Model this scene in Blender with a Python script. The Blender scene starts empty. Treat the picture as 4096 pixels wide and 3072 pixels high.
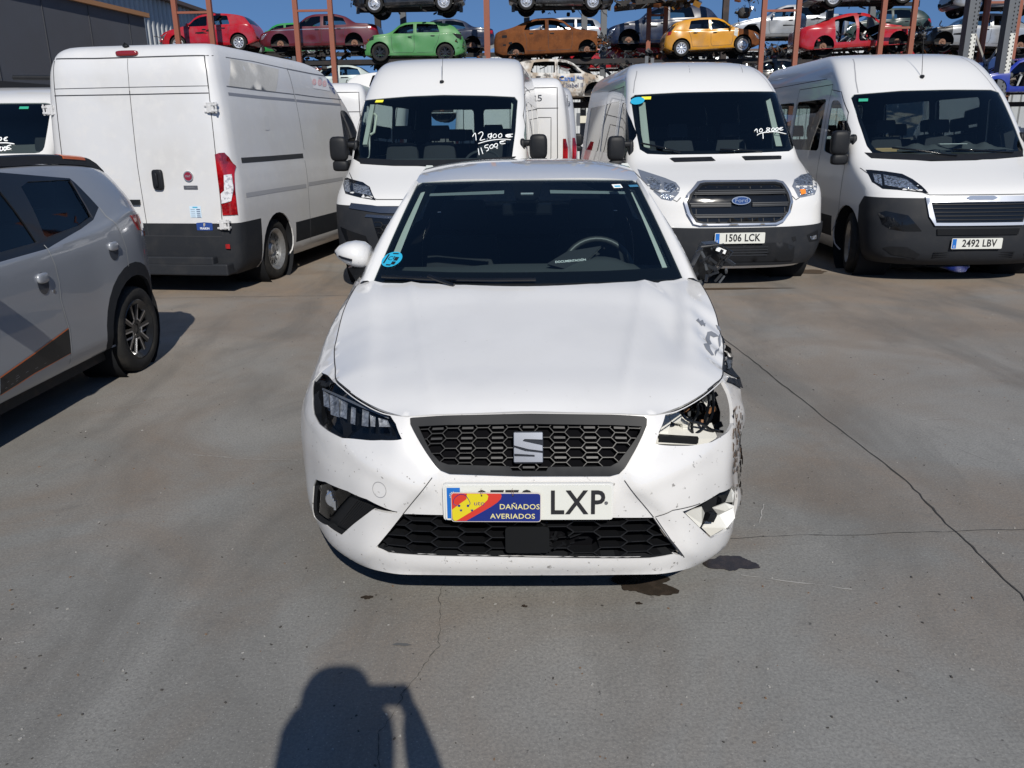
import bpy, bmesh, math, random
import numpy as np
from mathutils import Vector, Matrix, Euler
from mathutils.bvhtree import BVHTree
from mathutils.geometry import delaunay_2d_cdt
R = math.radians
sc = bpy.context.scene
col = sc.collection
random.seed(7)

# ---------------------------------------------------------------- camera
CAM_F, CAM_P, CAM_Y, CAM_R, CAM_H = 812.0, R(17.1), R(1.2), R(-0.7), 1.585
_f = np.array([-math.sin(CAM_Y)*math.cos(CAM_P), math.cos(CAM_Y)*math.cos(CAM_P), -math.sin(CAM_P)])
_r = np.array([math.cos(CAM_Y), math.sin(CAM_Y), 0.0])
_u = np.cross(_r, _f)
_r, _u = _r*math.cos(CAM_R)+_u*math.sin(CAM_R), _u*math.cos(CAM_R)-_r*math.sin(CAM_R)
cd = bpy.data.cameras.new('camera')
cam = bpy.data.objects.new('camera', cd)
col.objects.link(cam)
cd.sensor_width = 36.0
cd.lens = 36.0*CAM_F/1024
cd.clip_start = 0.05
cd.clip_end = 1500
M4 = Matrix.Identity(4)
for i in range(3):
    M4[i][0], M4[i][1], M4[i][2] = _r[i], _u[i], -_f[i]
M4[2][3] = CAM_H
cam.matrix_world = M4
sc.camera = cam
# ---------------------------------------------------------------- light
SUN_EL, SUN_AZ = R(37.2), R(11.3)      # sun stands behind the photographer, a little to the right
sd = Vector((math.sin(SUN_AZ)*math.cos(SUN_EL), -math.cos(SUN_AZ)*math.cos(SUN_EL), math.sin(SUN_EL)))
sl = bpy.data.lights.new('sun', 'SUN')
sl.energy = 4.9
sl.angle = R(0.5)
sl.color = (1.0, 0.95, 0.865)
so = bpy.data.objects.new('sun', sl)
so.rotation_euler = sd.to_track_quat('Z', 'Y').to_euler()
so.location = sd*60
col.objects.link(so)
w = bpy.data.worlds.new('World')
sc.world = w
w.use_nodes = True
nt = w.node_tree
sky = nt.nodes.new('ShaderNodeTexSky')
sky.sky_type = 'NISHITA'
sky.sun_disc = False
sky.sun_elevation = SUN_EL
sky.sun_rotation = math.pi-SUN_AZ
sky.altitude = 1500
sky.air_density = 1.0
sky.dust_density = 0.15
sky.ozone_density = 2.5
tcw = nt.nodes.new('ShaderNodeTexCoord'); adw = nt.nodes.new('ShaderNodeVectorMath'); adw.operation = 'ADD'; adw.inputs[1].default_value = (0, 0, .30)
nmw = nt.nodes.new('ShaderNodeVectorMath'); nmw.operation = 'NORMALIZE'
nt.links.new(tcw.outputs['Generated'], adw.inputs[0]); nt.links.new(adw.outputs[0], nmw.inputs[0]); nt.links.new(nmw.outputs[0], sky.inputs[0])
bg = nt.nodes['Background']
hsv = nt.nodes.new('ShaderNodeHueSaturation'); hsv.inputs['Saturation'].default_value = 1.12
nt.links.new(sky.outputs[0], hsv.inputs['Color']); nt.links.new(hsv.outputs[0], bg.inputs[0])
bg.inputs[1].default_value = 0.115
sc.view_settings.view_transform = 'Standard'
sc.view_settings.look = 'None'
sc.view_settings.exposure = 0.0
sc.view_settings.gamma = 1.0

# ---------------------------------------------------------------- materials
MATS = {}
def mat(name, color=(.5, .5, .5), rough=.5, metal=0., coat=0., spec=.5, bump=None, var=None, spots=None, emit=None, alpha=None):
    if name in MATS: return MATS[name]
    m = bpy.data.materials.new(name); MATS[name] = m
    m.use_nodes = True
    n, l = m.node_tree.nodes, m.node_tree.links
    b = n['Principled BSDF']
    b.inputs['Base Color'].default_value = (*color, 1)
    b.inputs['Roughness'].default_value = rough
    b.inputs['Metallic'].default_value = metal
    b.inputs['Coat Weight'].default_value = coat
    b.inputs['Coat Roughness'].default_value = .03
    b.inputs['Specular IOR Level'].default_value = spec
    tc = None
    cur = None
    def coord():
        nonlocal tc
        if tc is None: tc = n.new('ShaderNodeTexCoord')
        return tc.outputs['Object']
    def mixc(fac, c2):
        nonlocal cur
        mx = n.new('ShaderNodeMix'); mx.data_type = 'RGBA'
        if cur is None: mx.inputs[6].default_value = (*color, 1)
        else: l.new(cur, mx.inputs[6])
        mx.inputs[7].default_value = (*c2, 1)
        l.new(fac, mx.inputs[0]); cur = mx.outputs[2]
    def noise(scale, lo, hi, detail=5, rgh=.6, amt=1.0):
        t = n.new('ShaderNodeTexNoise'); t.inputs['Scale'].default_value = scale
        t.inputs['Detail'].default_value = detail; t.inputs['Roughness'].default_value = rgh
        l.new(coord(), t.inputs['Vector'])
        mr = n.new('ShaderNodeMapRange'); mr.inputs[1].default_value = lo; mr.inputs[2].default_value = hi
        mr.inputs[4].default_value = amt
        l.new(t.outputs[0], mr.inputs[0]); return mr.outputs[0]
    for v in (var or []):          # (scale, lo, hi, color2, amount)
        mixc(noise(v[0], v[1], v[2], amt=v[4] if len(v) > 4 else 1.0), v[3])
    if cur is not None: l.new(cur, b.inputs['Base Color'])
    if bump:
        t = n.new('ShaderNodeTexNoise'); t.inputs['Scale'].default_value = bump[0]; t.inputs['Detail'].default_value = 6
        l.new(coord(), t.inputs['Vector'])
        bp = n.new('ShaderNodeBump'); bp.inputs['Strength'].default_value = bump[1]; bp.inputs['Distance'].default_value = bump[2] if len(bump) > 2 else .01
        l.new(t.outputs[0], bp.inputs['Height']); l.new(bp.outputs[0], b.inputs['Normal'])
    if emit:
        b.inputs['Emission Color'].default_value = (*color, 1); b.inputs['Emission Strength'].default_value = emit
    return m
def glass(name, tint, refl=1.0, mixdark=0.0):
    if name in MATS: return MATS[name]
    m = bpy.data.materials.new(name); MATS[name] = m
    m.use_nodes = True
    n, l = m.node_tree.nodes, m.node_tree.links
    n.remove(n['Principled BSDF'])
    tr = n.new('ShaderNodeBsdfTransparent'); tr.inputs[0].default_value = (*tint, 1)
    gl = n.new('ShaderNodeBsdfGlossy'); gl.inputs['Roughness'].default_value = .02
    fr = n.new('ShaderNodeFresnel'); fr.inputs[0].default_value = 1.5
    mu = n.new('ShaderNodeMath'); mu.operation = 'MULTIPLY'; mu.inputs[1].default_value = refl
    mx = n.new('ShaderNodeMixShader')
    l.new(fr.outputs[0], mu.inputs[0]); l.new(mu.outputs[0], mx.inputs[0])
    l.new(tr.outputs[0], mx.inputs[1]); l.new(gl.outputs[0], mx.inputs[2])
    l.new(mx.outputs[0], n['Material Output'].inputs[0])
    return m
white = mat('white_paint', (.635, .63, .62), .28, coat=1.0, var=[(3.0, .5, .8, (.53, .53, .53), .5), (60., .68, .74, (.35, .33, .3), .55), (.9, .45, .75, (.56, .55, .53), .5)])
white_clean = mat('white_paint_clean', (.63, .625, .61), .3, coat=.7)
white_dusty = mat('white_paint_dusty', (.55, .553, .56), .42, coat=.25, var=[(1.3, .42, .7, (.50, .49, .47), .7), (9., .5, .75, (.6, .59, .57), .6)])
white_scuffed = mat('white_paint_scuffed', (.625, .615, .60), .28, coat=1.0, var=[(3., .45, .7, (.54, .54, .54), .6), (38., .66, .70, (.16, .15, .14), .8), (11., .69, .72, (.2, .19, .18), .7)])
lining = mat('dark_lining', (.014, .015, .017), .9, spec=.1)
cloth = mat('dark_cloth', (.022, .023, .027), .9)
black_plastic = mat('black_plastic', (.010, .011, .013), .5, spec=.22, var=[(14., .5, .8, (.02, .02, .021), .6)])
grey_plastic = mat('grey_plastic', (.018, .020, .024), .6, spec=.18, var=[(5., .5, .8, (.034, .034, .035), .7), (30., .6, .8, (.05, .045, .04), .3)])
gloss_black = mat('gloss_black', (.006, .007, .009), .12, spec=.3, coat=.2)
rubber = mat('tyre_rubber', (.014, .014, .014), .85, spec=.3, var=[(9., .5, .75, (.045, .04, .034), .7)], bump=(60, .3, .004))
seam_m = mat('seam_dark', (.02, .021, .025), .7)
chrome = mat('chrome', (.62, .61, .60), .22, metal=.85)
satin = mat('satin_metal', (.55, .56, .58), .28, metal=1.0)
steel = mat('steel_rim', (.40, .41, .42), .42, metal=.8, var=[(20., .45, .75, (.22, .2, .18), .7)])
headl = mat('lamp_reflector', (.62, .65, .7), .16, metal=.9)
lensclear = glass('clear_lens', (.82, .85, .88), 1.2)
winglass = glass('window_glass', (.55, .64, .64), 1.3)
wsglass = glass('windscreen_glass', (.68, .78, .79), 1.5)
tinted = glass('tinted_glass', (.10, .12, .13), 1.1)
red_lens = mat('red_lens', (.33, .004, .006), .12, coat=1.0, var=[(6., .42, .6, (.10, .0, .002), .9), (40., .55, .7, (.5, .02, .02), .5)])
amber = mat('amber_lens', (.75, .22, .02), .2, coat=.8)
beige_trim = mat('beige_trim', (.42, .43, .38), .6)
plate_w = mat('plate_white', (.58, .585, .54), .4)
plate_b = mat('plate_blue', (.01, .12, .42), .4)
ink = mat('ink_black', (.01, .01, .012), .5)
ink_blue = mat('ink_blue', (.015, .05, .22), .5)
paper = mat('paper_white', (.72, .73, .72), .7)
marker = mat('white_marker', (.85, .87, .86), .6)
rust = mat('rust', (.135, .045, .013), .85, spec=.2, var=[(2.5, .42, .62, (.075, .026, .010), .9), (18., .55, .75, (.19, .085, .035), .5)], bump=(30, .4, .01))
brake = mat('rusty_brake', (.20, .10, .06), .7, var=[(22., .4, .65, (.09, .045, .03), .9)])
undersd = mat('underbody', (.018, .017, .016), .85, var=[(12., .5, .75, (.05, .035, .025), .8)])

# ---------------------------------------------------------------- object helpers
def tag(o, label=None, cat=None, group=None, kind=None):
    if label: o['label'] = label
    if cat: o['category'] = cat
    if group: o['group'] = group
    if kind: o['kind'] = kind
    return o
def thing(name, label, cat, loc=(0, 0, 0), rz=0, group=None, rx=0, ry=0):
    o = bpy.data.objects.new(name, None)
    o.empty_display_size = .2
    o.location = loc; o.rotation_euler = (rx, ry, rz)
    col.objects.link(o)
    return tag(o, label, cat, group)
def vnorms(V, Fc):
    V = np.array(V, float); N = np.zeros_like(V)
    for f in Fc:
        a = V[list(f)]; n = np.zeros(3)
        for i in range(1, len(f)-1): n += np.cross(a[i]-a[0], a[i+1]-a[0])
        for i in f: N[i] += n
    L = np.linalg.norm(N, axis=1); L[L < 1e-12] = 1
    return N/L[:, None]
def thicken(verts, faces, th, ms, mi):
    """sheet -> solid: outer skin, inner skin and rims that share no vertices, so shading stays crisp"""
    V = np.array([tuple(v) for v in verts], float); N = vnorms(V, faces); k = len(V)
    W = V-N*th
    vs = [tuple(v) for v in V]+[tuple(v) for v in W]
    fs = [tuple(f) for f in faces]; inner = len(ms)-1
    mm = list(mi) if mi is not None else [0]*len(fs)
    ed = set()
    for f in fs:
        for i in range(len(f)): ed.add((f[i], f[(i+1) % len(f)]))
    side = [(a, b) for (a, b) in ed if (b, a) not in ed]
    fs += [tuple(i+k for i in reversed(f)) for f in faces]; mm += [inner]*len(faces)
    for a, b in side:
        j = len(vs); vs += [tuple(V[a]), tuple(V[b]), tuple(W[b]), tuple(W[a])]
        fs.append((j+1, j, j+3, j+2)); mm.append(0)
    return vs, fs, mm
def mk(name, verts, faces, m, parent=None, smooth=True, mi=None, solid=None, bevel=None, angle=None, label=None):
    me = bpy.data.meshes.new(name)
    ms = m if isinstance(m, (list, tuple)) else [m]
    if solid: verts, faces, mi = thicken(verts, faces, solid[0], ms, mi)
    me.from_pydata([tuple(map(float, v)) for v in verts], [], [tuple(f) for f in faces])
    for x in ms: me.materials.append(x)
    if mi is not None: me.polygons.foreach_set('material_index', mi)
    if smooth: me.polygons.foreach_set('use_smooth', [True]*len(me.polygons))
    me.update()
    if smooth and angle: me.set_sharp_from_angle(angle=R(angle))
    o = bpy.data.objects.new(name, me)
    col.objects.link(o)
    if parent: o.parent = parent
    if label: o['label'] = label
    if bevel:
        b = o.modifiers.new('bevel', 'BEVEL'); b.width = bevel; b.segments = 2; b.limit_method = 'ANGLE'; b.angle_limit = R(40)
    return o
class MB:
    def __init__(s): s.v = []; s.f = []; s.m = []
    def add(s, v, f, mi=0):
        k = len(s.v); s.v += [tuple(map(float, p)) for p in v]; s.f += [tuple(i+k for i in q) for q in f]; s.m += [mi]*len(f); return s
    def box(s, c, d, rot=None, mi=0, taper=1.0):
        v = []
        for z in (-1, 1):
            for x, y in ((-1, -1), (1, -1), (1, 1), (-1, 1)):
                t = taper if z > 0 else 1
                v.append(Vector((x*d[0]/2*t, y*d[1]/2*t, z*d[2]/2)))
        if rot is not None: v = [Euler(rot).to_matrix() @ p for p in v]
        v = [p+Vector(c) for p in v]
        return s.add(v, [(3, 2, 1, 0), (4, 5, 6, 7), (0, 1, 5, 4), (1, 2, 6, 5), (2, 3, 7, 6), (3, 0, 4, 7)], mi)
    def bar(s, a, b, w, h=None, mi=0):
        a, b = Vector(a), Vector(b); d = b-a
        q = d.to_track_quat('Z', 'Y').to_matrix()
        h = h or w; L = d.length
        v = [a+q @ Vector((x*w/2, y*h/2, z*L)) for z in (0, 1) for x, y in ((-1, -1), (1, -1), (1, 1), (-1, 1))]
        return s.add(v, [(3, 2, 1, 0), (4, 5, 6, 7), (0, 1, 5, 4), (1, 2, 6, 5), (2, 3, 7, 6), (3, 0, 4, 7)], mi)
    def tube(s, pts, r, n=8, mi=0, cap=True):
        pts = [Vector(p) for p in pts]; k = len(pts)
        rs = r if isinstance(r, (list, tuple)) else [r]*k
        v = []; up = None
        for i, p in enumerate(pts):
            d = (pts[min(i+1, k-1)]-pts[max(i-1, 0)]).normalized()
            if up is None: up = Vector((0, 0, 1)) if abs(d.z) < .9 else Vector((1, 0, 0))
            a = d.cross(up).normalized(); b = a.cross(d).normalized(); up = b
            for j in range(n):
                t = 2*math.pi*j/n
                v.append(p+(a*math.cos(t)+b*math.sin(t))*rs[i])
        f = [(i*n+j, i*n+(j+1) % n, (i+1)*n+(j+1) % n, (i+1)*n+j) for i in range(k-1) for j in range(n)]
        if cap: f += [tuple(range(n-1, -1, -1)), tuple((k-1)*n+j for j in range(n))]
        return s.add(v, f, mi)
    def lathe(s, prof, n=32, axis='x', c=(0, 0, 0), mi=0, a0=0, a1=2*math.pi):
        full = abs(a1-a0-2*math.pi) < 1e-6
        m_ = n if full else n+1
        v = []
        for i in range(m_):
            t = a0+(a1-a0)*i/n
            for (a, r) in prof:
                p = (a, r*math.cos(t), r*math.sin(t)) if axis == 'x' else ((r*math.cos(t), a, r*math.sin(t)) if axis == 'y' else (r*math.cos(t), r*math.sin(t), a))
                v.append((p[0]+c[0], p[1]+c[1], p[2]+c[2]))
        k = len(prof)
        f = [(i*k+j, i*k+j+1, ((i+1) % m_)*k+j+1, ((i+1) % m_)*k+j) for i in range(n) for j in range(k-1)]
        return s.add(v, f, mi)
    def prism(s, poly, a0, a1, axis='y', mi=0):
        """poly: 2d points; extruded along axis between a0 and a1 (poly in x,z for y; y,z for x; x,y for z)"""
        def P(p, a): return (p[0], a, p[1]) if axis == 'y' else ((a, p[0], p[1]) if axis == 'x' else (p[0], p[1], a))
        n = len(poly)
        v = [P(p, a0) for p in poly]+[P(p, a1) for p in poly]
        f = [tuple(range(n)), tuple(range(2*n-1, n-1, -1))]+[(i, (i+1) % n, (i+1) % n+n, i+n) for i in range(n)]
        return s.add(v, f, mi)
    def build(s, name, m, parent=None, smooth=False, bevel=None, angle=None, **k):
        return mk(name, s.v, s.f, m, parent, smooth, s.m, bevel=bevel, angle=angle, **k)

def pch(xs, ys):
    xs = np.array(xs, float); ys = np.array(ys, float)
    if ys.ndim == 1: ys = ys[:, None]; one = True
    else: one = False
    h = np.diff(xs)[:, None]; d = np.diff(ys, axis=0)/h
    m = np.zeros_like(ys)
    m[0], m[-1] = d[0], d[-1]
    for i in range(1, len(xs)-1):
        for k in range(ys.shape[1]):
            a, b = d[i-1][k], d[i][k]
            if a*b <= 0: m[i][k] = 0
            else:
                w1 = 2*h[i][0]+h[i-1][0]; w2 = h[i][0]+2*h[i-1][0]
                m[i][k] = (w1+w2)/(w1/a+w2/b)
    def f(x):
        x = min(max(float(x), xs[0]), xs[-1])
        i = min(int(np.searchsorted(xs, x, 'right'))-1, len(xs)-2)
        i = max(i, 0)
        H = xs[i+1]-xs[i]; t = (x-xs[i])/H
        r = (2*t**3-3*t**2+1)*ys[i]+(t**3-2*t**2+t)*H*m[i]+(-2*t**3+3*t**2)*ys[i+1]+(t**3-t**2)*H*m[i+1]
        return float(r[0]) if one else r
    return f
def crm(pts, n):
    """smooth resample of a 2d/3d polyline, n steps per span"""
    P = [np.array(p, float) for p in pts]; out = []
    for i in range(len(P)-1):
        a, b, c, d = P[max(i-1, 0)], P[i], P[i+1], P[min(i+2, len(P)-1)]
        for k in range(n):
            t = k/n
            out.append(.5*((2*b)+(c-a)*t+(2*a-5*b+4*c-d)*t*t+(3*b-a-3*c+d)*t**3))
    out.append(P[-1]); return out
def rpoly(pts, r, n=4):
    """polygon with rounded corners (r may be a list)"""
    out = []; k = len(pts)
    for i in range(k):
        p, a, b = np.array(pts[i], float), np.array(pts[i-1], float), np.array(pts[(i+1) % k], float)
        rr = r[i] if isinstance(r, (list, tuple)) else r
        if rr <= 0: out.append(tuple(p)); continue
        da, db = a-p, b-p; la, lb = np.linalg.norm(da), np.linalg.norm(db)
        q = min(rr, la*.45, lb*.45)
        s, e = p+da/la*q, p+db/lb*q
        for j in range(n+1):
            t = j/n; out.append(tuple((1-t)**2*s+2*t*(1-t)*p+t*t*e))
    return out
def circ(c, r, n=24, a0=0, a1=2*math.pi, ry=None):
    return [(c[0]+r*math.cos(a0+(a1-a0)*i/n), c[1]+(ry or r)*math.sin(a0+(a1-a0)*i/n)) for i in range(n)]
def inpoly(x, y, poly):
    c = False; n = len(poly); j = n-1
    for i in range(n):
        xi, yi = poly[i][0], poly[i][1]; xj, yj = poly[j][0], poly[j][1]
        if (yi > y) != (yj > y) and x < (xj-xi)*(y-yi)/(yj-yi+1e-12)+xi: c = not c
        j = i
    return c
def resamp(poly, res, closed=True):
    out = []; n = len(poly)
    for i in range(n if closed else n-1):
        a, b = np.array(poly[i], float), np.array(poly[(i+1) % n], float)
        k = max(1, int(np.ceil(np.linalg.norm(b-a)/res)))
        for j in range(k): out.append(tuple(a+(b-a)*j/k))
    if not closed: out.append(tuple(poly[-1]))
    return out
def tri2d(outer, holes=(), res=.02):
    """triangulate a 2d region with interior grid points -> (verts2d, tris)"""
    loops = [resamp(outer, res)]+[resamp(h, res) for h in holes]
    vs, es = [], []
    for lp in loops:
        k = len(vs); n = len(lp)
        vs += [Vector(p) for p in lp]; es += [(k+i, k+(i+1) % n) for i in range(n)]
    xs = [p[0] for p in outer]; ys = [p[1] for p in outer]
    x = min(xs)+res*.5; row = 0
    bnd = np.array([tuple(v) for v in vs])
    while x < max(xs):
        y = min(ys)+res*(.5 if row % 2 else .0)
        while y < max(ys):
            if inpoly(x, y, loops[0]) and not any(inpoly(x, y, h) for h in loops[1:]):
                if ((bnd-np.array((x, y)))**2).sum(1).min() > (res*.45)**2: vs.append(Vector((x, y)))
            y += res
        x += res*.87; row += 1
    V, E, Fc, *_ = delaunay_2d_cdt(vs, es, [], 0, 1e-6)
    T = []
    for f in Fc:
        if len(f) < 3: continue
        cx = sum(V[i][0] for i in f)/len(f); cy = sum(V[i][1] for i in f)/len(f)
        if inpoly(cx, cy, loops[0]) and not any(inpoly(cx, cy, h) for h in loops[1:]):
            a = sum(V[f[i]][0]*V[f[(i+1) % len(f)]][1]-V[f[(i+1) % len(f)]][0]*V[f[i]][1] for i in range(len(f)))
            T.append(tuple(f) if a > 0 else tuple(reversed(f)))
    return [tuple(v) for v in V], T
def fnormal(fn, u, v, e=1e-3):
    a = np.array(fn(u+e, v))-np.array(fn(u-e, v)); b = np.array(fn(u, v+e))-np.array(fn(u, v-e))
    n = np.cross(a, b); return n/(np.linalg.norm(n)+1e-12)
def patch(name, fn, outer, m, parent, holes=(), res=.025, off=0., thick=.0, flip=False, disp=None, smooth=True, angle=None, label=None, matoff=None):
    """a panel: the part of the surface fn(u,v) inside a 2d outline, as real sheet with thickness"""
    V, T = tri2d(outer, holes, res)
    P = []
    for (u, v) in V:
        p = np.array(fn(u, v), float)
        if off or disp:
            n = fnormal(fn, u, v)*(-1 if flip else 1)
            p = p+n*(off+(disp(u, v) if disp else 0))
        P.append(p)
    if flip: T = [tuple(reversed(t)) for t in T]
    ms = m if isinstance(m, (list, tuple)) else [m]
    return mk(name, P, T, list(ms), parent, smooth, solid=(thick, -1, 1 if len(ms) > 1 else 0) if thick else None, angle=angle, label=label)

# trace: from a point of the photograph (2212 px wide) to a direction in the place
SX = 1024/2212.
def ray(px, py):
    return _f+_r*((px*SX-512)/CAM_F)-_u*((py*SX-384)/CAM_F)
def prj(p):
    d = np.asarray(p, float)-np.array([0, 0, CAM_H]); z = d @ _f
    return np.array([(512+CAM_F*(d @ _r)/z)/SX, (384-CAM_F*(d @ _u)/z)/SX])
def atY(px, py, Y):
    d = ray(px, py); p = np.array([0, 0, CAM_H])+d*(Y/d[1]); return p
def atZ(px, py, Z):
    d = ray(px, py); return np.array([0, 0, CAM_H])+d*((Z-CAM_H)/d[2])
class Tracer:
    """finds the surface coordinates of traced points on a parametric surface"""
    def __init__(s, fn, u0, u1, v0, v1, off=(0, 0, 0), n=60):
        s.fn = lambda u, v: np.array(fn(u, v))+np.array(off)
        s.b = (u0, u1, v0, v1)
        s.g = [(u, v) for u in np.linspace(u0, u1, n) for v in np.linspace(v0, v1, 48)]
        s.q = np.array([prj(s.fn(u, v)) for u, v in s.g])
    def __call__(s, px, py):
        d = ((s.q-np.array((px, py)))**2).sum(1); u, v = s.g[int(d.argmin())]
        best = (float(d.min()), u, v); b = s.b
        for _ in range(25):
            e = 1e-4
            p = prj(s.fn(u, v)); r_ = np.array((px, py))-p; er = float((r_**2).sum())
            if er < best[0]: best = (er, u, v)
            if er < 1e-4: break
            J = np.stack([(prj(s.fn(u+e, v))-p)/e, (prj(s.fn(u, v+e))-p)/e], 1)
            try: dd = np.linalg.solve(J.T @ J+1e-2*np.eye(2), J.T @ r_)
            except Exception: break
            dd = np.clip(dd, -.04, .04); u = min(max(u+dd[0], b[0]), b[1]); v = min(max(v+dd[1], b[2]), b[3])
        u, v = best[1:]
        b = s.b; return (float(min(max(u, b[0]), b[1])), float(min(max(v, b[2]), b[3])))
    def many(s, pts): return [s(*p) for p in pts]
def strip(name, fn, pts, wd, m, parent, off=.0015, thick=0, side=None):
    """thin line following a surface"""
    pts = resamp(pts, .02, False); v = []; f = []
    for i, p in enumerate(pts):
        a, b = np.array(pts[max(i-1, 0)]), np.array(pts[min(i+1, len(pts)-1)])
        t = (b-a)/(np.linalg.norm(b-a)+1e-9); n2 = np.array((-t[1], t[0]))
        nn = fnormal(fn, *p)*(side or 1)
        for k in (-1, 1):
            q = np.array(p)+n2*k*wd/2
            v.append(np.array(fn(q[0], q[1]))+nn*off)
    f = [(2*i, 2*i+1, 2*i+3, 2*i+2) for i in range(len(pts)-1)]
    return v, f
FONT = None
def text_mesh(s, size, ext=.002, sx=1.0, bold=0., align='CENTER', spacing=1.0):
    c = bpy.data.curves.new('lettering', 'FONT'); c.body = s; c.size = size; c.extrude = ext; c.offset = bold
    c.align_x = align; c.align_y = 'CENTER'; c.resolution_u = 3; c.space_character = spacing
    o = bpy.data.objects.new('lettering', c)
    me = bpy.data.meshes.new_from_object(o)
    v = [(p.co.x*sx, p.co.y, p.co.z) for p in me.vertices]; f = [tuple(q.vertices) for q in me.polygons]
    bpy.data.objects.remove(o); bpy.data.curves.remove(c); bpy.data.meshes.remove(me)
    return v, f
def frame_of(n, up=(0, 0, 1)):
    n = Vector(n).normalized(); x = Vector(up).cross(n).normalized(); y = n.cross(x)
    m = Matrix.Identity(3)
    for i in range(3): m[i][0], m[i][1], m[i][2] = x[i], y[i], n[i]
    return m
def put_text(name, s, size, pos, normal, m, parent, up=(0, 0, 1), **k):
    v, f = text_mesh(s, size, **k)
    fr = frame_of(normal, up)
    return mk(name, [Vector(pos)+fr @ Vector(p) for p in v], f, m, parent, smooth=False)
def put_flat(name, poly, th, pos, normal, m, parent, up=(0, 0, 1), bevel=None, label=None):
    fr = frame_of(normal, up); b = MB().prism(poly, 0, th, 'z')
    b.v = [tuple(Vector(pos)+fr @ Vector(p)) for p in b.v]
    b.f = [tuple(reversed(q)) for q in b.f]
    return b.build(name, m, parent, bevel=bevel, label=label)
def put_strokes(name, strokes, r, pos, normal, m, parent, up=(0, 0, 1)):
    fr = frame_of(normal, up); b = MB()
    for st in strokes: b.tube([Vector(pos)+fr @ Vector((p[0], p[1], 0)) for p in crm(st, 4)], r, 5)
    return b.build(name, m, parent, smooth=True)
def plate(parent, pos, normal, txt, wd=.52, ht=.11, label=None, up=(0, 0, 1), sx=.82):
    """a number plate: base, blue band, letters"""
    fr = frame_of(normal, up); n = Vector(normal).normalized()
    p = put_flat('number_plate', rpoly([(-wd/2, -ht/2), (wd/2, -ht/2), (wd/2, ht/2), (-wd/2, ht/2)], .01, 3), .006, pos, normal, plate_w, parent, up, label=label)
    q = Vector(pos)+n*.0062
    put_flat('blue_band', [(-wd/2+.006, -ht/2+.006), (-wd/2+.048, -ht/2+.006), (-wd/2+.048, ht/2-.006), (-wd/2+.006, ht/2-.006)], .001, q, normal, plate_b, p, up)
    put_text('plate_letter', 'E', .032, q+fr @ Vector((-wd/2+.027, -ht/2+.026, .001)), normal, plate_w, p, up, ext=.0006)
    put_text('plate_lettering', txt, .104, q+fr @ Vector((.024, 0, .0)), normal, ink, p, up, ext=.0012, sx=sx, bold=.0026, spacing=1.06)
    return p

# ---------------------------------------------------------------- body helpers
def cutset(bm, faces, planes):
    """split faces by half spaces (co, no: inside is no.x<0); returns the faces inside all of them"""
    cur = [f for f in faces if f.is_valid]
    for co, no in planes:
        co, no = Vector(co), Vector(no)
        cur = [f for f in cur if any((v.co-co).dot(no) < 1e-5 for v in f.verts)]
        if not cur: return []
        need = [f for f in cur if any((v.co-co).dot(no) > 1e-5 for v in f.verts)]
        keep = [f for f in cur if f not in set(need)]
        if need:
            g = list({e for f in need for e in f.edges})+list({v for f in need for v in f.verts})+need
            r_ = bmesh.ops.bisect_plane(bm, geom=g, dist=1e-5, plane_co=co, plane_no=no)
            nf = [x for x in r_['geom'] if isinstance(x, bmesh.types.BMFace) and x.is_valid]
            keep = [f for f in keep if f.is_valid]+[f for f in nf if (f.calc_center_median()-co).dot(no) < 0]
        cur = keep
    return cur
def view_cut(bm, poly, axis, sign=1, nmin=.12, lim=None):
    """cut the convex outline through the skin seen along axis ('x' side: poly in y,z; 'y' front/rear: poly in x,z; 'z' top: poly in x,y)"""
    ax = {'x': 0, 'y': 1, 'z': 2}[axis]; ia, ib = {'x': (1, 2), 'y': (0, 2), 'z': (0, 1)}[axis]
    a = sum(poly[i][0]*poly[(i+1) % len(poly)][1]-poly[(i+1) % len(poly)][0]*poly[i][1] for i in range(len(poly)))
    if a < 0: poly = list(reversed(poly))
    bm.normal_update()
    x0, x1 = min(p[0] for p in poly), max(p[0] for p in poly); y0, y1 = min(p[1] for p in poly), max(p[1] for p in poly)
    fs = []
    for f in bm.faces:
        if f.normal[ax]*sign < nmin: continue
        if lim and not lim(f.calc_center_median()): continue
        c = [(v.co[ia], v.co[ib]) for v in f.verts]
        if max(q[0] for q in c) < x0 or min(q[0] for q in c) > x1 or max(q[1] for q in c) < y0 or min(q[1] for q in c) > y1: continue
        fs.append(f)
    pl = []
    for i in range(len(poly)):
        p, q = poly[i], poly[(i+1) % len(poly)]
        d = (q[0]-p[0], q[1]-p[1])
        if abs(d[0])+abs(d[1]) < 1e-7: continue
        co = [0, 0, 0]; no = [0, 0, 0]
        co[ia], co[ib] = p; no[ia], no[ib] = d[1], -d[0]
        pl.append((co, no))
    return cutset(bm, fs, pl)
def take(bm, faces, off=0., delete=True):
    """lift faces out as vertex/face lists (moved along their normals by off)"""
    faces = [f for f in faces if f.is_valid]
    bm.normal_update()
    idx = {}; V = []; Fc = []
    nrm = {}
    for f in faces:
        for v in f.verts: nrm[v] = nrm.get(v, Vector())+f.normal*f.calc_area()
    for f in faces:
        q = []
        for v in f.verts:
            if v not in idx:
                idx[v] = len(V); n = nrm[v].normalized() if nrm[v].length > 0 else Vector()
                V.append(tuple(v.co+n*off))
            q.append(idx[v])
        Fc.append(tuple(q))
    if delete and faces: bmesh.ops.delete(bm, geom=faces, context='FACES')
    return V, Fc
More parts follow.
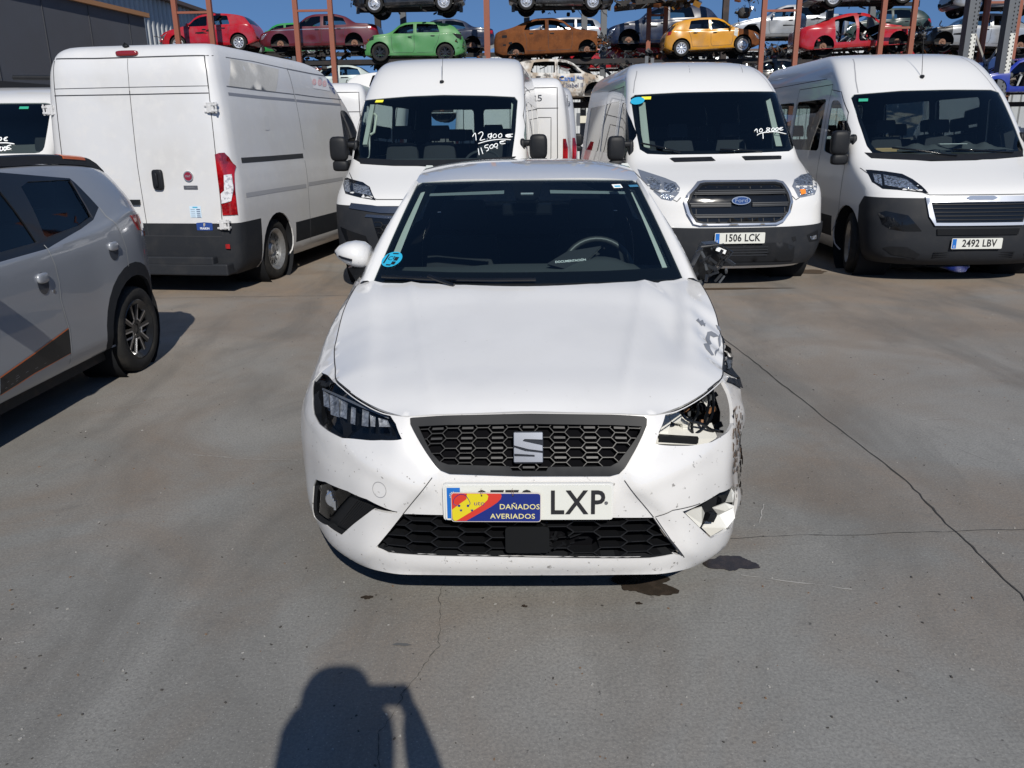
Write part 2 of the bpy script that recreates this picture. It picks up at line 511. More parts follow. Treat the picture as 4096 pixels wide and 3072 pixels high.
def bm_from(V, Fc):
    bm = bmesh.new(); vs = [bm.verts.new(tuple(map(float, v))) for v in V]
    for f in Fc:
        try: bm.faces.new([vs[i] for i in f])
        except ValueError: pass
    bmesh.ops.remove_doubles(bm, verts=bm.verts, dist=1e-4)
    bmesh.ops.dissolve_degenerate(bm, edges=bm.edges, dist=1e-5)
    bm.normal_update(); return bm
def bm_obj(bm, name, m, parent, thick=.012, angle=35, label=None):
    V = [tuple(v.co) for v in bm.verts]; bm.verts.index_update()
    Fc = [tuple(v.index for v in f.verts) for f in bm.faces]
    return mk(name, V, Fc, m, parent, True, solid=(thick, -1, 1) if thick else None, angle=angle, label=label)
class Skin:
    """ray casting on a finished body, to lay lamps, seams and badges on it"""
    def __init__(s, bm): s.t = BVHTree.FromBMesh(bm); s.miss = 0
    def hit(s, axis, a, b, sign=1):
        """axis 'x': (y,z) seen from sign*x; 'y': (x,z) seen from sign*y"""
        if axis == 'x': o, d = Vector((sign*6, a, b)), Vector((-sign, 0, 0))
        elif axis == 'y': o, d = Vector((a, sign*20, b)), Vector((0, -sign, 0))
        else: o, d = Vector((a, b, sign*8)), Vector((0, 0, -sign))
        p, n, i, dist = s.t.ray_cast(o, d)
        if p is None:
            s.miss += 1; q, n, i, dist = s.t.find_nearest(o+d*((6-.9) if axis == 'x' else (20-.3)))
            return q, n
        if n.dot(d) > 0: n = -n
        return p, n
    def decal(s, name, poly, axis, sign, m, parent, off=.004, depth=.01, res=.05, label=None, holes=(), smooth=True):
        V, T = tri2d(poly, holes, res); P = []; Q = []
        for (a, b) in V:
            p, n = s.hit(axis, a, b, sign); P.append(p+n*off); Q.append(p+n*(off-depth))
        # orientation
        view = {'x': Vector((sign, 0, 0)), 'y': Vector((0, sign, 0)), 'z': Vector((0, 0, sign))}[axis]
        k = len(P)
        if T:
            t = T[0]; nn = (P[t[1]]-P[t[0]]).cross(P[t[2]]-P[t[0]])
            if nn.dot(view) < 0: T = [tuple(reversed(t)) for t in T]
        ed = {}
        for t in T:
            for i in range(len(t)): ed[(t[i], t[(i+1) % len(t)])] = 1
        side = [(a, b) for (a, b) in ed if (b, a) not in ed]
        F2 = list(T)+[(b, a, a+k, b+k) for (a, b) in side]
        o = mk(name, P+Q, F2, m, parent, smooth, angle=40, label=label)
        return o
    def line(s, b_, pts, axis, sign, wd=.006, off=.0015, res=.05):
        pts = resamp(pts, res, False); v = []
        for i, p in enumerate(pts):
            a, b = np.array(pts[max(i-1, 0)]), np.array(pts[min(i+1, len(pts)-1)])
            t = (b-a)/(np.linalg.norm(b-a)+1e-9); n2 = np.array((-t[1], t[0]))
            for k in (-1, 1):
                q = np.array(p)+n2*k*wd/2
                P, n = s.hit(axis, q[0], q[1], sign); v.append(P+n*off)
        f = [(2*i, 2*i+1, 2*i+3, 2*i+2) for i in range(len(pts)-1)]
        b_.add(v, f)
def tyre(name, parent, x, y, z, r, wdt, sgn, m=None, n=36):
    """tyre with treads; the outer wall points to sgn*x"""
    h = wdt/2; ri = r*.66
    prof = [(-h*.75, ri), (-h*.96, ri+.02), (-h, r*.82), (-h*.93, r*.93), (-h*.8, r*.985), (-h*.45, r), (-h*.4, r*.985), (-h*.34, r), (h*.0, r), (h*.34, r), (h*.4, r*.985), (h*.45, r), (h*.8, r*.985), (h*.93, r*.93), (h, r*.82), (h*.96, ri+.02), (h*.75, ri)]
    prof = [(p[0]*sgn, p[1]) for p in prof]
    b = MB().lathe(prof, n, 'x', (x, y, z))
    if sgn < 0: b.f = [tuple(reversed(f)) for f in b.f]
    return b.build(name, m or rubber, parent, smooth=True, angle=50)
def rim(parent, x, y, z, r, wdt, sgn, kind='steel', m=None, m2=None):
    """rim seen on the side sgn*x; kinds: steel, spokes, y_spokes, cover"""
    m = m or steel; m2 = m2 or black_plastic
    h = wdt/2*sgn; ri = r*.67
    b = MB()
    b.lathe([(-h*.7, ri-.005), (h*.0, ri-.03), (h*.62, ri-.028), (h*.9, ri+.008), (h*.93, ri+.002), (h*.6, ri-.04)], 36, 'x', (x, y, z))
    barrel = b
    b.lathe([(-h*.4, 0.001), (-h*.4, ri-.02)], 24, 'x', (x, y, z), mi=1)
    if kind == 'steel':
        b.lathe([(h*.55, .0), (h*.55, r*.12), (h*.42, r*.17), (h*.22, r*.22), (h*.42, r*.32)], 30, 'x', (x, y, z))
        nh = 16
        for i in range(nh):      # web between the round holes
            t = 2*math.pi*i/nh; dt = math.pi/nh*.55
            q = []
            for rr in (r*.31, r*.56):
                for s_ in (-1, 1):
                    q.append((x+h*(.42 if rr < r*.4 else .30), y+rr*math.cos(t+s_*dt), z+rr*math.sin(t+s_*dt)))
            b.add(q, [(0, 1, 3, 2)])
        b.lathe([(h*.31, r*.50), (h*.2, r*.64)], 30, 'x', (x, y, z))
        b.lathe([(h*.42, r*.30), (h*.38, r*.37)], 30, 'x', (x, y, z))
    elif kind in ('spokes', 'thin'):
        nn = 5 if kind == 'spokes' else 10
        for i in range(nn):
            t = 2*math.pi*i/nn+math.pi/2
            for s_ in ((-1, 1)):
                dt0, dt1 = .10*s_, (.22 if kind == 'spokes' else .17)*s_
                a = Vector((x+h*.55, y+r*.12*math.cos(t+dt0*3), z+r*.12*math.sin(t+dt0*3)))
                c = Vector((x+h*.62, y+(ri-.02)*math.cos(t+dt1), z+(ri-.02)*math.sin(t+dt1)))
                b.bar(a, c, .022 if kind == 'spokes' else .014, .03)
        b.lathe([(h*.62, .0), (h*.62, r*.10), (h*.45, r*.17), (h*.3, r*.18)], 20, 'x', (x, y, z))
    else:   # cover with broad blades
        nn = 9 if kind == 'cover' else 5
        for i in range(nn):
            t = 2*math.pi*i/nn+math.pi/2; w0, w1 = .30, .20
            q = [(x+h*.62, y+r*.15*math.cos(t-w0), z+r*.15*math.sin(t-w0)), (x+h*.62, y+r*.15*math.cos(t+w0), z+r*.15*math.sin(t+w0)),
                 (x+h*.7, y+(ri-.01)*math.cos(t+w1), z+(ri-.01)*math.sin(t+w1)), (x+h*.7, y+(ri-.01)*math.cos(t-w1), z+(ri-.01)*math.sin(t-w1))]
            q2 = [(p[0]-h*.2, p[1], p[2]) for p in q]
            b.add(q+q2, [(0, 1, 2, 3), (4, 7, 6, 5), (0, 3, 7, 4), (1, 5, 6, 2)])
        b.lathe([(h*.7, .0), (h*.7, r*.09), (h*.6, r*.17), (h*.4, r*.18)], 20, 'x', (x, y, z))
    return b.build('rim', [m, m2], parent, smooth=True, angle=30)
def wheel(root, x, y, r, wdt, sgn, kind='steel', m=None, m2=None, zc=None, steer=0, flat=None):
    z = r if zc is None else zc
    t = tyre('wheel', None, 0, 0, 0, r, wdt, sgn); t.parent = root
    t.location = (x, y, z); t.rotation_euler = (0, 0, steer)
    rm = rim(t, 0, 0, 0, r, wdt, sgn, kind, m, m2)
    return t

# ================================================================ setting: ground
def ground_material():
    m = bpy.data.materials.new('concrete'); m.use_nodes = True
    n, l = m.node_tree.nodes, m.node_tree.links; b = n['Principled BSDF']
    tc = n.new('ShaderNodeTexCoord')
    def noise(sc_, det=6, rgh=.6, dist=0., vec=None):
        t = n.new('ShaderNodeTexNoise'); t.inputs['Scale'].default_value = sc_; t.inputs['Detail'].default_value = det
        t.inputs['Roughness'].default_value = rgh; t.inputs['Distortion'].default_value = dist
        l.new(vec or tc.outputs['Object'], t.inputs['Vector']); return t.outputs[0]
    def mr(x, a, c, d=0., e=1.):
        t = n.new('ShaderNodeMapRange'); t.inputs[1].default_value = a; t.inputs[2].default_value = c
        t.inputs[3].default_value = d; t.inputs[4].default_value = e; l.new(x, t.inputs[0]); return t.outputs[0]
    def mix(f, a, c):
        t = n.new('ShaderNodeMix'); t.data_type = 'RGBA'
        if isinstance(f, float): t.inputs[0].default_value = f
        else: l.new(f, t.inputs[0])
        for i, q in ((6, a), (7, c)):
            if isinstance(q, tuple): t.inputs[i].default_value = (*q, 1)
            else: l.new(q, t.inputs[i])
        return t.outputs[2]
    sp = n.new('ShaderNodeSeparateXYZ'); l.new(tc.outputs['Object'], sp.inputs[0])
    base = mix(mr(noise(.55, 5, .6, .4), .36, .66), (.190, .188, .176), (.256, .253, .238))
    # earth worn into the slab further back
    far = mr(sp.outputs[1], 4.0, 8.0, 0, .85)
    e = n.new('ShaderNodeMath'); e.operation = 'MULTIPLY'; l.new(far, e.inputs[0]); l.new(mr(noise(.7, 6, .65, .6), .3, .62), e.inputs[1])
    base = mix(e.outputs[0], base, (.29, .21, .14))
    # dull brown wash in patches
    base = mix(mr(noise(.9, 5, .6, .8), .44, .68, 0, .8), base, (.195, .155, .12))
    # dark tyre and oil smudges
    mp = n.new('ShaderNodeMapping'); mp.inputs['Scale'].default_value = (1.0, .33, 1); mp.inputs['Rotation'].default_value = (0, 0, .35); l.new(tc.outputs['Object'], mp.inputs[0])
    base = mix(mr(noise(1.5, 6, .62, .7, mp.outputs[0]), .48, .74, 0, .7), base, (.095, .09, .082))
    base = mix(mr(noise(6.0, 5, .7), .60, .74, 0, .5), base, (.12, .115, .11))
    # light scuffs
    mp2 = n.new('ShaderNodeMapping'); mp2.inputs['Scale'].default_value = (.5, 6, 1); mp2.inputs['Rotation'].default_value = (0, 0, .5); l.new(tc.outputs['Object'], mp2.inputs[0])
    base = mix(mr(noise(3.2, 8, .7, 1.0, mp2.outputs[0]), .64, .74, 0, .4), base, (.33, .32, .3))
    # fine aggregate
    base = mix(mr(noise(95, 3, .7), .40, .66, 0, .55), base, (.105, .102, .098))
    base = mix(mr(noise(150, 2, .6), .62, .70, 0, .55), base, (.36, .35, .33))
    base = mix(mr(noise(42, 2, .6), .70, .74, 0, .7), base, (.05, .048, .045))
    l.new(base, b.inputs['Base Color'])
    b.inputs['Roughness'].default_value = .82; b.inputs['Specular IOR Level'].default_value = .3
    h = n.new('ShaderNodeMath'); h.operation = 'ADD'; l.new(noise(70, 6, .75), h.inputs[0]); l.new(mr(noise(14, 4, .6), 0, 1, 0, 1.2), h.inputs[1])
    bp = n.new('ShaderNodeBump'); bp.inputs['Strength'].default_value = .35; bp.inputs['Distance'].default_value = .006
    l.new(h.outputs[0], bp.inputs['Height']); l.new(bp.outputs[0], b.inputs['Normal'])
    return m
concrete = ground_material()
g = MB(); g.add([(-400, -60, 0), (400, -60, 0), (400, 900, 0), (-400, 900, 0)], [(0, 1, 2, 3)])
tag(g.build('ground', concrete), kind='structure', label='stained grey concrete yard')
# joints and cracks of the slab
def jag(a, b_, n, amp):
    a, b_ = np.array(a), np.array(b_); d = b_-a; t = np.array((-d[1], d[0]))/np.linalg.norm(d); out = []
    o = 0
    for i in range(n+1):
        o = o*.6+random.uniform(-amp, amp); out.append(a+d*i/n+t*(o if 0 < i < n else 0))
    return out
crack_m = mat('joint_dark', (.035, .033, .03), .95)
def flat_line(pts, wd, z=.003, b=None, vary=.4):
    v = []; f = []
    for i, p in enumerate(pts):
        a, c = np.array(pts[max(i-1, 0)]), np.array(pts[min(i+1, len(pts)-1)]); t = (c-a)/(np.linalg.norm(c-a)+1e-9)
        ww = wd*random.uniform(1-vary, 1+vary)/2
        v += [(p[0]-t[1]*ww, p[1]+t[0]*ww, z), (p[0]+t[1]*ww, p[1]-t[0]*ww, z)]
    f = [(2*i+1, 2*i+3, 2*i+2, 2*i) for i in range(len(pts)-1)]
    b.add(v, f)
jb = MB()
flat_line(jag((1.50, 7.6), (1.60, 5.94), 14, .006)+jag((1.60, 5.94), (1.775, 3.61), 30, .006)[1:]+jag((1.775, 3.61), (1.735, 2.52), 22, .008)[1:]+jag((1.735, 2.52), (1.70, .5), 22, .008)[1:], .0068, b=jb)
flat_line(jag((.80, 2.99), (2.04, 3.06), 26, .006)+jag((2.04, 3.06), (6.5, 3.2), 40, .006)[1:], .0028, b=jb, vary=.7)
flat_line(jag((-5.5, 8.2), (-.9, 8.35), 40, .01), .006, b=jb)
tag(jb.build('ground_joint', crack_m), kind='structure', label='joints between the concrete slabs')
cb = MB()
cp = [(960, 1262), (948, 1300), (953, 1330), (946, 1378), (952, 1395), (925, 1430), (905, 1455), (868, 1500), (866, 1515), (835, 1560), (818, 1590), (815, 1640), (820, 1659), (800, 1720)]
pts = []
cpw = [atZ(*p, 0)[:2] for p in cp]
for i in range(len(cpw)-1): pts += [p for p in jag(cpw[i], cpw[i+1], 6, .0045)[:-1]]
flat_line(pts, .0022, b=cb, vary=.8)
tag(cb.build('ground_crack', mat('crack_grey', (.07, .067, .06), .95)), kind='structure', label='thin jagged crack in the concrete')
scratch_m = mat('pale_scratch', (.33, .32, .30), .8)
sb = MB()
for p, q in (((418, 983), (500, 990)), ((510, 991), (643, 995)), ((1600, 1243), (1840, 1274)), ((1950, 926), (2160, 1003)), ((30, 1391), (52, 1387)), ((1985, 907), (2085, 903)), ((180, 895), (330, 866)), ((1640, 1130), (1650, 1090))):
    a, c = atZ(*p, 0)[:2], atZ(*q, 0)[:2]
    flat_line(jag(a, c, 14, .003), (.0038 if p[0] not in (1950, 180) else .002), z=.0025, b=sb, vary=.8)
tag(sb.build('ground_scratch', scratch_m), kind='structure', label='pale scratches on the concrete')
# wet stains
oil = mat('wet_oil', (.035, .028, .022), .22, spec=.6, var=[(30., .45, .7, (.06, .045, .035), .8)])
def blob(name, px, py, rx, ry, label, m, seed, n=64, cat='stain', z=.004, rough=.28):
    c = atZ(px, py, 0); rnd = random.Random(seed); ph = [rnd.uniform(0, 6.28) for _ in range(7)]
    pl = []
    for i in range(n):
        t = 2*math.pi*i/n
        k = 1+sum(rough/(j+1)**.7*math.sin((j+2)*t+ph[j]) for j in range(6))*.6+rnd.uniform(-.05, .05)
        pl.append((c[0]+rx*k*math.cos(t), c[1]+ry*k*math.sin(t)))
    V, T = tri2d(pl, (), .05)
    o = mk(name, [(v[0], v[1], z) for v in V], T, m, None, False)
    return tag(o, label, kind='structure')
blob('oil_stain', 1577, 1218, .085, .062, 'dark wet oil stain beside the front corner of the white hatchback', oil, 3)
blob('oil_stain', 1392, 1261, .115, .075, 'dark wet stain under the bumper of the white hatchback', oil, 5)
blob('oil_stain', 793, 1292, .018, .014, 'small brown spot', oil, 8)
blob('oil_stain', 1133, 1311, .010, .008, 'small black spot', oil, 9)
blob('oil_stain', 1380, 1305, .012, .008, 'small black spot', oil, 10)
blob('oil_stain', 868, 1394, .028, .008, 'small grey spot', mat('grey_spot', (.09, .09, .09), .7), 11)
wetm = mat('wet_ground', (.045, .035, .025), .05, spec=.7)
blob('puddle', 2080, 583, .75, .22, 'puddle under the front of the right-hand van', wetm, 12)
blob('puddle', 1720, 588, .35, .15, 'damp patch beside the van wheel', mat('damp_ground', (.085, .06, .04), .5), 14)
blob('puddle', 1500, 625, .9, .05, 'damp patch', mat('damp_ground', (.085, .06, .04), .5), 15)
# grit and tiny litter: too many to count
gb = MB()
for i in range(1500):
    y = 1.3+7*random.random()**1.6; x = random.uniform(-.8, .8)*(y+1.2)
    s_ = random.uniform(.002, .0055)
    gb.box((x, y, s_*.3), (s_*random.uniform(.8, 2.2), s_, s_*.6), (0, 0, random.uniform(0, 3)), mi=random.choice((0, 0, 1, 2)))
tag(gb.build('grit', [mat('grit_dark', (.05, .045, .04), .9), mat('grit_brown', (.16, .10, .06), .9), mat('grit_pale', (.30, .29, .27), .9)]), 'scattered grit on the concrete', kind='stuff')

# ================================================================ the damaged white hatchback
HX, HY = 0.0, 2.36
hero = thing('hatchback', 'white hatchback in the middle with crushed front corner, missing headlight and coloured hanging sign', 'car', (HX, HY, 0))
# columns: outline low (x,y), bottom z, top edge (x,y,z), weight front(1)/side(0)
COLS = [
 ((0, 0), .185, (0, .125, .722), 1), ((.27, .006), .185, (.25, .118, .720), 1), ((.42, .028), .180, (.385, .118, .713), 1),
 ((.53, .075), .170, (.47, .17, .712), .9), ((.63, .16), .155, (.575, .27, .722), .75), ((.72, .26), .15, (.655, .38, .731), .6), ((.785, .36), .16, (.70, .455, .738), .4),
 ((.845, .47), .18, (.725, .56, .745), .2), ((.885, .60), .19, (.75, .66, .757), .05), ((.895, .75), .19, (.772, .78, .785), 0),
 ((.89, .95), .19, (.780, 1.0, .872), 0), ((.88, 1.2), .19, (.762, 1.25, .945), 0), ((.875, 1.5), .19, (.80, 1.5, .965), 0),
 ((.87, 2.4), .19, (.815, 2.4, .985), 0), ((.865, 3.2), .2, (.80, 3.2, 1.01), 0), ((.80, 3.85), .25, (.70, 3.78, 1.03), .3), ((.55, 4.03), .28, (.50, 3.92, 1.04), 1), ((0, 4.06), .28, (0, 3.97, 1.05), 1)]
_o = np.array([c[0] for c in COLS]); US = np.concatenate([[0], np.cumsum(np.linalg.norm(np.diff(_o, axis=0), axis=1))])
colf = pch(US, [[*c[0], c[1], *c[2], c[3]] for c in COLS])
TT = [0, .06, .15, .35, .55, .68, .80, .91, 1]
gs = pch(TT, [.14, .05, .0, -.02, .0, .05, .20, .50, 1]); gf = pch(TT, [.30, .09, .0, .07, .05, .13, .37, .70, 1])
VH = .55      # v runs 0..VH
def shell(u, v):
    s = 1 if u >= 0 else -1; u = abs(u); t = v/VH
    c = colf(u); wf = c[6]
    if t > 1 or t < 0:
        e = (t-1) if t > 1 else t
        t = min(max(t, 0), 1)
    else: e = 0
    g_ = gf(t)*wf+gs(t)*(1-wf)
    x = c[0]+(c[3]-c[0])*g_; y = c[1]+(c[4]-c[1])*g_; z = c[2]+(c[5]-c[2])*(t+e)
    # pressed folds of the bumper: corner panels stand proud of the number plate panel
    if u < 1.1:
        zz = c[2]+(c[5]-c[2])*t
        # fold line x as a function of z, out along the edge of grille and intake
        fx = pch([.15, .25, .41, .545, .62, .72], [.60, .52, .425, .305, .37, .45])(zz)
        k = 1/(1+math.exp(-(x-fx)/.012)); y -= .016*k*math.exp(-((x-fx)/.22)**2)*(1 if zz > .2 else max(0, (zz-.15)/.05))
        # swage under the headlight
        fz = .60-.10*max(0, (.65-x))/.35
        y -= .008*math.exp(-((zz-fz)/.03)**2)*max(0, min(1, (x-.28)/.1))
        # splitter lip at the bottom
        y -= .018*math.exp(-((zz-.165)/.022)**2)*wf
    if s > 0 and x > .66:      # right corner pushed in by the crash
        k = min(1, (x-.66)/.2); k = k*k*(3-2*k); k *= max(0, min(1, (1.9-y)/.8)); x -= .052*k*(1-.25*math.sin(z*11)); z += .006*k*math.sin(y*31+z*17); x += .006*k*math.sin(z*37+y*23)
    return (s*x, y, z)
U = lambda i: float(US[i])
SH = Tracer(shell, -1.25, 1.25, 0, VH, (HX, HY, 0))
# hood: crowned sheet between the top edges
edge = colf
zc = pch([.122, .17, .25, .40, .65, .90, 1.075, 1.30], [.7235, .748, .774, .806, .862, .920, .967, 1.00])
def edge_at(y):
    lo, hi = 0.0, U(11)
    for _ in range(28):
        m_ = (lo+hi)/2
        if colf(m_)[4] < y: lo = m_
        else: hi = m_
    c = colf(lo); return c[3], c[5]
_ys = np.linspace(.1255, 1.25, 90); _ex = np.array([edge_at(y) for y in _ys])
def hoodz(x, y, dmg=True):
    ex = np.interp(y, _ys, _ex[:, 0]); ez = np.interp(y, _ys, _ex[:, 1]); q = min(abs(x)/max(ex, 1e-3), 1.25)
    z0 = zc(y); z = z0+(ez-z0)*(.34*q**2+.66*q**5)
    # creases of the bonnet
    for s_ in (-1, 1):
        cx = s_*(.30+.20*(y-.12)); z += .0075*math.exp(-((x-cx)/.022)**2)*min(1, (y-.12)*4)
        cx2 = s_*(.52+.16*(y-.3)); d_ = (x-cx2)*s_
        z += .014/(1+math.exp(-d_/.010))*math.exp(-(max(d_, 0)/.12)**2)*min(1, max(0, y-.25)*3)
    if dmg and x > .2:       # buckled right side
        z += .016*math.exp(-((x-.62-.12*(y-.6))/.035)**2)*math.exp(-((y-.80)/.22)**2)
        z -= .012*math.exp(-((x-.55)/.05)**2)*math.exp(-((y-.72)/.16)**2)
        z += .008*math.sin(y*38+x*20)*math.exp(-((x-.74)/.07)**2)*math.exp(-((y-.70)/.25)**2)
        z -= .010*math.exp(-((x-.60+.3*(y-1.05))/.03)**2)*math.exp(-((y-1.08)/.12)**2)
    return z
def hood(x, y): return (x, y, hoodz(x, y))
HD = Tracer(hood, -.85, .85, .12, 1.3, (HX, HY, 0))
# front edge of the hood follows the top edge of the shell
fe = []
for u in np.linspace(-U(11), U(11), 90):
    c = colf(abs(u)); fe.append((math.copysign(c[3], u) if u else 0, c[4]+.004))
rear = [(.70, 1.225), (.55, 1.165), (.30, 1.10), (0, 1.075), (-.30, 1.10), (-.55, 1.165), (-.70, 1.225)]
ho = [p for p in fe if p[1] < 1.235]
hood_outline = ho+[p for p in rear]
patch('bonnet', hood, hood_outline, [white, lining], hero, res=.022, thick=.012)
# --- bumper / front skin
def vb(z_, u):   # v for a height
    c = colf(abs(u)); return (z_-c[2])/(c[5]-c[2])*VH
t7 = lambda L: [(810.1+.31739*x, 864+.31739*y) for x, y in L]
t5 = lambda L: [(621.06+.40687*x, 594+.40687*y) for x, y in L]
t6 = lambda L: [(1080.1+.42318*x, 594+.42318*y) for x, y in L]
gr_out = SH.many(t7([(262, 108), (1828, 98), (1850, 130), (1848, 175), (1700, 465), (1665, 500), (1600, 516), (1000, 517), (510, 502), (450, 480), (415, 450), (242, 165), (240, 125)]))
gr_in = SH.many(t7([(298, 182), (1812, 182), (1800, 225), (1652, 425), (1600, 452), (1180, 456), (1165, 484), (935, 482), (915, 452), (500, 440), (440, 420), (385, 360)]))
low_out = SH.many(t7([(190, 776), (1000, 792), (1892, 800), (1985, 930), (2085, 1062), (2040, 1050), (1880, 1078), (1000, 1073), (80, 1038), (5, 1005), (100, 890)]))
hl = SH.many(t5([(156, 462), (165, 482), (210, 530), (258, 573), (330, 613), (400, 647), (470, 682), (548, 722), (575, 790), (608, 872), (500, 877), (400, 875), (290, 866), (215, 828), (165, 788), (138, 735), (133, 650), (138, 560), (148, 500)]))
fog = SH.many(t5([(150, 1085), (200, 1098), (320, 1148), (420, 1190), (583, 1257), (580, 1268), (452, 1246), (352, 1322), (285, 1382), (205, 1328), (138, 1282), (132, 1240), (138, 1120)]))
hlR = SH.many(t6([(842, 700), (905, 664), (1000, 606), (1080, 552), (1118, 522), (1142, 545), (1170, 600), (1188, 680), (1190, 755), (1165, 800), (1080, 853), (1000, 868), (792, 862), (812, 800)]))
fogR = SH.many(t6([(1200, 1070), (1211, 1100), (1205, 1240), (1160, 1300), (1075, 1345), (1020, 1292), (932, 1208), (1030, 1165), (1120, 1112), (1185, 1075)]))
EPS = .003
def clampv(L): return [(u, min(max(v, EPS), VH-EPS)) for u, v in L]
gr_out, hl, hlR, fog, fogR, low_out = map(clampv, (gr_out, hl, hlR, fog, fogR, low_out))
# bumper covers the nose from wheel arch to wheel arch; the fender line runs at u = U(8)
uB = U(8)-.02
top = [(u, VH-.0005) for u in np.linspace(uB, -uB, 60)]
def arch_v(u):
    y = colf(abs(u))[1]; d = .83-y
    return max(0., vb(.315+math.sqrt(max(.355**2-d*d, 0)), u)) if abs(d) < .355 else 0.
bot = [(u, arch_v(u)) for u in np.linspace(-uB, uB, 160)]
# torn open above the missing headlight on the right: the skin ends at the headlight hole
cutR = [(u, v) for u, v in hlR]
patch('bumper', shell, bot+top, [white_scuffed, lining], hero, holes=[gr_out, hl, fog, low_out, hlR, fogR], res=.02, thick=.012, angle=50)
# fenders and body sides
def arch(uc, r_, n=22, zc_=.315):
    L = []
    for i in range(n+1):
        t = math.pi*i/n; L.append((uc-r_*math.cos(t), zc_+r_*math.sin(t)))
    return L
def u_at_y(y):
    lo, hi = 0.0, U(15)
    for _ in range(30):
        m_ = (lo+hi)/2
        if colf(m_)[1] < y: lo = m_
        else: hi = m_
    return lo
uf, ur = u_at_y(.83), u_at_y(3.395)
def side_outline(s):
    a = [(u, vb(z_, u)) for u, z_ in arch(uf, .355)]
    a = [p for p in a if p[0] > uB+.004]
    b_ = [(u, vb(z_, u)) for u, z_ in arch(ur, .355)]
    uM = u_at_y(3.80)
    L = [(uB+.004, VH-.001)]
    L += [(uB+.004, a[0][1]-.0)] if a[0][0] > uB+.01 else []
    L += [p for p in a if p[1] > 0]+[(b_[0][0], 0.0)]
    L += [p for p in b_ if p[1] > 0]+[(u, 0.) for u in np.linspace(b_[-1][0], uM, 5)[1:]]
    L += [(u, VH-.001) for u in np.linspace(uM, uB+.004, 80)]
    out = []
    for p in L:
        if not out or abs(p[0]-out[-1][0])+abs(p[1]-out[-1][1]) > 1e-4: out.append((s*p[0], p[1]))
    return out
SL = side_outline(-1)
patch('side_panel', shell, SL, [white, lining], hero, res=.035, thick=.012, angle=50)
# right side: fender dented and torn near the headlight
def shellR(u, v):
    p = np.array(shell(u, v), float)
    k = math.exp(-((p[1]-.95)/.22)**2)
    p[0] -= k*(.035+.03*math.sin(p[1]*26+p[2]*13)+.018*math.sin(p[2]*41-p[1]*17))
    p[2] += k*.012*math.sin(p[1]*33)
    return p
SR = side_outline(1)
tear = [(u_at_y(.60), vb(.74, uB)), (u_at_y(.64), vb(.60, uB))]
SR2 = []
for p in SR:
    x, y, z = shell(*p)
    if y < .84 and z > .60: continue           # the piece torn away behind the lamp
    SR2.append(p)
i0 = max(range(len(SR2)), key=lambda i: (SR2[i][1] > VH*.98)*(1/(1+abs(SR2[i][0]-0))))
SRt = [p for p in SR2]
tear_pts = [(u_at_y(.79), vb(.755, u_at_y(.79))), (u_at_y(.83), vb(.735, u_at_y(.83))), (u_at_y(.77), vb(.712, u_at_y(.77))), (u_at_y(.82), vb(.69, u_at_y(.82)))]
SRt = SRt+tear_pts
patch('side_panel', shellR, SRt, [white_scuffed, lining], hero, res=.03, thick=.008, angle=35, label='dented and torn white front wing')
uM = u_at_y(3.80)+.004
patch('tailgate', shell, [(uM, 0.0)]+[(u, 0.0) for u in np.linspace(uM, US[-1], 12)[1:]]+[(u, VH) for u in np.linspace(US[-1], uM, 12)], [white, lining], hero, res=.06, thick=.012)
patch('tailgate', shell, [(-uM, 0.0)]+[(-u, 0.0) for u in np.linspace(uM, US[-1], 12)[1:]]+[(-u, VH) for u in np.linspace(US[-1], uM, 12)], [white, lining], hero, res=.06, thick=.012)
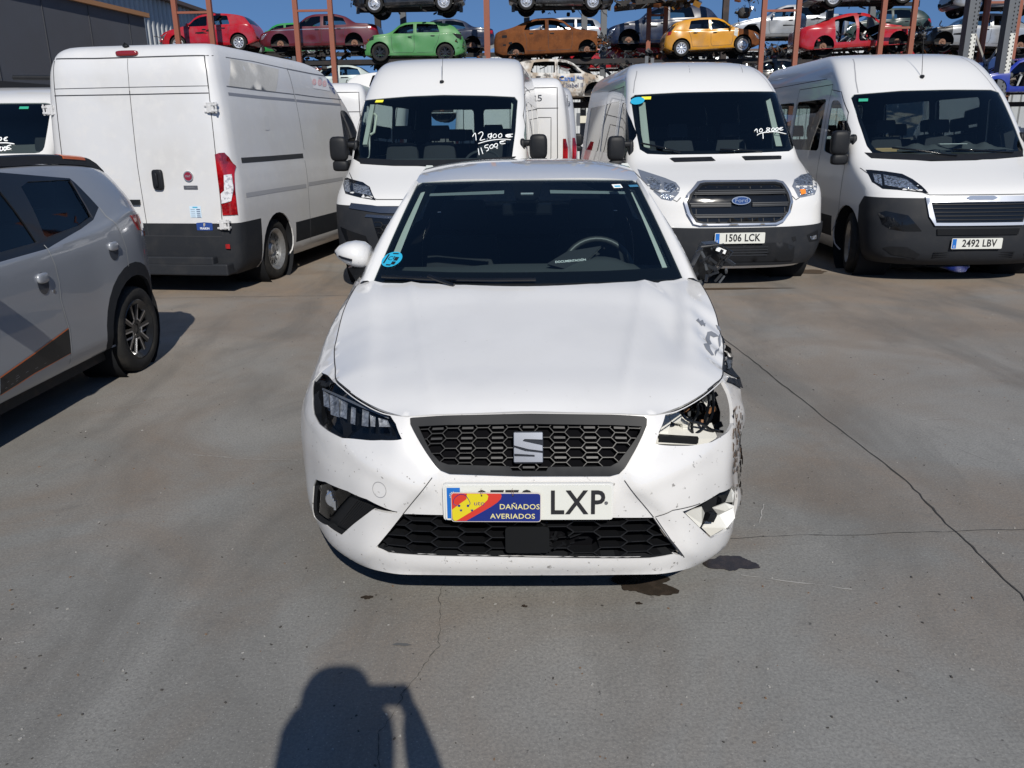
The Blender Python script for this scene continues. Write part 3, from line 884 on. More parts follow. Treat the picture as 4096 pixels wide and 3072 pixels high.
# --- grille
def inset(fn, d): return lambda u, v: np.array(fn(u, v))-fnormal(fn, u, v)*d
SHn = inset(shell, -1)  # placeholder
gframe = mat('grille_frame', (.012, .013, .015), .5, spec=.2)
patch('grille_frame', shell, gr_out, gframe, hero, holes=[gr_in], res=.02, off=.006, thick=.022, angle=40)
gback = patch('grille', inset(shell, .03), [(u*.99, v) for u, v in gr_out], mat('grille_back', (.004, .004, .005), .9, spec=.03), hero, res=.04, off=-.0)
def honeycomb(b, fn, poly, px_, pz_, wd, dp, x_flat=.55, skew=0, gap=None, mi=0, dash=None):
    """long hexagon lattice in surface coordinates; each wall a bar on the surface"""
    us = [p[0] for p in poly]; vs = [p[1] for p in poly]
    segs = set(); dashes = []
    i0, i1 = int(min(us)/px_)-2, int(max(us)/px_)+2; j0, j1 = int(min(vs)/pz_)-2, int(max(vs)/pz_)+2
    a_ = px_*x_flat/2; c = px_/2-2*a_
    for i in range(i0*2, i1*2+1):
        for j in range(j0*2, j1*2+1):
            if (i+j) % 2: continue
            cx, cz = i*px_/2, j*pz_/2
            hexp = [(cx-a_, cz+pz_/2), (cx+a_, cz+pz_/2), (cx+a_+c, cz), (cx+a_, cz-pz_/2), (cx-a_, cz-pz_/2), (cx-a_-c, cz)]
            for k in range(6):
                p, q = hexp[k], hexp[(k+1) % 6]
                segs.add(tuple(sorted(((round(p[0], 4), round(p[1], 4)), (round(q[0], 4), round(q[1], 4))))))
            dashes.append((cx, cz, i, j))
    for p, q in segs:
        n_ = 4
        L = [(p[0]+(q[0]-p[0])*t/n_, p[1]+(q[1]-p[1])*t/n_) for t in range(n_+1)]
        run = []
        for a1, a2 in zip(L[:-1], L[1:]):
            mx, mz = (a1[0]+a2[0])/2, (a1[1]+a2[1])/2
            if not inpoly(mx, mz, poly) or (gap and gap(mx, mz)): continue
            run.append((a1, a2))
        if not run: continue
        a1, a2 = run[0][0], run[-1][1]
        t = np.array((a2[0]-a1[0], a2[1]-a1[1])); t = t/(np.linalg.norm(t)+1e-9); nn = np.array((-t[1], t[0]))*wd/2
        v = []
        for (e, o_) in ((a1, 1), (a1, -1), (a2, -1), (a2, 1)):
            uv = (e[0]+nn[0]*o_, e[1]+nn[1]*o_); P_ = np.array(fn(*uv)); N_ = fnormal(fn, *uv); v += [P_+N_*0, P_-N_*dp]
        b.add(v, [(0, 2, 4, 6), (0, 1, 3, 2), (4, 5, 7, 6), (2, 3, 5, 4), (6, 7, 1, 0)], mi)
    return dashes
gm = MB()
# slant the lattice inward so that the bars sit on a plane just behind the frame
dsh = honeycomb(gm, inset(shell, .004), gr_in, .1035, .0285, .0024, .02, x_flat=.35)
for (cx, cz, i, j) in dsh:
    if i % 2 == 0:
        q = [(cx-.019, cz-.003), (cx+.019, cz-.003), (cx+.019, cz+.003), (cx-.019, cz+.003)]
        if all(inpoly(*p, gr_in) for p in q):
            fn = inset(shell, .006); v = [np.array(fn(*p)) for p in q]+[np.array(inset(shell, .022)(*p)) for p in q]
            gm.add(v, [(0, 1, 2, 3), (0, 4, 5, 1), (1, 5, 6, 2), (2, 6, 7, 3), (3, 7, 4, 0)], 1)
gm.build('grille_mesh', [mat('grille_bars', (.0065, .007, .008), .42, spec=.3), mat('grille_dash', (.014, .0145, .016), .42, spec=.3)], hero)
# lower intake
patch('lower_intake', inset(shell, .075), [(u*.995, v) for u, v in low_out], mat('grille_back', (.004, .004, .005), .9, spec=.03), hero, res=.05)
lm = MB()
hole = SH.many(t7([(1180, 925), (1520, 950), (1530, 1010), (1300, 1000), (1180, 985)]))
dl = honeycomb(lm, inset(shell, .012), low_out, .178, .0375, .0036, .055, x_flat=.36, gap=lambda a, b_: inpoly(a, b_, hole))
lm.build('intake_mesh', mat('intake_bars', (.008, .0085, .010), .45, spec=.3), hero)
for a, b_ in ((low_out, None),):
    v, f = [], []
ib = MB()     # rims of the openings
def lip(b, fn, loop, dp, mi=0, off=.001):
    lp = resamp(loop, .03); n_ = len(lp)
    v = [];
    for p in lp: P_ = np.array(fn(*p)); N_ = fnormal(fn, *p); v += [P_+N_*off, P_-N_*dp]
    b.add(v, [(2*i, 2*((i+1) % n_), 2*((i+1) % n_)+1, 2*i+1) for i in range(n_)], mi)
sh_ = lambda L: [(np.mean([q[0] for q in L])+(p[0]-np.mean([q[0] for q in L]))*.988, np.mean([q[1] for q in L])+(p[1]-np.mean([q[1] for q in L]))*.985) for p in L]
lip(ib, inset(shell, .004), sh_(low_out), .08); lip(ib, shell, gr_out, .035); lip(ib, inset(shell, .004), sh_(fog), .05); lip(ib, inset(shell, .006), sh_(hl), .05)
ib.build('opening_rims', lining, hero)
# radar box in the intake, broken slats beside it
rb = SH.many(t7([(895, 868), (1177, 868), (1180, 1022), (890, 1018)]))
c0 = np.mean([shell(*p) for p in rb], axis=0); nn = fnormal(shell, *np.mean(rb, axis=0))
put_flat('radar_cover', rpoly([(-.068, -.042), (.068, -.042), (.068, .042), (-.068, .042)], .01, 3), .045, Vector(c0)-Vector(nn)*.035, (0, -1, .10), mat('radar_black', (.006, .0065, .007), .35, spec=.25), hero, bevel=.003)
bb_ = MB()
rnd = random.Random(4)
for i in range(16):
    u = rnd.uniform(.045, .17); z_ = rnd.uniform(.29, .325)
    p = np.array(shell(u, vb(z_, u)))+np.array((0, .03, 0))
    bb_.bar(p, p+np.array((rnd.uniform(-.05, .05), rnd.uniform(-.03, .03), rnd.uniform(-.012, .012))), .008, .003)
bb_.build('broken_slats', mat('intake_bars'), hero)
# emblem: squared chrome S
eb = MB()
e0 = SH(*t7([(1043, 322)])[0]); ec = Vector(shell(*e0)); en = Vector((0, -.93, .36)); er = frame_of(en)
def loc(p, h): return tuple(ec+er @ Vector((p[0], p[1], h)))
def eprism(poly, h0, h1, mi=0):
    n_ = len(poly); v = [loc(p, h1) for p in poly]+[loc(p, h0) for p in poly]
    eb.add(v, [tuple(range(n_))]+[(i, i+n_, (i+1) % n_+n_, (i+1) % n_) for i in range(n_)], mi)
a_, h_ = .0475, .051
eprism(rpoly([(-a_, -h_), (a_, -h_), (a_, h_), (-a_, h_)], .008, 3), -.01, .010, 1)
eprism(rpoly([(-a_+.002, .047), (-a_+.002, .006), (.0, -.006), (a_-.002, -.012), (a_-.002, .006), (-.018, .020), (-.012, .026), (a_-.002, .024), (a_-.002, .047)][::-1], .002, 2), .010, .016, 0)
eprism(rpoly([(-a_+.002, -.047), (a_-.002, -.047), (a_-.002, -.018), (-.01, -.012), (-a_+.002, .0)], .002, 2), .010, .016, 0)
eprism([(-a_+.003, -.020), (.02, -.024), (.02, -.030), (-a_+.003, -.028)], .0161, .0165, 1)
eb.build('emblem', [mat('emblem_metal', (.46, .47, .49), .21, metal=1.0), mat('emblem_dark', (.03, .033, .04), .2, metal=.6)], hero, smooth=False, bevel=.0008)
# --- headlight (photo left)
fnH = None
hb = patch('headlight', shell, hl, glass('headlight_lens', (.93, .94, .95), .55), hero, res=.03, off=-.002)
patch('lamp_housing', inset(shell, .07), hl, gloss_black, hb, res=.04)
hin = SH.many(t5([(168, 600), (262, 640), (360, 688), (520, 752), (548, 800), (400, 806), (300, 790), (225, 752), (172, 700)]))
mb = MB()
cells = t5([(175, 605), (205, 622), (210, 700), (178, 690)]), t5([(212, 625), (258, 645), (262, 750), (215, 735)]), t5([(272, 655), (305, 672), (300, 760), (265, 745)]), t5([(325, 690), (350, 700), (345, 790), (320, 782)]), t5([(385, 705), (420, 720), (415, 800), (380, 795)]), t5([(425, 735), (455, 748), (452, 800), (428, 798)]), t5([(470, 752), (520, 765), (535, 800), (475, 800)])
fn4 = inset(shell, .012)
for k, q in enumerate(cells):
    uv = SH.many(q); v = [np.array(fn4(*p)) for p in uv]; c = sum(v)/4-np.array((0, -.02, 0))
    v2 = [c+(p-c)*.55 for p in v]
    mb.add(v+v2, [(0, 1, 5, 4), (1, 2, 6, 5), (2, 3, 7, 6), (3, 0, 4, 7), (4, 5, 6, 7)])
mb.build('reflector', mat('reflector_pale', (.24, .25, .27), .22, coat=.8, var=[(60., .45, .6, (.45, .47, .5), .9), (25., .5, .65, (.05, .055, .06), .8)]), hb)
mb = MB()
for i in range(16):
    t = i/15; p0 = t5([(172+92*t, 600+40*t)])[0]; p1 = t5([(176+92*t, 700+48*t)])[0]
    a, b_ = np.array(inset(shell, .035)(*SH(*p0))), np.array(inset(shell, .035)(*SH(*p1))); mb.bar(a, b_, .0035)
mb.build('lamp_ribs', mat('reflector_pale'), hb)
mb = MB()
ls = SH.many(t5([(165, 590), (262, 632), (362, 680), (520, 744)]))
for p, q in zip(ls[:-1], ls[1:]): mb.bar(inset(shell, .02)(*p), inset(shell, .02)(*q), .006, .006)
mb.build('light_strip', mat('light_strip', (.3, .32, .35), .2), hb)
# --- fog lamp (photo left)
fb = patch('fog_lamp', inset(shell, .03), fog, black_plastic, hero, res=.03)
fi = SH.many(t5([(155, 1120), (200, 1112), (325, 1160), (195, 1300), (148, 1268), (142, 1230)]))
patch('fog_lens', inset(shell, .016), fi, glass('fog_lens', (.55, .57, .57), 1.2), fb, res=.03, thick=.004)
mb = MB()
fl = SH(*t5([(215, 1200)])[0]); fp = Vector(inset(shell, .026)(*fl)); fr_ = frame_of(fnormal(shell, *fl))
for i in range(5): mb.box(fp+fr_ @ Vector((-.024+.012*i, .012-.006*i, .012)), (.008, .006, .034))
mb.lathe([(-.004, .0), (-.004, .030), (0, .034), (.004, .030)], 20, 'y', tuple(fp+Vector((.0, .0, .0))))
mb.build('fog_bulb', headl, fb)
mb = MB()
for i in range(9):
    t = i/8; a = t5([(345+90*t, 1205+35*t)])[0]; b_ = t5([(240+75*t, 1335+35*t)])[0]
    mb.bar(inset(shell, .02)(*SH(*a)), inset(shell, .02)(*SH(*b_)), .004, .006)
mb.build('fog_slats', mat('intake_bars'), fb)
# --- tow cover ring, panel seams
mb = MB()
tc_ = SH(*t5([(488, 1140)])[0]); ring = [(tc_[0]+.0265*math.cos(t), tc_[1]+.0265*math.sin(t)) for t in np.linspace(0, 2*math.pi, 33)]
mb.add(*strip('', shell, ring, .0022, None, None))
mb.build('tow_cover_seam', mat('seam_grey', (.28, .28, .29), .6), hero)
mb = MB()
for L in (t7([(388, 528), (300, 640), (190, 776)]), t7([(1698, 546), (1800, 680), (1895, 796)]), t7([(2090, 1060), (1985, 930), (1892, 800)]), t6([(790, 1235), (880, 1200), (1020, 1165)]), t6([(795, 1240), (870, 1350), (940, 1440)])):
    mb.add(*strip('', shell, SH.many(L), .0030, None, None, off=.002))
mb.build('panel_seam', seam_m, hero)
mb = MB()
for s_ in (-1, 1):
    L = [(s_*p[0]*1.0, p[1]) for p in fe if p[0] > .56 and p[1] < 1.24 and p[1] > .30]
    mb.add(*strip('', lambda a, b_: hood(a, b_), L, .0042, None, None, off=.001))
L = [p for p in fe if abs(p[0]) < .40]
mb.build('bonnet_seam', seam_m, hero)
# front edge gap between hood and grille
# --- number plate + hanging sign
pl0 = Vector((-.003, -.010, .470))
prt = plate(hero, pl0, (0, -1, .06), '', .525, .115)
q = pl0+Vector((0, -.0085, 0))
put_text('plate_lettering', 'LXP', .112, q+Vector((.155, 0, -.002)), (0, -1, .06), ink, prt, ext=.001, sx=.86, bold=.0015, spacing=1.12)
put_text('plate_lettering', '0778', .112, q+Vector((-.075, 0, -.0)), (0, -1, .06), ink, prt, ext=.001, sx=.80, bold=.0015, spacing=1.05)
mb = MB()
for i in range(12):
    t = 2*math.pi*i/12; p = q+Vector((-.235+.0115*math.cos(t), -.0006, .028+.0115*math.sin(t))); mb.box(p, (.003, .001, .003), (0, .78, 0))
mb.build('star_ring', plate_w, prt)
mb = MB(); mb.lathe([(-.002, .0), (-.002, .005), (.0, .006)], 12, 'y', (q.x+.247, q.y, q.z)); mb.build('plate_screw', satin, prt)
mb = MB()
fr6 = rpoly([(-.27, -.063), (.27, -.063), (.27, .063), (-.27, .063)], .012, 3)
mb.prism([(p[0]+pl0.x, p[1]+pl0.z) for p in fr6], -.0085, .004, 'y'); mb.build('plate_holder', mat('plate_holder', (.6, .6, .58), .5), hero)

# hanging sign (a thing of its own)
sg = thing('hanging_sign', 'small blue, yellow and red sign wired over the number plate of the white hatchback', 'sign', (HX-.104, HY-.030, .461))
sw, shh = .1415, .049
srot = R(.4)
sg.rotation_euler = (R(-2), srot, 0)
base = rpoly([(-sw, -shh), (sw, -shh), (sw, shh), (-sw, shh)], .010, 3)
sblue = mat('sign_blue', (.008, .020, .155), .4); syel = mat('sign_yellow', (.58, .48, .015), .4); sred = mat('sign_red', (.50, .035, .022), .4)
mb = MB().prism(base, 0, .006, 'y'); mb.build('sign_board', [mat('sign_edge', (.55, .5, .45), .6)], sg)
def flat(poly, lay): b = MB(); b.prism(poly, -.0006*lay-.0006, -.0006*lay, 'y'); return b
b2 = rpoly([(-sw+.002, -shh+.002), (sw-.002, -shh+.002), (sw-.002, shh-.002), (-sw+.002, shh-.002)], .009, 3)
flat(b2, 0).build('sign_field', sblue, sg)
def P_(x, y): return (-.1415+(x-530)/610*.283, .049-(y-625)/205*.098)
red_p = [P_(532, 640), P_(545, 627), P_(868, 628), P_(873, 645), P_(860, 670), P_(830, 705), P_(630, 826), P_(555, 826), P_(534, 815)]
flat([P_(*p) for p in ((545, 627), (868, 628), (874, 645), (868, 665), (845, 690), (800, 722), (632, 822), (560, 824), (536, 800), (533, 640))], 1).build('red_band', sred, sg)
flat([P_(*p) for p in ((640, 628), (770, 630), (784, 645), (778, 672), (740, 710), (575, 815), (560, 822), (545, 820), (538, 805), (536, 742), (590, 700), (635, 668))], 2).build('yellow_band', syel, sg)
fl_ = MB()
for L, r_ in (([(545, 700), (552, 665), (575, 642), (600, 632), (628, 640), (645, 662), (660, 695), (650, 712)], .0011),):
    fl_.tube([(*[P_(*p)[0]], -.0022, P_(*p)[1]) for p in [tuple(x) for x in crm(L, 4)]], .0010, 5)
for cx in (585, 645): fl_.lathe([(-.003, 0), (-.003, .0038), (-.0016, .0042)], 14, 'y', (P_(cx, 714)[0], 0, P_(cx, 714)[1]))
fl_.tube([(P_(545, 712)[0], -.0022, P_(545, 700)[1]), (P_(575, 712)[0], -.0022, P_(575, 716)[1])], .0009, 5)
for cx in (597, 672):
    c = P_(cx, 746); st = [(c[0]+(.0055 if k % 2 == 0 else .0024)*math.cos(math.pi*k/5+1.57), c[1]+(.0055 if k % 2 == 0 else .0024)*math.sin(math.pi*k/5+1.57)) for k in range(10)]
    fl_.prism(st, -.0026, -.0018, 'y')
fl_.build('car_doodle', sblue, sg)
v, f = text_mesh('uto', .022, ext=.0003, sx=1.15); c = P_(722, 696)
mk('sign_lettering', [(p[0]+c[0], -.0026, p[1]+c[1]) for p in v], f, mat('sign_violet', (.22, .06, .30), .5), sg, smooth=False)
sy2 = mat('sign_letters', (.62, .56, .25), .5)
for s_, cx, cy, sz, sx_ in (('DAÑADOS', 995, 722, .0232, 1.0), ('AVERIADOS', 948, 790, .0225, 1.0)):
    v, f = text_mesh(s_, sz, ext=.0004, sx=sx_, bold=.0002, spacing=1.05); xs = [p[0] for p in v]; want = (270 if s_[0] == 'D' else 305)/610*.283
    k = want/(max(xs)-min(xs)); c = P_(cx, cy)
    mk('sign_lettering', [(p[0]*k+c[0], -.0014+p[2]*.5, p[1]*1.06+c[1]) for p in v], f, sy2, sg, smooth=False)
wb = MB()
for cx in (738, 950):
    c = P_(cx, 642)
    wb.lathe([(-.0022, .0), (-.0022, .0028)], 12, 'y', (c[0], 0, c[1]), mi=1)
    t0 = (c[0], -.003, c[1]); wb.tube([t0, (c[0]-.003, -.004, c[1]+.008), (c[0]-.004, -.002, c[1]+.016), (c[0]-.001, .010, c[1]+.020)], .0006, 5)
    wb.tube([t0, (c[0]+.003, -.003, c[1]+.013), (c[0]+.001, .0, c[1]+.018)], .0006, 5)
wb.build('wire', [mat('wire', (.2, .12, .08), .6), lining], sg)

# --- glasshouse
def ws(a, b):
    B = np.array((.70*a, 1.225-.15*(1-a*a), .972-.012*a*a)); T = np.array((.556*a, 1.85-.10*(1-a*a), 1.374-.012*a*a))
    p = B+(T-B)*b; k = .018*4*b*(1-b)
    return p+np.array((0, -.5, .85))*k*(1-.5*a*a)
def WS(px, py): return WT(px, py)
WT = Tracer(ws, -1, 1, 0, 1, (HX, HY, 0))
wa, wb0, wb1 = .985, .005, .99
wso = [(-wa, wb0)]+[(a, wb0) for a in np.linspace(-wa, wa, 12)[1:-1]]+[(wa, wb0), (wa, .3), (wa, .7), (wa, wb1-.04), (wa-.04, wb1)]+[(a, wb1) for a in np.linspace(.85, -.85, 10)]+[(-wa+.04, wb1), (-wa, wb1-.04), (-wa, .7), (-wa, .3)]
hero_ws = patch('windscreen', ws, wso, wsglass, hero, res=.09)
inn = [(-.945, .115), (-.5, .10), (0, .098), (.5, .10), (.945, .115), (.945, .5), (.935, .925), (.90, .955), (.16, .965), (.13, .93), (.10, .80), (.05, .76), (-.05, .76), (-.10, .80), (-.13, .93), (-.16, .965), (-.90, .955), (-.935, .925), (-.945, .5)]
patch('windscreen_border', inset(ws, .004), wso, gloss_black, hero_ws, holes=[inn], res=.06)
def roof(a, b):
    y0 = 1.85-.10*(1-a*a); y = y0+(3.66-y0)*b
    hw = pch([1.75, 1.95, 2.3, 3.0, 3.7], [.555, .568, .575, .56, .50])(y); zz = pch([1.74, 1.80, 1.95, 2.15, 2.45, 2.9, 3.4, 3.7], [1.372, 1.385, 1.408, 1.430, 1.447, 1.44, 1.40, 1.35])(y)
    return (hw*a, y, zz-.042*abs(a)**3)
patch('roof_panel', roof, [(-1, 0), (1, 0), (1, 1), (-1, 1)], [white, lining], hero, res=.05, thick=.02)
def gh(p, t, s=1):
    B = np.array((pch([0, .1, .3, .7, 1], [.752, .775, .80, .80, .70])(p), 1.24+p*2.54, .953+.075*p)); T = np.array((pch([0, .3, .7, 1], [.562, .577, .562, .508])(p), 1.83+p*1.80, pch([0, .1, .3, .6, 1], [1.345, 1.369, 1.398, 1.395, 1.322])(p)))
    q = B+(T-B)*t; q[0] += .022*4*t*(1-t); q[0] *= s
    return q
def loopq(p0, p1, t0, t1, d0=0, d1=0): return rpoly([(p0, t0), (p1, t0), (p1-d1, t1), (p0+d0, t1)], .03, 3)
for s_ in (-1, 1):
    fnS = (lambda p, t, s_=s_: gh(p, t, s_)) if s_ > 0 else (lambda p, t: gh(p, t, -1))
    fl_ = s_ < 0
    w1, w2 = loopq(.06, .40, .06, .90, .02, 0), loopq(.46, .84, .06, .90, 0, .06)
    patch('window_pillars', fnS, [(0, 0), (1, 0), (1, 1), (0, 1)], [white, lining], hero, holes=[w1, w2], res=.06, thick=.03, flip=s_ > 0 and False or (s_ < 0))
    for w_ in (w1, w2): patch('side_window', fnS, w_, winglass, hero, res=.08, flip=s_ < 0)
    # front pillar between windscreen and side glass
    v = []; n_ = 16
    for i in range(n_+1):
        b = i/n_; p0 = np.array(ws(s_*.985, b)); p1 = np.array(gh(0, b, s_)); m_ = (p0+p1)/2+np.array((s_*.012, -.012, .012)); m0 = p0*.75+p1*.25+np.array((s_*.006, -.012, .012))
        v += [p0+np.array((0, 0, -.004)), m0, m_, p1+np.array((s_*.004, -.004, .0)), p1+np.array((s_*0, .02, 0))]
    f = [(5*i+j, 5*i+j+1, 5*i+j+6, 5*i+j+5) for i in range(n_) for j in range(4)]
    if s_ < 0: f = [tuple(reversed(q)) for q in f]
    mk('front_pillar', v, f, white, hero, angle=60)
def rg(a, b):
    B = np.array((.70*a, 3.97-.17*a*a, 1.05)); T = np.array((.52*a, 3.66-.03*a*a, 1.36-.02*a*a)); return B+(T-B)*b
patch('tailgate', rg, [(-1, 0), (1, 0), (1, 1), (-1, 1)], [white, lining], hero, holes=[rpoly([(-.85, .12), (.85, .12), (.85, .9), (-.85, .9)], .08, 3)], res=.12, thick=.02, flip=True)
patch('rear_window', rg, rpoly([(-.85, .12), (.85, .12), (.85, .9), (-.85, .9)], .08, 3), tinted, hero, res=.15, flip=True)
# cowl between bonnet and glass
mb = MB(); v = []
for i in range(21):
    a = -1+i/10; p = np.array(ws(a, 0)); v += [p+np.array((0, -.05, -.03)), p+np.array((0, 0, -.002)), p+np.array((0, .03, .012))]
mk('cowl', v, [(3*i+j, 3*i+3+j, 3*i+4+j, 3*i+1+j) for i in range(20) for j in range(2)], black_plastic, hero)
# wiper
mb = MB()
wp = [ws(-.93, .035), ws(-.6, .022), ws(-.2, .018), ws(.05, .02)]
mb.tube([np.array(p)+np.array((0, -.012, .012)) for p in wp], .008, 6)
mb.tube([np.array(ws(-.45, .0))+np.array((0, -.02, .0)), np.array(ws(-.62, .03))+np.array((0, -.015, .02))], .009, 6)
mb.build('wiper', gloss_black, hero)
# interior
dashm = mat('dashboard', (.06, .066, .068), .75, bump=(120, .2, .002))
mb = MB(); prof = [(1.12, .90), (1.22, .925), (1.40, .935), (1.60, .945), (1.74, .95), (1.80, .93), (1.83, .86), (1.80, .70), (1.85, .45)]
nx = 24; v = []
for i in range(nx+1):
    x = -.70+1.4*i/nx
    for (y, z_) in prof:
        hump = .05*math.exp(-((x-.36)/.15)**4)*math.exp(-((y-1.66)/.14)**4)
        tr = .012*math.exp(-((x-.02)/.28)**6)*math.exp(-((y-1.76)/.07)**4)
        v.append((x*(1-.05*(1-0)), y-.10*(1-(x/.7)**2)*0-.02, z_+hump+tr))
k = len(prof)
mk('dashboard', v, [(i*k+j, (i+1)*k+j, (i+1)*k+j+1, i*k+j+1) for i in range(nx) for j in range(k-1)], dashm, hero, angle=50)
mb = MB(); c = Vector((.37, 1.93, .885)); rot = Euler((R(62), 0, 0)).to_matrix()
ringp = [c+rot @ Vector((.182*math.cos(t), .182*math.sin(t), 0)) for t in np.linspace(0, 2*math.pi, 40)]
mb.tube(ringp, .016, 8, cap=False)
mb.lathe([(-.03, .0), (-.03, .07), (0, .075)], 16, 'z'); 
hubv = mb.v[-48:]; mb.v[-48:] = [tuple(c+rot @ Vector(p)) for p in hubv]
for t in (0, math.pi, -math.pi/2): mb.bar(c+rot @ Vector((.06*math.cos(t), .06*math.sin(t), -.01)), c+rot @ Vector((.18*math.cos(t), .18*math.sin(t), -.005)), .035, .012)
mb.build('steering_wheel', mat('wheel_leather', (.04, .043, .046), .45), hero, smooth=True, angle=50)
def seat(name, parent, x, y, w_=.50, m=None, zb=.30, h_=.62, lean=.16, head=True, hr_gap=True):
    b = MB()
    def slab(z0, z1, w0, w1, th, y0, y1, n_=6):
        vv = []; L = []
        for i in range(n_+1):
            t = i/n_; z_ = z0+(z1-z0)*t; ww = (w0+(w1-w0)*t)*(1-.10*(2*t-1)**4); yy = y0+(y1-y0)*t
            sec = [(-ww/2, yy-th*.35), (-ww*.36, yy-th/2), (ww*.36, yy-th/2), (ww/2, yy-th*.35), (ww/2, yy+th*.35), (ww*.36, yy+th/2), (-ww*.36, yy+th/2), (-ww/2, yy+th*.35)]
            L.append([(x+p, q, z_) for p, q in sec])
        for l_ in L: vv += l_
        ff = [(i*8+j, i*8+(j+1) % 8, (i+1)*8+(j+1) % 8, (i+1)*8+j) for i in range(n_) for j in range(8)]+[tuple(range(7, -1, -1)), tuple(n_*8+j for j in range(8))]
        b.add(vv, ff)
    slab(zb+.1, zb+.1+h_, w_, w_*.82, .13, y, y+lean)
    b.box((x, y-.22, zb+.07), (w_, .5, .14))
    if head:
        yy = y+lean+.02; zt = zb+.1+h_
        slab(zt+.04, zt+.20, w_*.55, w_*.50, .09, yy, yy+.02)
        for s2 in (-.07, .07): b.tube([(x+s2, yy, zt-.03), (x+s2, yy, zt+.06)], .008, 6)
    return b.build(name, m or cloth, parent, smooth=True, angle=40)
seat('seat', hero, .37, 2.26); seat('seat', hero, -.37, 2.26)
seat('rear_seat', hero, 0, 3.05, 1.25, h_=.5)
mb = MB(); mb.box((0, 2.2, .27), (1.45, 2.9, .06)); mb.box((0, 1.10, .60), (1.35, .03, .62)); mb.box((0, 3.3, .7), (1.3, .04, .75)); mb.build('cabin_floor', lining, hero)
# pillar trims seen through the glass
ptrim = mat('pillar_trim', (.50, .53, .50), .7)
mb = MB()
for s_ in (-1, 1):
    v = []
    for i in range(11):
        b = .06+.88*i/10; p = np.array(ws(s_*.955, b)); q_ = np.array(ws(s_*(.90+.012*b), b))
        v += [p+np.array((0, .03, -.03)), q_+np.array((-s_*.0, .035, -.03)), q_+np.array((s_*.01, .10, -.02))]
    f = [(3*i+j, 3*i+3+j, 3*i+4+j, 3*i+1+j) for i in range(10) for j in range(2)]
    mb.add(v, f)
mb.build('pillar_trim', ptrim, hero)
mb = MB()
for s_ in (-1, 1):      # header lining with folded sun visors
    v = [np.array(ws(s_*a, b))+np.array((0, .04, -.035)) for a, b in ((.20, .945), (.86, .93), (.86, .90), (.20, .905))]
    mb.add(v+[p+np.array((0, .05, .0)) for p in v], [(0, 1, 2, 3), (3, 2, 6, 7)])
mb.build('sun_visor', mat('visor', (.20, .23, .235), .7), hero)
mb = MB()
for s_ in (-1, 1):       # centre pillars, inside
    for p0, w_ in ((.43, .05),):
        a, b = gh(p0, .02, s_), gh(p0+.01, .97, s_); mb.bar(a-np.array((s_*.03, 0, 0)), b-np.array((s_*.03, 0, 0)), .05, .09)
mb.build('centre_pillar', ptrim, hero)
# mirror and camera cluster at the top of the windscreen
mb = MB(); c = Vector(ws(0, .80))+Vector((0, .05, -.03))
mb.box(c, (.11, .09, .05), (R(-32), 0, 0)); mb.box(c+Vector((.0, .07, -.045)), (.25, .03, .065), (R(-12), 0, R(6)))
mb.build('inner_mirror', gloss_black, hero, bevel=.012)
mb = MB(); c = Vector(ws(.0, .83)); mb.box(c+Vector((0, .012, -.012)), (.06, .03, .012), (R(-35), 0, 0)); mb.build('camera_cover', mat('cam_cover', (.3, .32, .34), .4), hero)
# stickers on the glass
n_ws = -fnormal(ws, 0, .5)*-1
def wsn(a, b): return fnormal(ws, a, b)
def on_ws(px, py, off=.002):
    a = WT(px, py); return Vector(ws(*a))+Vector(wsn(*a))*off, wsn(*a)
sk = mat('sticker_blue', (.02, .33, .52), .5)
p, n_ = on_ws(847, 561)
st = put_flat('round_sticker', circ((0, 0), .0505, 28), .0012, p, n_, sk, hero)
for x0, y0, x1, y1 in ((.012, -.008, .032, .016), (.010, -.034, .030, -.014), (-.034, -.03, -.026, .03), (-.012, -.042, .012, -.034), (-.012, .034, .018, .041), (.004, -.0, .009, .02)):
    put_flat('sticker_mark', [(x0, y0), (x1, y0), (x1, y1), (x0, y1)], .0006, p+Vector(n_)*.0013, n_, ink, st)
put_text('sticker_letter', 'C', .036, p+Vector(n_)*.0016+frame_of(n_) @ Vector((-.010, .004, 0)), n_, ink, st, ext=.0005)
p, n_ = on_ws(1333, 403)
st = put_flat('square_sticker', [(-.024, -.015), (.024, -.015), (.024, .016), (-.024, .016)], .0012, p, n_, paper, hero)
put_flat('sticker_mark', [(-.016, -.008), (.016, -.008), (.016, .004), (-.016, .004)], .0006, p+Vector(n_)*.0013, n_, sk, st)
p, n_ = on_ws(1368, 402)
put_flat('glass_print', [(-.025, -.010), (.025, -.010), (.025, .008), (-.025, .008)], .0006, p, n_, mat('print_blue', (.03, .14, .25), .6), hero)
# folder on the dashboard with its word
fd = thing('document_folder', 'black document folder with white lettering on the dashboard of the white hatchback', 'folder', (HX+.20, HY+1.63, .992))
a, b = R(24), R(-20)
mb = MB(); mb.prism([(-.10, -.02), (.03, -.075), (.115, .01), (.16, .055), (-.0, .04)], 0, .012, 'z'); fo = mb.build('folder_cover', mat('folder_black', (.014, .015, .017), .45), fd, bevel=.003)
fd.rotation_euler = (R(48), R(-4), 0)
v, f = text_mesh('DOCUMENTACIÓN', .017, ext=.0004, bold=.0004); mk('folder_lettering', [(p_[0]+.01, p_[1]-.015, p_[2]+.0128) for p_ in v], f, paper, fd, smooth=False)
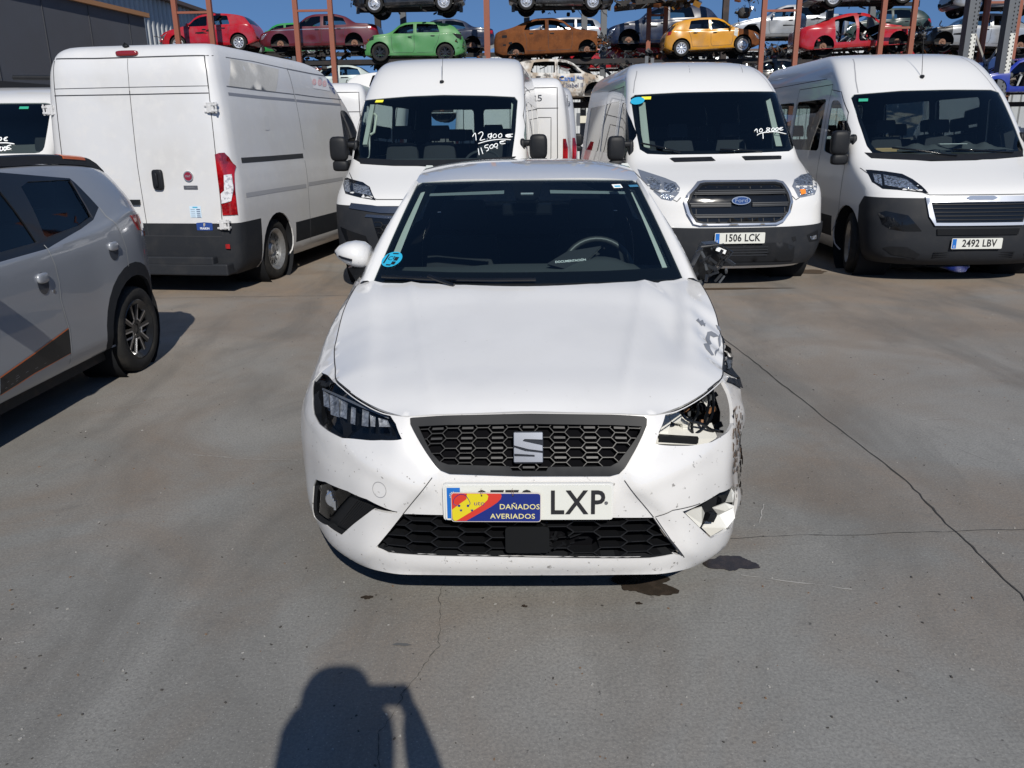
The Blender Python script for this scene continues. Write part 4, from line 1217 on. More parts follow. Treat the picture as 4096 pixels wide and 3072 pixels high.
# door mirrors
def loft(name, secs, m, parent, smooth=True, angle=None, close=True, label=None):
    n_ = len(secs[0]); v = [p for s in secs for p in s]
    f = [(i*n_+j, i*n_+(j+1) % n_, (i+1)*n_+(j+1) % n_, (i+1)*n_+j) for i in range(len(secs)-1) for j in range(n_)]
    if close: f += [tuple(range(n_-1, -1, -1)), tuple((len(secs)-1)*n_+j for j in range(n_))]
    return mk(name, v, f, m, parent, smooth, angle=angle, label=label)
secs = []
for x, zb_, zt_, y0, y1 in ((-.735, 1.00, 1.095, 1.37, 1.50), (-.76, .995, 1.115, 1.335, 1.52), (-.80, 1.00, 1.122, 1.325, 1.525), (-.84, 1.015, 1.115, 1.34, 1.52), (-.875, 1.035, 1.10, 1.37, 1.51), (-.898, 1.055, 1.08, 1.42, 1.49)):
    secs.append([(x, y0+(y1-y0)*(.5-.5*math.cos(t) if math.cos(t) > -2 else 0), (zb_+zt_)/2+(zt_-zb_)/2*math.copysign(abs(math.sin(t))**.7, math.sin(t))) for t in np.linspace(0, 2*math.pi, 20)[:-1]])
mroot = loft('mirror_housing', secs, white, hero)
secs = []
for z_, x0, x1, y0, y1 in ((1.005, -.83, -.735, 1.37, 1.50), (.97, -.815, -.745, 1.38, 1.50), (.93, -.80, -.76, 1.40, 1.49), (.90, -.785, -.765, 1.43, 1.48)):
    secs.append([(x0, y0, z_), (x1, y0, z_), (x1, y1, z_), (x0, y1, z_)])
loft('mirror_foot', secs, gloss_black, mroot, smooth=False)
mb = MB(); mb.tube([(-.89, 1.41, 1.065), (-.85, 1.345, 1.055), (-.80, 1.322, 1.045)], .006, 6); mb.build('mirror_indicator', gloss_black, mroot)
# broken black mirror on the right: skeleton with bits hanging
mb = MB(); rnd = random.Random(11)
base_ = [(.755, 1.36, .985), (.80, 1.33, 1.10), (.86, 1.33, 1.105), (.925, 1.38, 1.065), (.90, 1.40, 1.02), (.83, 1.40, .94), (.79, 1.42, .905)]
mb.add([Vector(p) for p in base_]+[Vector(p)+Vector((0, .10, 0)) for p in base_], [(0, 6, 5, 4, 3, 2, 1), tuple(range(7, 14))]+[(i, (i+1) % 7, (i+1) % 7+7, i+7) for i in range(7)])
for i in range(26):
    p = Vector((rnd.uniform(.77, .90), rnd.uniform(1.30, 1.335), rnd.uniform(.96, 1.09))); mb.bar(p, p+Vector((rnd.uniform(-.05, .05), rnd.uniform(-.02, .01), rnd.uniform(-.035, .035))), rnd.uniform(.004, .012), rnd.uniform(.004, .016), mi=rnd.choice((0, 0, 1)))
mb.tube([(.78, 1.32, 1.09), (.86, 1.315, 1.10), (.93, 1.36, 1.062), (.88, 1.34, 1.0), (.82, 1.33, .95)], .006, 6)
mr_ = mb.build('broken_mirror', [mat('torn_black', (.014, .015, .017), .3), mat('torn_grey', (.06, .065, .07), .35)], hero, label='black broken door mirror without its cover')
mb = MB(); mb.prism([(.845, 1.075), (.888, 1.058), (.894, 1.075), (.852, 1.093)], 1.318, 1.322, 'y'); mb.build('mirror_tag', paper, mr_)
mb = MB(); mb.bar((.79, 1.38, .92), (.765, 1.42, .86), .05, .03); mb.build('mirror_foot', mat('torn_grey'), mr_)
# wheels
for s_ in (-1, 1):
    wheel(hero, -.775 if s_ < 0 else .66, .83 if s_ < 0 else .95, .312, .19, s_, 'thin', satin); wheel(hero, s_*.755, 3.395, .312, .19, s_, 'thin', satin)
# structure inside the nose, seen through the torn corner
mb = MB(); mb.box((0, .50, .36), (.92, .55, .26)); mb.box((0, .20, .44), (.86, .10, .12)); mb.box((0, .45, .60), (.80, .40, .18)); mb.box((-.52, .62, .60), (.20, .30, .18)); mb.box((-.62, .55, .5), (.06, .5, .3)); mb.box((0, 2.2, .17), (1.5, 3.0, .10)); mb.build('engine_bay_shadow_slab', lining, hero)  # last box: dark slab added under the floor for shadow
def hp(px, py, y):   # a point at a given depth behind the torn corner
    p = atY(px, py, HY+y); return Vector((p[0]-HX, y, p[2]))
mb = MB()
L6 = lambda a, b: (1080.1+.42318*a, 594+.42318*b)
q = [hp(*L6(*p), .40) for p in ((800, 850), (850, 700), (880, 690), (870, 760), (850, 830))]
mb.add(q+[p+Vector((0, .03, 0)) for p in q], [(0, 1, 2, 3, 4), (5, 9, 8, 7, 6), (0, 5, 6, 1), (1, 6, 7, 2), (2, 7, 8, 3), (3, 8, 9, 4), (4, 9, 5, 0)])
q = [hp(*L6(*p), .36) for p in ((800, 838), (1080, 835), (1110, 830), (1085, 856), (1000, 868), (790, 862))]
mb.add(q+[p+Vector((0, .10, .02)) for p in q], [(0, 5, 4, 3, 2, 1), (6, 7, 8, 9, 10, 11), (0, 1, 7, 6), (1, 2, 8, 7)])
mb.build('bumper_bracket', mat('white_plastic', (.66, .66, .63), .5), hero)
mb = MB(); mb.bar(hp(*L6(812, 830), .36), hp(*L6(1010, 842), .36), .02, .02); mb.build('black_rail', black_plastic, hero)
mb = MB(); hose = [hp(*L6(*p), .44) for p in ((890, 725), (905, 735), (935, 742), (945, 765), (940, 800), (930, 830))]
hs = crm(hose, 5); mb.tube(hs, [.017+.0025*(i % 2) for i in range(len(hs))], 10); mb.build('washer_hose', mat('hose_white', (.6, .6, .56), .5), hero)
mb = MB()
mb.lathe([(-.012, .0), (-.012, .021), (0, .024), (0, .012)], 14, 'y', hp(*L6(893, 722), .41)); mb.build('hose_cap', mat('hose_white'), hero)
mb = MB(); rnd = random.Random(2)
for i in range(46):
    px = rnd.uniform(840, 1085); py = rnd.uniform(640, 830)
    if py < 700-(px-840)*.45: continue
    p = hp(*L6(px, py), rnd.uniform(.46, .52)); mb.bar(p, p+Vector((rnd.uniform(-.05, .05), rnd.uniform(-.02, .03), rnd.uniform(-.05, .05))), rnd.uniform(.006, .02), rnd.uniform(.006, .03), mi=rnd.choice((0, 0, 1, 2, 3)))
mb.build('front_end_parts', [gloss_black, mat('torn_grey'), mat('white_plastic'), mat('connector_brown', (.22, .10, .04), .5)], hero)
mb = MB()
for L in (((1080, 560), (1090, 640), (1080, 720), (1040, 780), (970, 830)), ((960, 650), (930, 700), (960, 740), (1030, 760), (1080, 790), (1140, 800)), ((1000, 620), (1010, 700), (980, 760), (985, 820)), ((1060, 570), (1066, 660), (1045, 760), (1090, 800))):
    mb.tube(crm([hp(*L6(*p), .40) for p in L], 4), .0055, 6)
mb.build('loose_cables', gloss_black, hero)
mb = MB(); q = [(1010, 600), (1075, 555), (1100, 620), (1125, 700), (1120, 800), (1060, 800), (1010, 760)]
p_ = [hp(*L6(*p), .55) for p in q]; mb.add(p_+[p+Vector((-.05, .25, 0)) for p in p_], [tuple(range(6, -1, -1))]+[(i, (i+1) % 7, (i+1) % 7+7, i+7) for i in range(7)]); mb.build('wheel_liner', mat('liner_black', (.012, .012, .013), .75), hero)
# shreds of paint and plastic along the torn wing edge
mb = MB(); rnd = random.Random(21)
for i in range(80):
    yy = rnd.uniform(.62, .90); u_ = u_at_y(yy); v_ = vb(rnd.uniform(.66, .80), u_)
    p = Vector(tuple(shellR(u_, min(v_, VH-.004))))+Vector((rnd.uniform(-.05, .004), rnd.uniform(-.02, .02), rnd.uniform(-.03, .0)))
    d = Vector((rnd.uniform(-.010, .008), rnd.uniform(-.035, .035), rnd.uniform(-.02, .02))); e = Vector((rnd.uniform(-.006, .006), rnd.uniform(-.012, .012), rnd.uniform(-.012, .012)))
    mb.add([p-d-e, p+d-e*.4, p+d*.8+e, p-d*.6+e], [(0, 1, 2, 3)], mi=rnd.choice((0, 0, 1, 1, 2)))
mb.build('torn_shreds', [black_plastic, white_clean, mat('torn_grey')], hero)
mb = MB()
for (yy, zz, L_) in ((.64, .72, .10), (.72, .74, .12), (.80, .75, .10), (.70, .68, .09)):      # folded strips of sheet metal
    u_ = u_at_y(yy); p = np.array(shellR(u_, vb(zz, u_))); V_ = []
    for k in range(5):
        q = p+np.array((-.02+.012*math.sin(k*2.1), L_*(k/4-.5), .010*math.cos(k*2.7))); V_ += [q+np.array((.004, 0, .014)), q+np.array((-.010, .0, -.016))]
    mb.add(V_, [(2*k, 2*k+2, 2*k+3, 2*k+1) for k in range(4)], 0)
mb.build('bent_strip', white_scuffed, hero, smooth=False)
# darkness of the torn gap laid on the wing as colour, with flakes
SHR = Tracer(shellR, .75, 1.6, .25, VH, (HX, HY, 0))
def rag(L, a): return [(x+rnd.uniform(-a, a), y+rnd.uniform(-a, a)) for x, y in resamp(L, 14)]
for L, m_, o_ in (([(1120, 292), (1150, 326), (1180, 352), (1186, 366), (1178, 440), (1180, 500), (1150, 545), (1112, 535), (1134, 470), (1136, 420), (1122, 360), (1128, 330)], black_plastic, .004), ([(1150, 300), (1180, 345), (1184, 362), (1160, 350)], white_scuffed, .010), ([(1150, 440), (1172, 436), (1168, 470), (1150, 490)], mat('torn_grey'), .009)):
    uv = SHR.many(rag(t6(L), 1.6)); V, T = tri2d(uv, (), .03); mk('torn_gap_patch', [np.array(shellR(*p))+fnormal(shellR, *p)*(o_+rnd.uniform(0, .006)) for p in V], T, m_, hero, False)
# scrape marks on the right of the bonnet and bumper
sc_grey = mat('bare_grey', (.16, .17, .19), .5); sc_brown = mat('scrape_brown', (.20, .13, .09), .8)
def scrape(fn, TR, pts, m, name='scrape', n=10, amp=4, off=.0015, sg_=1):
    uv = TR.many(pts); V, T = tri2d(uv, (), .02); v = [np.array(fn(*p))+fnormal(fn, *p)*off for p in V]
    return mk(name, v, T, m, hero, False)
rnd = random.Random(5)
jit = lambda L, a: [(x+rnd.uniform(-a, a), y+rnd.uniform(-a, a)) for x, y in L]
for L in ([(1000, 232), (1012, 222), (1020, 236), (1034, 230), (1042, 250), (1028, 262), (1016, 246)], [(1030, 252), (1048, 246), (1046, 264)], [(1100, 255), (1118, 262), (1128, 285), (1112, 280)], [(1112, 325), (1122, 300), (1126, 360), (1118, 372)], [(1058, 292), (1078, 288), (1100, 300), (1118, 315), (1090, 320), (1072, 310), (1070, 330), (1080, 352), (1068, 358), (1074, 380), (1092, 410), (1080, 412), (1050, 378), (1038, 352), (1060, 350), (1048, 325)], [(1095, 395), (1118, 372), (1116, 388), (1098, 415)]):
    try: scrape(hood, HD, t6(L), sc_grey)
    except Exception as e: print('scrape', e)
spk = MB()
for i in range(170):
    x, y = t6([(rnd.uniform(1188, 1245), rnd.triangular(640, 1180, 860))])[0]
    u, v_ = SH(x, y); p = np.array(shell(u, v_))+fnormal(shell, u, v_)*.0015; s1 = rnd.triangular(.0015, .011, .003)
    spk.add([p+np.array((0, a*s1, b*s1*1.6)) for a, b in ((-1, -.5), (.6, -1), (1, .7), (-.5, 1))], [(0, 1, 2, 3)], rnd.choice((0, 0, 1)))
spk.build('scrape', [sc_brown, sc_grey], hero)
# splash and chip specks all over the nose
spk = MB()
for i in range(190):
    u = rnd.uniform(-.95, .95); v_ = rnd.uniform(.01, .42)
    if any(inpoly(u, v_, q) for q in (gr_out, low_out, hl, fog, hlR, fogR)): continue
    if abs(u) < .28 and .25 < v_ < .38: continue
    p = np.array(shell(u, v_)); n3 = fnormal(shell, u, v_); p = p+n3*.001; fr3 = frame_of(n3); s1 = rnd.uniform(.0007, .0021)*(2 if rnd.random() < .06 else 1)
    spk.add([tuple(Vector(p)+fr3 @ Vector((a*s1, b*s1, 0))) for a, b in ((-1, -.6), (1.4, -.8), (1, .9), (-.8, 1))], [(0, 1, 2, 3)])
spk.build('dirt_specks', mat('speck', (.20, .19, .18), .8), hero)
# fragments in the empty fog lamp opening
mb = MB()
for L, y in (([(940, 1210), (1030, 1185), (1045, 1215), (1030, 1270), (1020, 1290)], .20), ([(1030, 1290), (1060, 1240), (1120, 1225), (1190, 1190), (1200, 1240), (1160, 1290), (1080, 1338)], .26), ([(1085, 1190), (1150, 1165), (1195, 1180), (1190, 1215), (1120, 1232)], .34), ([(1150, 1160), (1190, 1160), (1196, 1110), (1180, 1090)], .36)):
    q = [hp(*L6(*p), y+rnd.uniform(-.02, .02)) for p in L]; k = len(q)
    mb.add(q+[p+Vector((0, .006, 0)) for p in q], [tuple(range(k-1, -1, -1)), tuple(range(k, 2*k))]+[(i, (i+1) % k, (i+1) % k+k, i+k) for i in range(k)])
mb.build('fog_fragments', mat('white_plastic'), hero)
mb = MB(); mb.box(hp(*L6(1075, 1235), .25), (.03, .02, .03), (.2, .3, .4)); mb.build('fog_bracket', black_plastic, hero)
mb = MB(); mb.box(hp(*L6(1060, 1170), .5), (.16, .1, .12)); mb.build('air_duct', black_plastic, hero)
mb = MB(); L = [SH(*t6([p])[0]) for p in ((930, 1205), (1030, 1163), (1120, 1110), (1185, 1073), (1205, 1085), (1208, 1180))]
EP = MB()

# ================================================================ vans
DUCATO = dict(L=5.41, wb=3.45, rows=[
 (.20, .12, .90), (.28, .03, .97), (.45, .0, 1.0), (.62, .0, 1.01), (.75, .02, 1.015), (.90, .06, 1.02), (.98, .13, 1.02), (1.06, .27, 1.02), (1.14, .44, 1.015), (1.22, .62, 1.01),
 (1.30, .78, 1.0), (1.36, .86, .995), (1.60, 1.07, .98), (1.80, 1.25, .965), (1.98, 1.43, .945), (2.08, 1.56, .93), (2.20, 1.72, .915), (2.32, 1.90, .89), (2.42, 2.12, .85), (2.48, 2.4, .79), (2.515, 2.8, .66), (2.53, 3.2, .4), (2.533, 3.5, .02)])
LOWVAN = dict(L=4.9, wb=3.0, rows=[
 (.20, .12, .86), (.28, .03, .92), (.45, .0, .94), (.62, .0, .95), (.80, .03, .955), (1.0, .10, .955), (1.12, .30, .955), (1.21, .55, .95), (1.32, .80, .945), (1.45, .98, .935), (1.70, 1.26, .90), (1.92, 1.50, .87), (2.05, 1.68, .85), (2.15, 1.95, .81), (2.21, 2.3, .74), (2.24, 2.7, .6), (2.25, 3.1, .02)])
class Van:
    def __init__(s, spec, cf=.5, cf2=.30):
        s.sp = spec; r_ = spec['rows']; zs = [q[0] for q in r_]; s.L = spec['L']
        s.yf = pch(zs, [q[1] for q in r_]); s.w = pch(zs, [q[2] for q in r_]); s.top = zs[-1]; s.zs = zs
        h = s.top
        s.cf = pch([.2, .7, h*.45, h*.56, h*.8, h], [cf, cf, cf, cf2, cf2, .35])
        s.yr = pch([.2, .6, 1.2, h-.35, h-.15, h-.06, h-.02, h], [s.L-.03, s.L, s.L, s.L-.03, s.L-.09, s.L-.2, s.L-.5, s.L-1.2])
        s.nf = 2.6
    def front(s, x, z):
        w = s.w(z); q = min(abs(x)/w, .9995); c = s.cf(z)
        return (x, s.yf(z)+c*(1-(1-q**s.nf)**(1/s.nf)), z)
    def rear(s, x, z):
        w = s.w(z); q = min(abs(x)/w, .9995)
        return (x, s.yr(z)-.22*(1-(1-q**7)**(1/4.5)), z)
    def side(s, y, z, sg=1): return (sg*s.w(z), y, z)
    def mesh(s):
        ts = []
        for a, b in zip(s.zs[:-1], s.zs[1:]):
            n_ = max(1, int(math.ceil((b-a)/.06)));
            if b > s.top-.25: n_ = max(n_, 3)
            ts += [a+(b-a)*i/n_ for i in range(n_)]
        ts.append(s.top); V = []; n1, n2, n3 = 18, 16, 12
        for z in ts:
            w = s.w(z); yf, yr, c = s.yf(z), s.yr(z), s.cf(z); L = []
            for i in range(n1+1):
                t = (math.pi/2)*i/n1; x = w*math.sin(t)**(2/s.nf) if i else 0; L.append((x, yf+c*(1-max(math.cos(t), 0)**(2/s.nf))))
            for i in range(1, n2): L.append((w, yf+c+(yr-.22-yf-c)*i/n2))
            for i in range(n3, -1, -1):
                q = min(1-(1-i/n3)**2, .9995) if i < n3 else .9995; L.append((w*(q if i < n3 else 1), s.rear(w*q, z)[1] if i < n3 else yr-.22))
            full = L+[(-x, y) for x, y in reversed(L[1:-1])]
            V += [(x, y, z) for x, y in full]
        m_ = len(full)
        F = [(i*m_+j, i*m_+(j+1) % m_, (i+1)*m_+(j+1) % m_, (i+1)*m_+j) for i in range(len(ts)-1) for j in range(m_)]
        return bm_from(V, F)
def superbox(c, d, n=3.2, rot=None, nu=16, nv=10):
    """rounded block (superellipsoid)"""
    V = []; e = 2/n
    cp = lambda a: math.copysign(abs(math.cos(a))**e, math.cos(a)); sp_ = lambda a: math.copysign(abs(math.sin(a))**e, math.sin(a))
    for i in range(nv+1):
        a = -math.pi/2+math.pi*i/nv
        for j in range(nu):
            b = 2*math.pi*j/nu; V.append(Vector((cp(a)*cp(b)*d[0]/2, cp(a)*sp_(b)*d[1]/2, sp_(a)*d[2]/2)))
    if rot is not None: V = [Euler(rot).to_matrix() @ v for v in V]
    V = [v+Vector(c) for v in V]
    F = [(i*nu+j, i*nu+(j+1) % nu, (i+1)*nu+(j+1) % nu, (i+1)*nu+j) for i in range(nv) for j in range(nu)]
    return V, F
def van_mirror(root, s_, y=1.12, z=1.43, x=1.0, m=None):
    mb = MB()
    mb.add(*superbox((s_*(x+.15), y-.03, z+.02), (.20, .13, .27), 4)); mb.add(*superbox((s_*(x+.14), y-.02, z-.165), (.18, .12, .12), 4))
    mb.add(*superbox((s_*(x+.03), y+.04, z+.06), (.18, .09, .07), 3)); mb.add(*superbox((s_*(x+.02), y+.05, z-.14), (.15, .09, .08), 3)); mb.add(*superbox((s_*(x-.03), y+.06, z-.04), (.06, .14, .30), 4))
    return mb.build('mirror', m or black_plastic, root, smooth=True, angle=60)
def van(spec, name, label, loc, rz, group=None, windows='glazed', wsp=None, paint=None, front_dark=.90, wheels_kind='steel', interior=True, rear_glass=True, doorwin=True, low_dark=True, steer=0, ws_m=None, mirrors=True):
    root = thing(name, label, 'van', loc, rz, group); Vn = Van(spec); bm = Vn.mesh(); h = Vn.top; k_ = h/2.533
    P = paint or white_clean; parts = {}
    def cut(poly, axis, sg, nmin=.1, lim=None): return view_cut(bm, poly, axis, sg, nmin, lim)
    skin0 = Skin(bm)
    # windscreen
    parts['ws'] = None
    if wsp: f_ = cut(wsp, 'y', -1, .1, lambda c: c.y < 2.6); parts['ws'] = take(bm, f_, -.004)
    wins = {}
    for s_ in (-1, 1):
        L = []
        zb, zt = (1.34, 1.93) if h > 2.3 else (1.18, 1.72)
        if doorwin: L.append(rpoly([(1.16, zb-.10), (1.96, zb), (1.96, zt), (1.72, zt), (1.42, zt-.20), (1.22, zb+.22)], [.05, .06, .07, .1, .05, .05], 3))
        if windows == 'glazed':
            L.append(rpoly([(2.16, zb+.0), (3.30, zb+.0), (3.30, zt+.03), (2.16, zt+.03)], .07, 3)); L.append(rpoly([(3.42, zb+.0), (4.98, zb+.0), (4.98, zt+.03), (3.42, zt+.03)], .07, 3))
        for q in L:
            f_ = cut(q, 'x', s_, .4); wins[(s_, len(wins))] = take(bm, f_, -.006)
    rw = []
    if rear_glass:
        for s_ in (-1, 1):
            q = rpoly([(s_*.08, 1.34), (s_*.78, 1.34), (s_*.76, 1.97), (s_*.08, 1.97)], .06, 3); f_ = cut(q, 'y', 1, .3, lambda c: c.y > 4); rw.append(take(bm, f_, -.006))
    yw = (.95, .95+spec['wb'])
    for s_ in (-1, 1):
        for yc in yw:
            q = circ((yc, .345), .42, 26); f_ = cut(q, 'x', s_, .3); take(bm, f_)
    # dark plastic: front bumper, rear corners, side bands
    dk = []
    if low_dark:
        if front_dark: 
            fs = [f for f in bm.faces if f.calc_center_median().y < 1.0]
            dk += cutset(bm, fs, [((0, 0, front_dark), (0, 0, 1)), ((0, .50, 0), (0, 1, 0))])
            fs = [f for f in bm.faces if .4 < f.calc_center_median().y < 1.0]
            dk += cutset(bm, fs, [((0, .50, 0), (0, -1, 0)), ((0, .50, front_dark), (0, .55, .6)), ((0, .62, 0), (0, 1, 0))])
        fs = [f for f in bm.faces if f.calc_center_median().y > Vn.L-.9]
        dk += cutset(bm, fs, [((0, 0, .74), (0, 0, 1)), ((0, Vn.L-.57, 0), (0, -1, 0))])
        fs = [f for f in bm.faces if 1.4 < f.calc_center_median().y < Vn.L-1.2]
        dk += cutset(bm, fs, [((0, 0, .60), (0, 0, 1)), ((0, 0, .36), (0, 0, -1)), ((0, 1.42, 0), (0, -1, 0)), ((0, Vn.L-1.5, 0), (0, 1, 0))])
    dk = [f for f in dict.fromkeys(dk) if f.is_valid]
    dkd = take(bm, dk)
    body = bm_obj(bm, 'body', [P, lining], root, .015, 28)
    body.name = 'body'
    if dkd[1]: mk('lower_trim', dkd[0], dkd[1], [grey_plastic, lining], root, True, solid=(.015, -1, 1), angle=28)
    if parts['ws']: 
        wo = mk('windscreen', *parts['ws'], ws_m or wsglass, root, True)
    for k, d in wins.items():
        if d[1]: mk('side_window', *d, winglass if windows == 'glazed' else tinted, root, True)
    for d in rw:
        if d[1]: mk('rear_window', *d, winglass, root, True)
    # wheels and wells
    for s_ in (-1, 1):
        for i, yc in enumerate(yw):
            wheel(root, s_*.86, yc, .345, .22, s_, wheels_kind, steer=steer if i == 0 else 0)
            mb = MB().lathe([(s_*.98, .425), (s_*.62, .43), (s_*.62, .0)], 24, 'x', (0, yc, .345)); mb.build('wheel_well', lining, root, smooth=True)
    mb = MB(); mb.box((0, Vn.L/2, .30), (1.15, Vn.L-.6, .14)); mb.box((0, 2.7, .42), (1.75, 2.4, .05)); mb.build('underbody', undersd, root)
    if interior:
        mb = MB(); yb = Vn.yf(1.32*k_)+.1
        mb.add(*superbox((0, yb+.28, 1.12*k_), (1.78, .85, .42), 5)); mb.build('dashboard', dashm, root, smooth=True)
        for x in (-.62, -.15, .52): seat('seat', root, x, yb+1.15, .46, zb=.78*k_, h_=.62)
        if windows == 'glazed':
            for yy in (3.3, 4.2):
                for x in (-.6, -.1, .55): seat('seat', root, x, yy, .44, zb=.70, h_=.66)
        else:
            mb = MB(); mb.box((0, 2.25, 1.4*k_), (1.8, .03, 1.7*k_)); mb.build('bulkhead', mat('bulkhead', (.10, .10, .10), .8), root)
        mb = MB(); c = Vector((.45, yb+.62, 1.28*k_)); rt = Euler((R(38), 0, 0)).to_matrix()
        mb.tube([c+rt @ Vector((.2*math.cos(t), .2*math.sin(t), 0)) for t in np.linspace(0, 2*math.pi, 30)], .015, 6, cap=False); mb.bar(c+rt @ Vector((-.19, 0, 0)), c+rt @ Vector((.19, 0, 0)), .05, .02)
        mb.build('steering_wheel', mat('wheel_leather'), root, smooth=True, angle=50)
        mb = MB(); mb.box((0, Vn.L/2+.4, .66), (1.8, Vn.L-1.6, .04)); mb.build('cabin_floor', lining, root)
    for s_ in (mirrors if isinstance(mirrors, tuple) else (-1, 1)): van_mirror(root, s_, z=1.43*k_, x=Vn.w(1.4*k_)-(.02 if abs(s_) == 1 else 0))
    return root, Vn, skin0
def to_world(root):
    m_ = root.rotation_euler.to_matrix(); l_ = root.location
    m_ = np.array([[m_[i][j] for j in range(3)] for i in range(3)]); l_ = np.array(l_)
    return lambda p: m_ @ np.array(p, float)+l_
def tracer(fn, root_loc, rz, u0, u1, v0, v1):
    c, s_ = math.cos(rz), math.sin(rz)
    g = lambda u, v: (lambda p: (c*p[0]-s_*p[1]+root_loc[0], s_*p[0]+c*p[1]+root_loc[1], p[2]+root_loc[2]))(fn(u, v))
    return Tracer(g, u0, u1, v0, v1)
D1 = lambda L: [(702+.2929*x, 108+.2929*y) for x, y in L]      # van B
D2 = lambda L: [(1242+.3255*x, 108+.3255*y) for x, y in L]     # van C
D3 = lambda L: [(1620+.3256*x, 81+.3256*y) for x, y in L]      # van D
def frit(root, Vn, outer, inner, off=.006):
    """black printed band round the windscreen, inside the glass"""
    patch('windscreen_border', lambda x, z: Vn.front(x, z), outer, gloss_black, root, holes=[inner], res=.07, off=-off)
def handle_seams(root, sk, Vn, s_, lines, wd=.008):
    mb = MB()
    for L in lines: sk.line(mb, L, 'x', s_, wd)
    mb.build('door_seam', seam_m, root)
SEAMS = [[(2.05, .40), (2.05, 2.12)], [(3.32, .40), (3.32, 2.12)], [(2.05, 2.12), (3.32, 2.12)], [(1.16, 1.16), (1.22, .55), (1.40, .42)], [(1.16, 1.16), (1.20, 1.40), (1.42, 1.78), (1.72, 2.02), (2.05, 2.06)]]
def headlamp(root, sk, poly, cells, name='headlight', rim_m=None, res=.05, ax='y', sg=-1):
    h0 = sk.decal(name, poly, ax, sg, rim_m or gloss_black, root, off=.002, depth=.02, res=res)
    c = np.mean(poly, axis=0)
    for q in cells: sk.decal('reflector', q, ax, sg, headl_f, h0, off=.006, depth=.004, res=.05)
    return h0
headl_f = mat('lamp_facets', (.70, .73, .76), .14, metal=.85, var=[(38., .46, .58, (.10, .12, .14), .95), (90., .55, .62, (.9, .92, .95), 1.)], bump=(45, .9, .02))
# ---- van B: silver-white people carrier behind the hatchback
bl, bz = (-1.05, 8.33, 0), R(-3)
vb_ = Van(DUCATO); TB = tracer(vb_.front, bl, bz, -1.0, 1.0, .25, 2.5)
wsB = TB.many(D1([(292, 372), (620, 340), (870, 330), (1200, 335), (1400, 345), (1422, 372), (1405, 600), (1380, 790), (1370, 830), (900, 868), (600, 852), (260, 830), (206, 800), (225, 680)]))
hullx = lambda L: L
def convex(P):
    P = sorted(set(map(tuple, P)));
    def half(Q):
        o = []
        for p in Q:
            while len(o) > 1 and (o[-1][0]-o[-2][0])*(p[1]-o[-2][1])-(o[-1][1]-o[-2][1])*(p[0]-o[-2][0]) <= 0: o.pop()
            o.append(p)
        return o
    a, b = half(P), half(P[::-1]); return a[:-1]+b[:-1]
def sym(P): return convex(P)
wsB = convex(wsB)
rB, VB, sB = van(DUCATO, 'van', 'white passenger van with handwritten 12.900 price on its windscreen and slim roof aerial', bl, bz, 'white vans parked in a row', wsp=wsB)
inB = [(p[0]*.95, 1.67+(p[1]-1.67)*.90+.015) for p in wsB]
frit(rB, VB, [(p[0]*.995, 1.67+(p[1]-1.67)*.995) for p in wsB], inB)
hlB = convex(TB.many(D1([(150, 930), (135, 990), (150, 1060), (260, 1090), (375, 1110), (330, 1010), (280, 975)])))
cellsB = [convex(TB.many(D1(q))) for q in ([(145, 965), (180, 960), (190, 1050), (150, 1045)], [(205, 985), (320, 1010), (350, 1080), (215, 1050)])]
# mirrored lamps on the other side
for s_ in (1, -1): headlamp(rB, sB, [(s_*abs(p[0])*(-1 if False else 1)*-1, p[1]) for p in hlB], [[(s_*-abs(p[0]), p[1]) for p in q] for q in cellsB])
gB = TB.many(D1([(180, 1080), (400, 1120), (700, 1135), (700, 1200), (330, 1215), (270, 1150)]))
gx0 = min(p[0] for p in gB)
bar_ = [(-.80, .87), (-.45, .83), (0, .82), (.45, .83), (.80, .87), (.78, .92), (.45, .895), (0, .885), (-.45, .895), (-.78, .92)]
blue_chrome = mat('dark_chrome', (.16, .165, .18), .25, metal=.9)
sB.decal('grille_bar', bar_, 'y', -1, blue_chrome, rB, off=.012, depth=.03)
sB.decal('grille', [(-.55, .80), (.55, .80), (.46, .50), (-.46, .50)], 'y', -1, gloss_black, rB, off=.004, depth=.01)
sB.decal('grille_bar', [(-.62, .79), (0, .755), (.62, .79), (.60, .815), (0, .785), (-.60, .815)], 'y', -1, blue_chrome, rB, off=.012, depth=.02)
mb = MB(); fnB = lambda u, v: VB.front(u, v)
honeycomb(mb, lambda u, v: np.array(VB.front(u, v))+np.array((0, -.014, 0)), [(-.52, .745), (.52, .745), (.45, .52), (-.45, .52)], .16, .055, .008, .02, x_flat=.36); mb.build('grille_mesh', black_plastic, rB)
sB.decal('fog_recess', [(-.93, .68), (-.62, .60), (-.55, .44), (-.80, .42)], 'y', -1, gloss_black, rB, off=.004, depth=.01)
sB.decal('fog_recess', [(.93, .68), (.62, .60), (.55, .44), (.80, .42)], 'y', -1, gloss_black, rB, off=.004, depth=.01)
plate(rB, (0, -.02, .46), (0, -1, 0), '', label='blank number plate') if False else None
for s_ in (-1, 1): handle_seams(rB, sB, VB, s_, SEAMS)
mb = MB(); L = [(-.95, 1.20), (-.7, 1.02), (-.5, .96), (.5, .96), (.7, 1.02), (.95, 1.20)]; sB.line(mb, L, 'y', -1, .008); mb.build('bonnet_seam', seam_m, rB)
def cowl_van(root, Vn, z0=1.29, z1=1.36, w_=.86):
    q = [(-w_, z1-.0), (-w_*.95, z0+.02), (-w_*.5, z0), (0, z0-.005), (w_*.5, z0), (w_*.95, z0+.02), (w_, z1), (w_*.5, z1-.02), (0, z1-.025), (-w_*.5, z1-.02)]
    return q
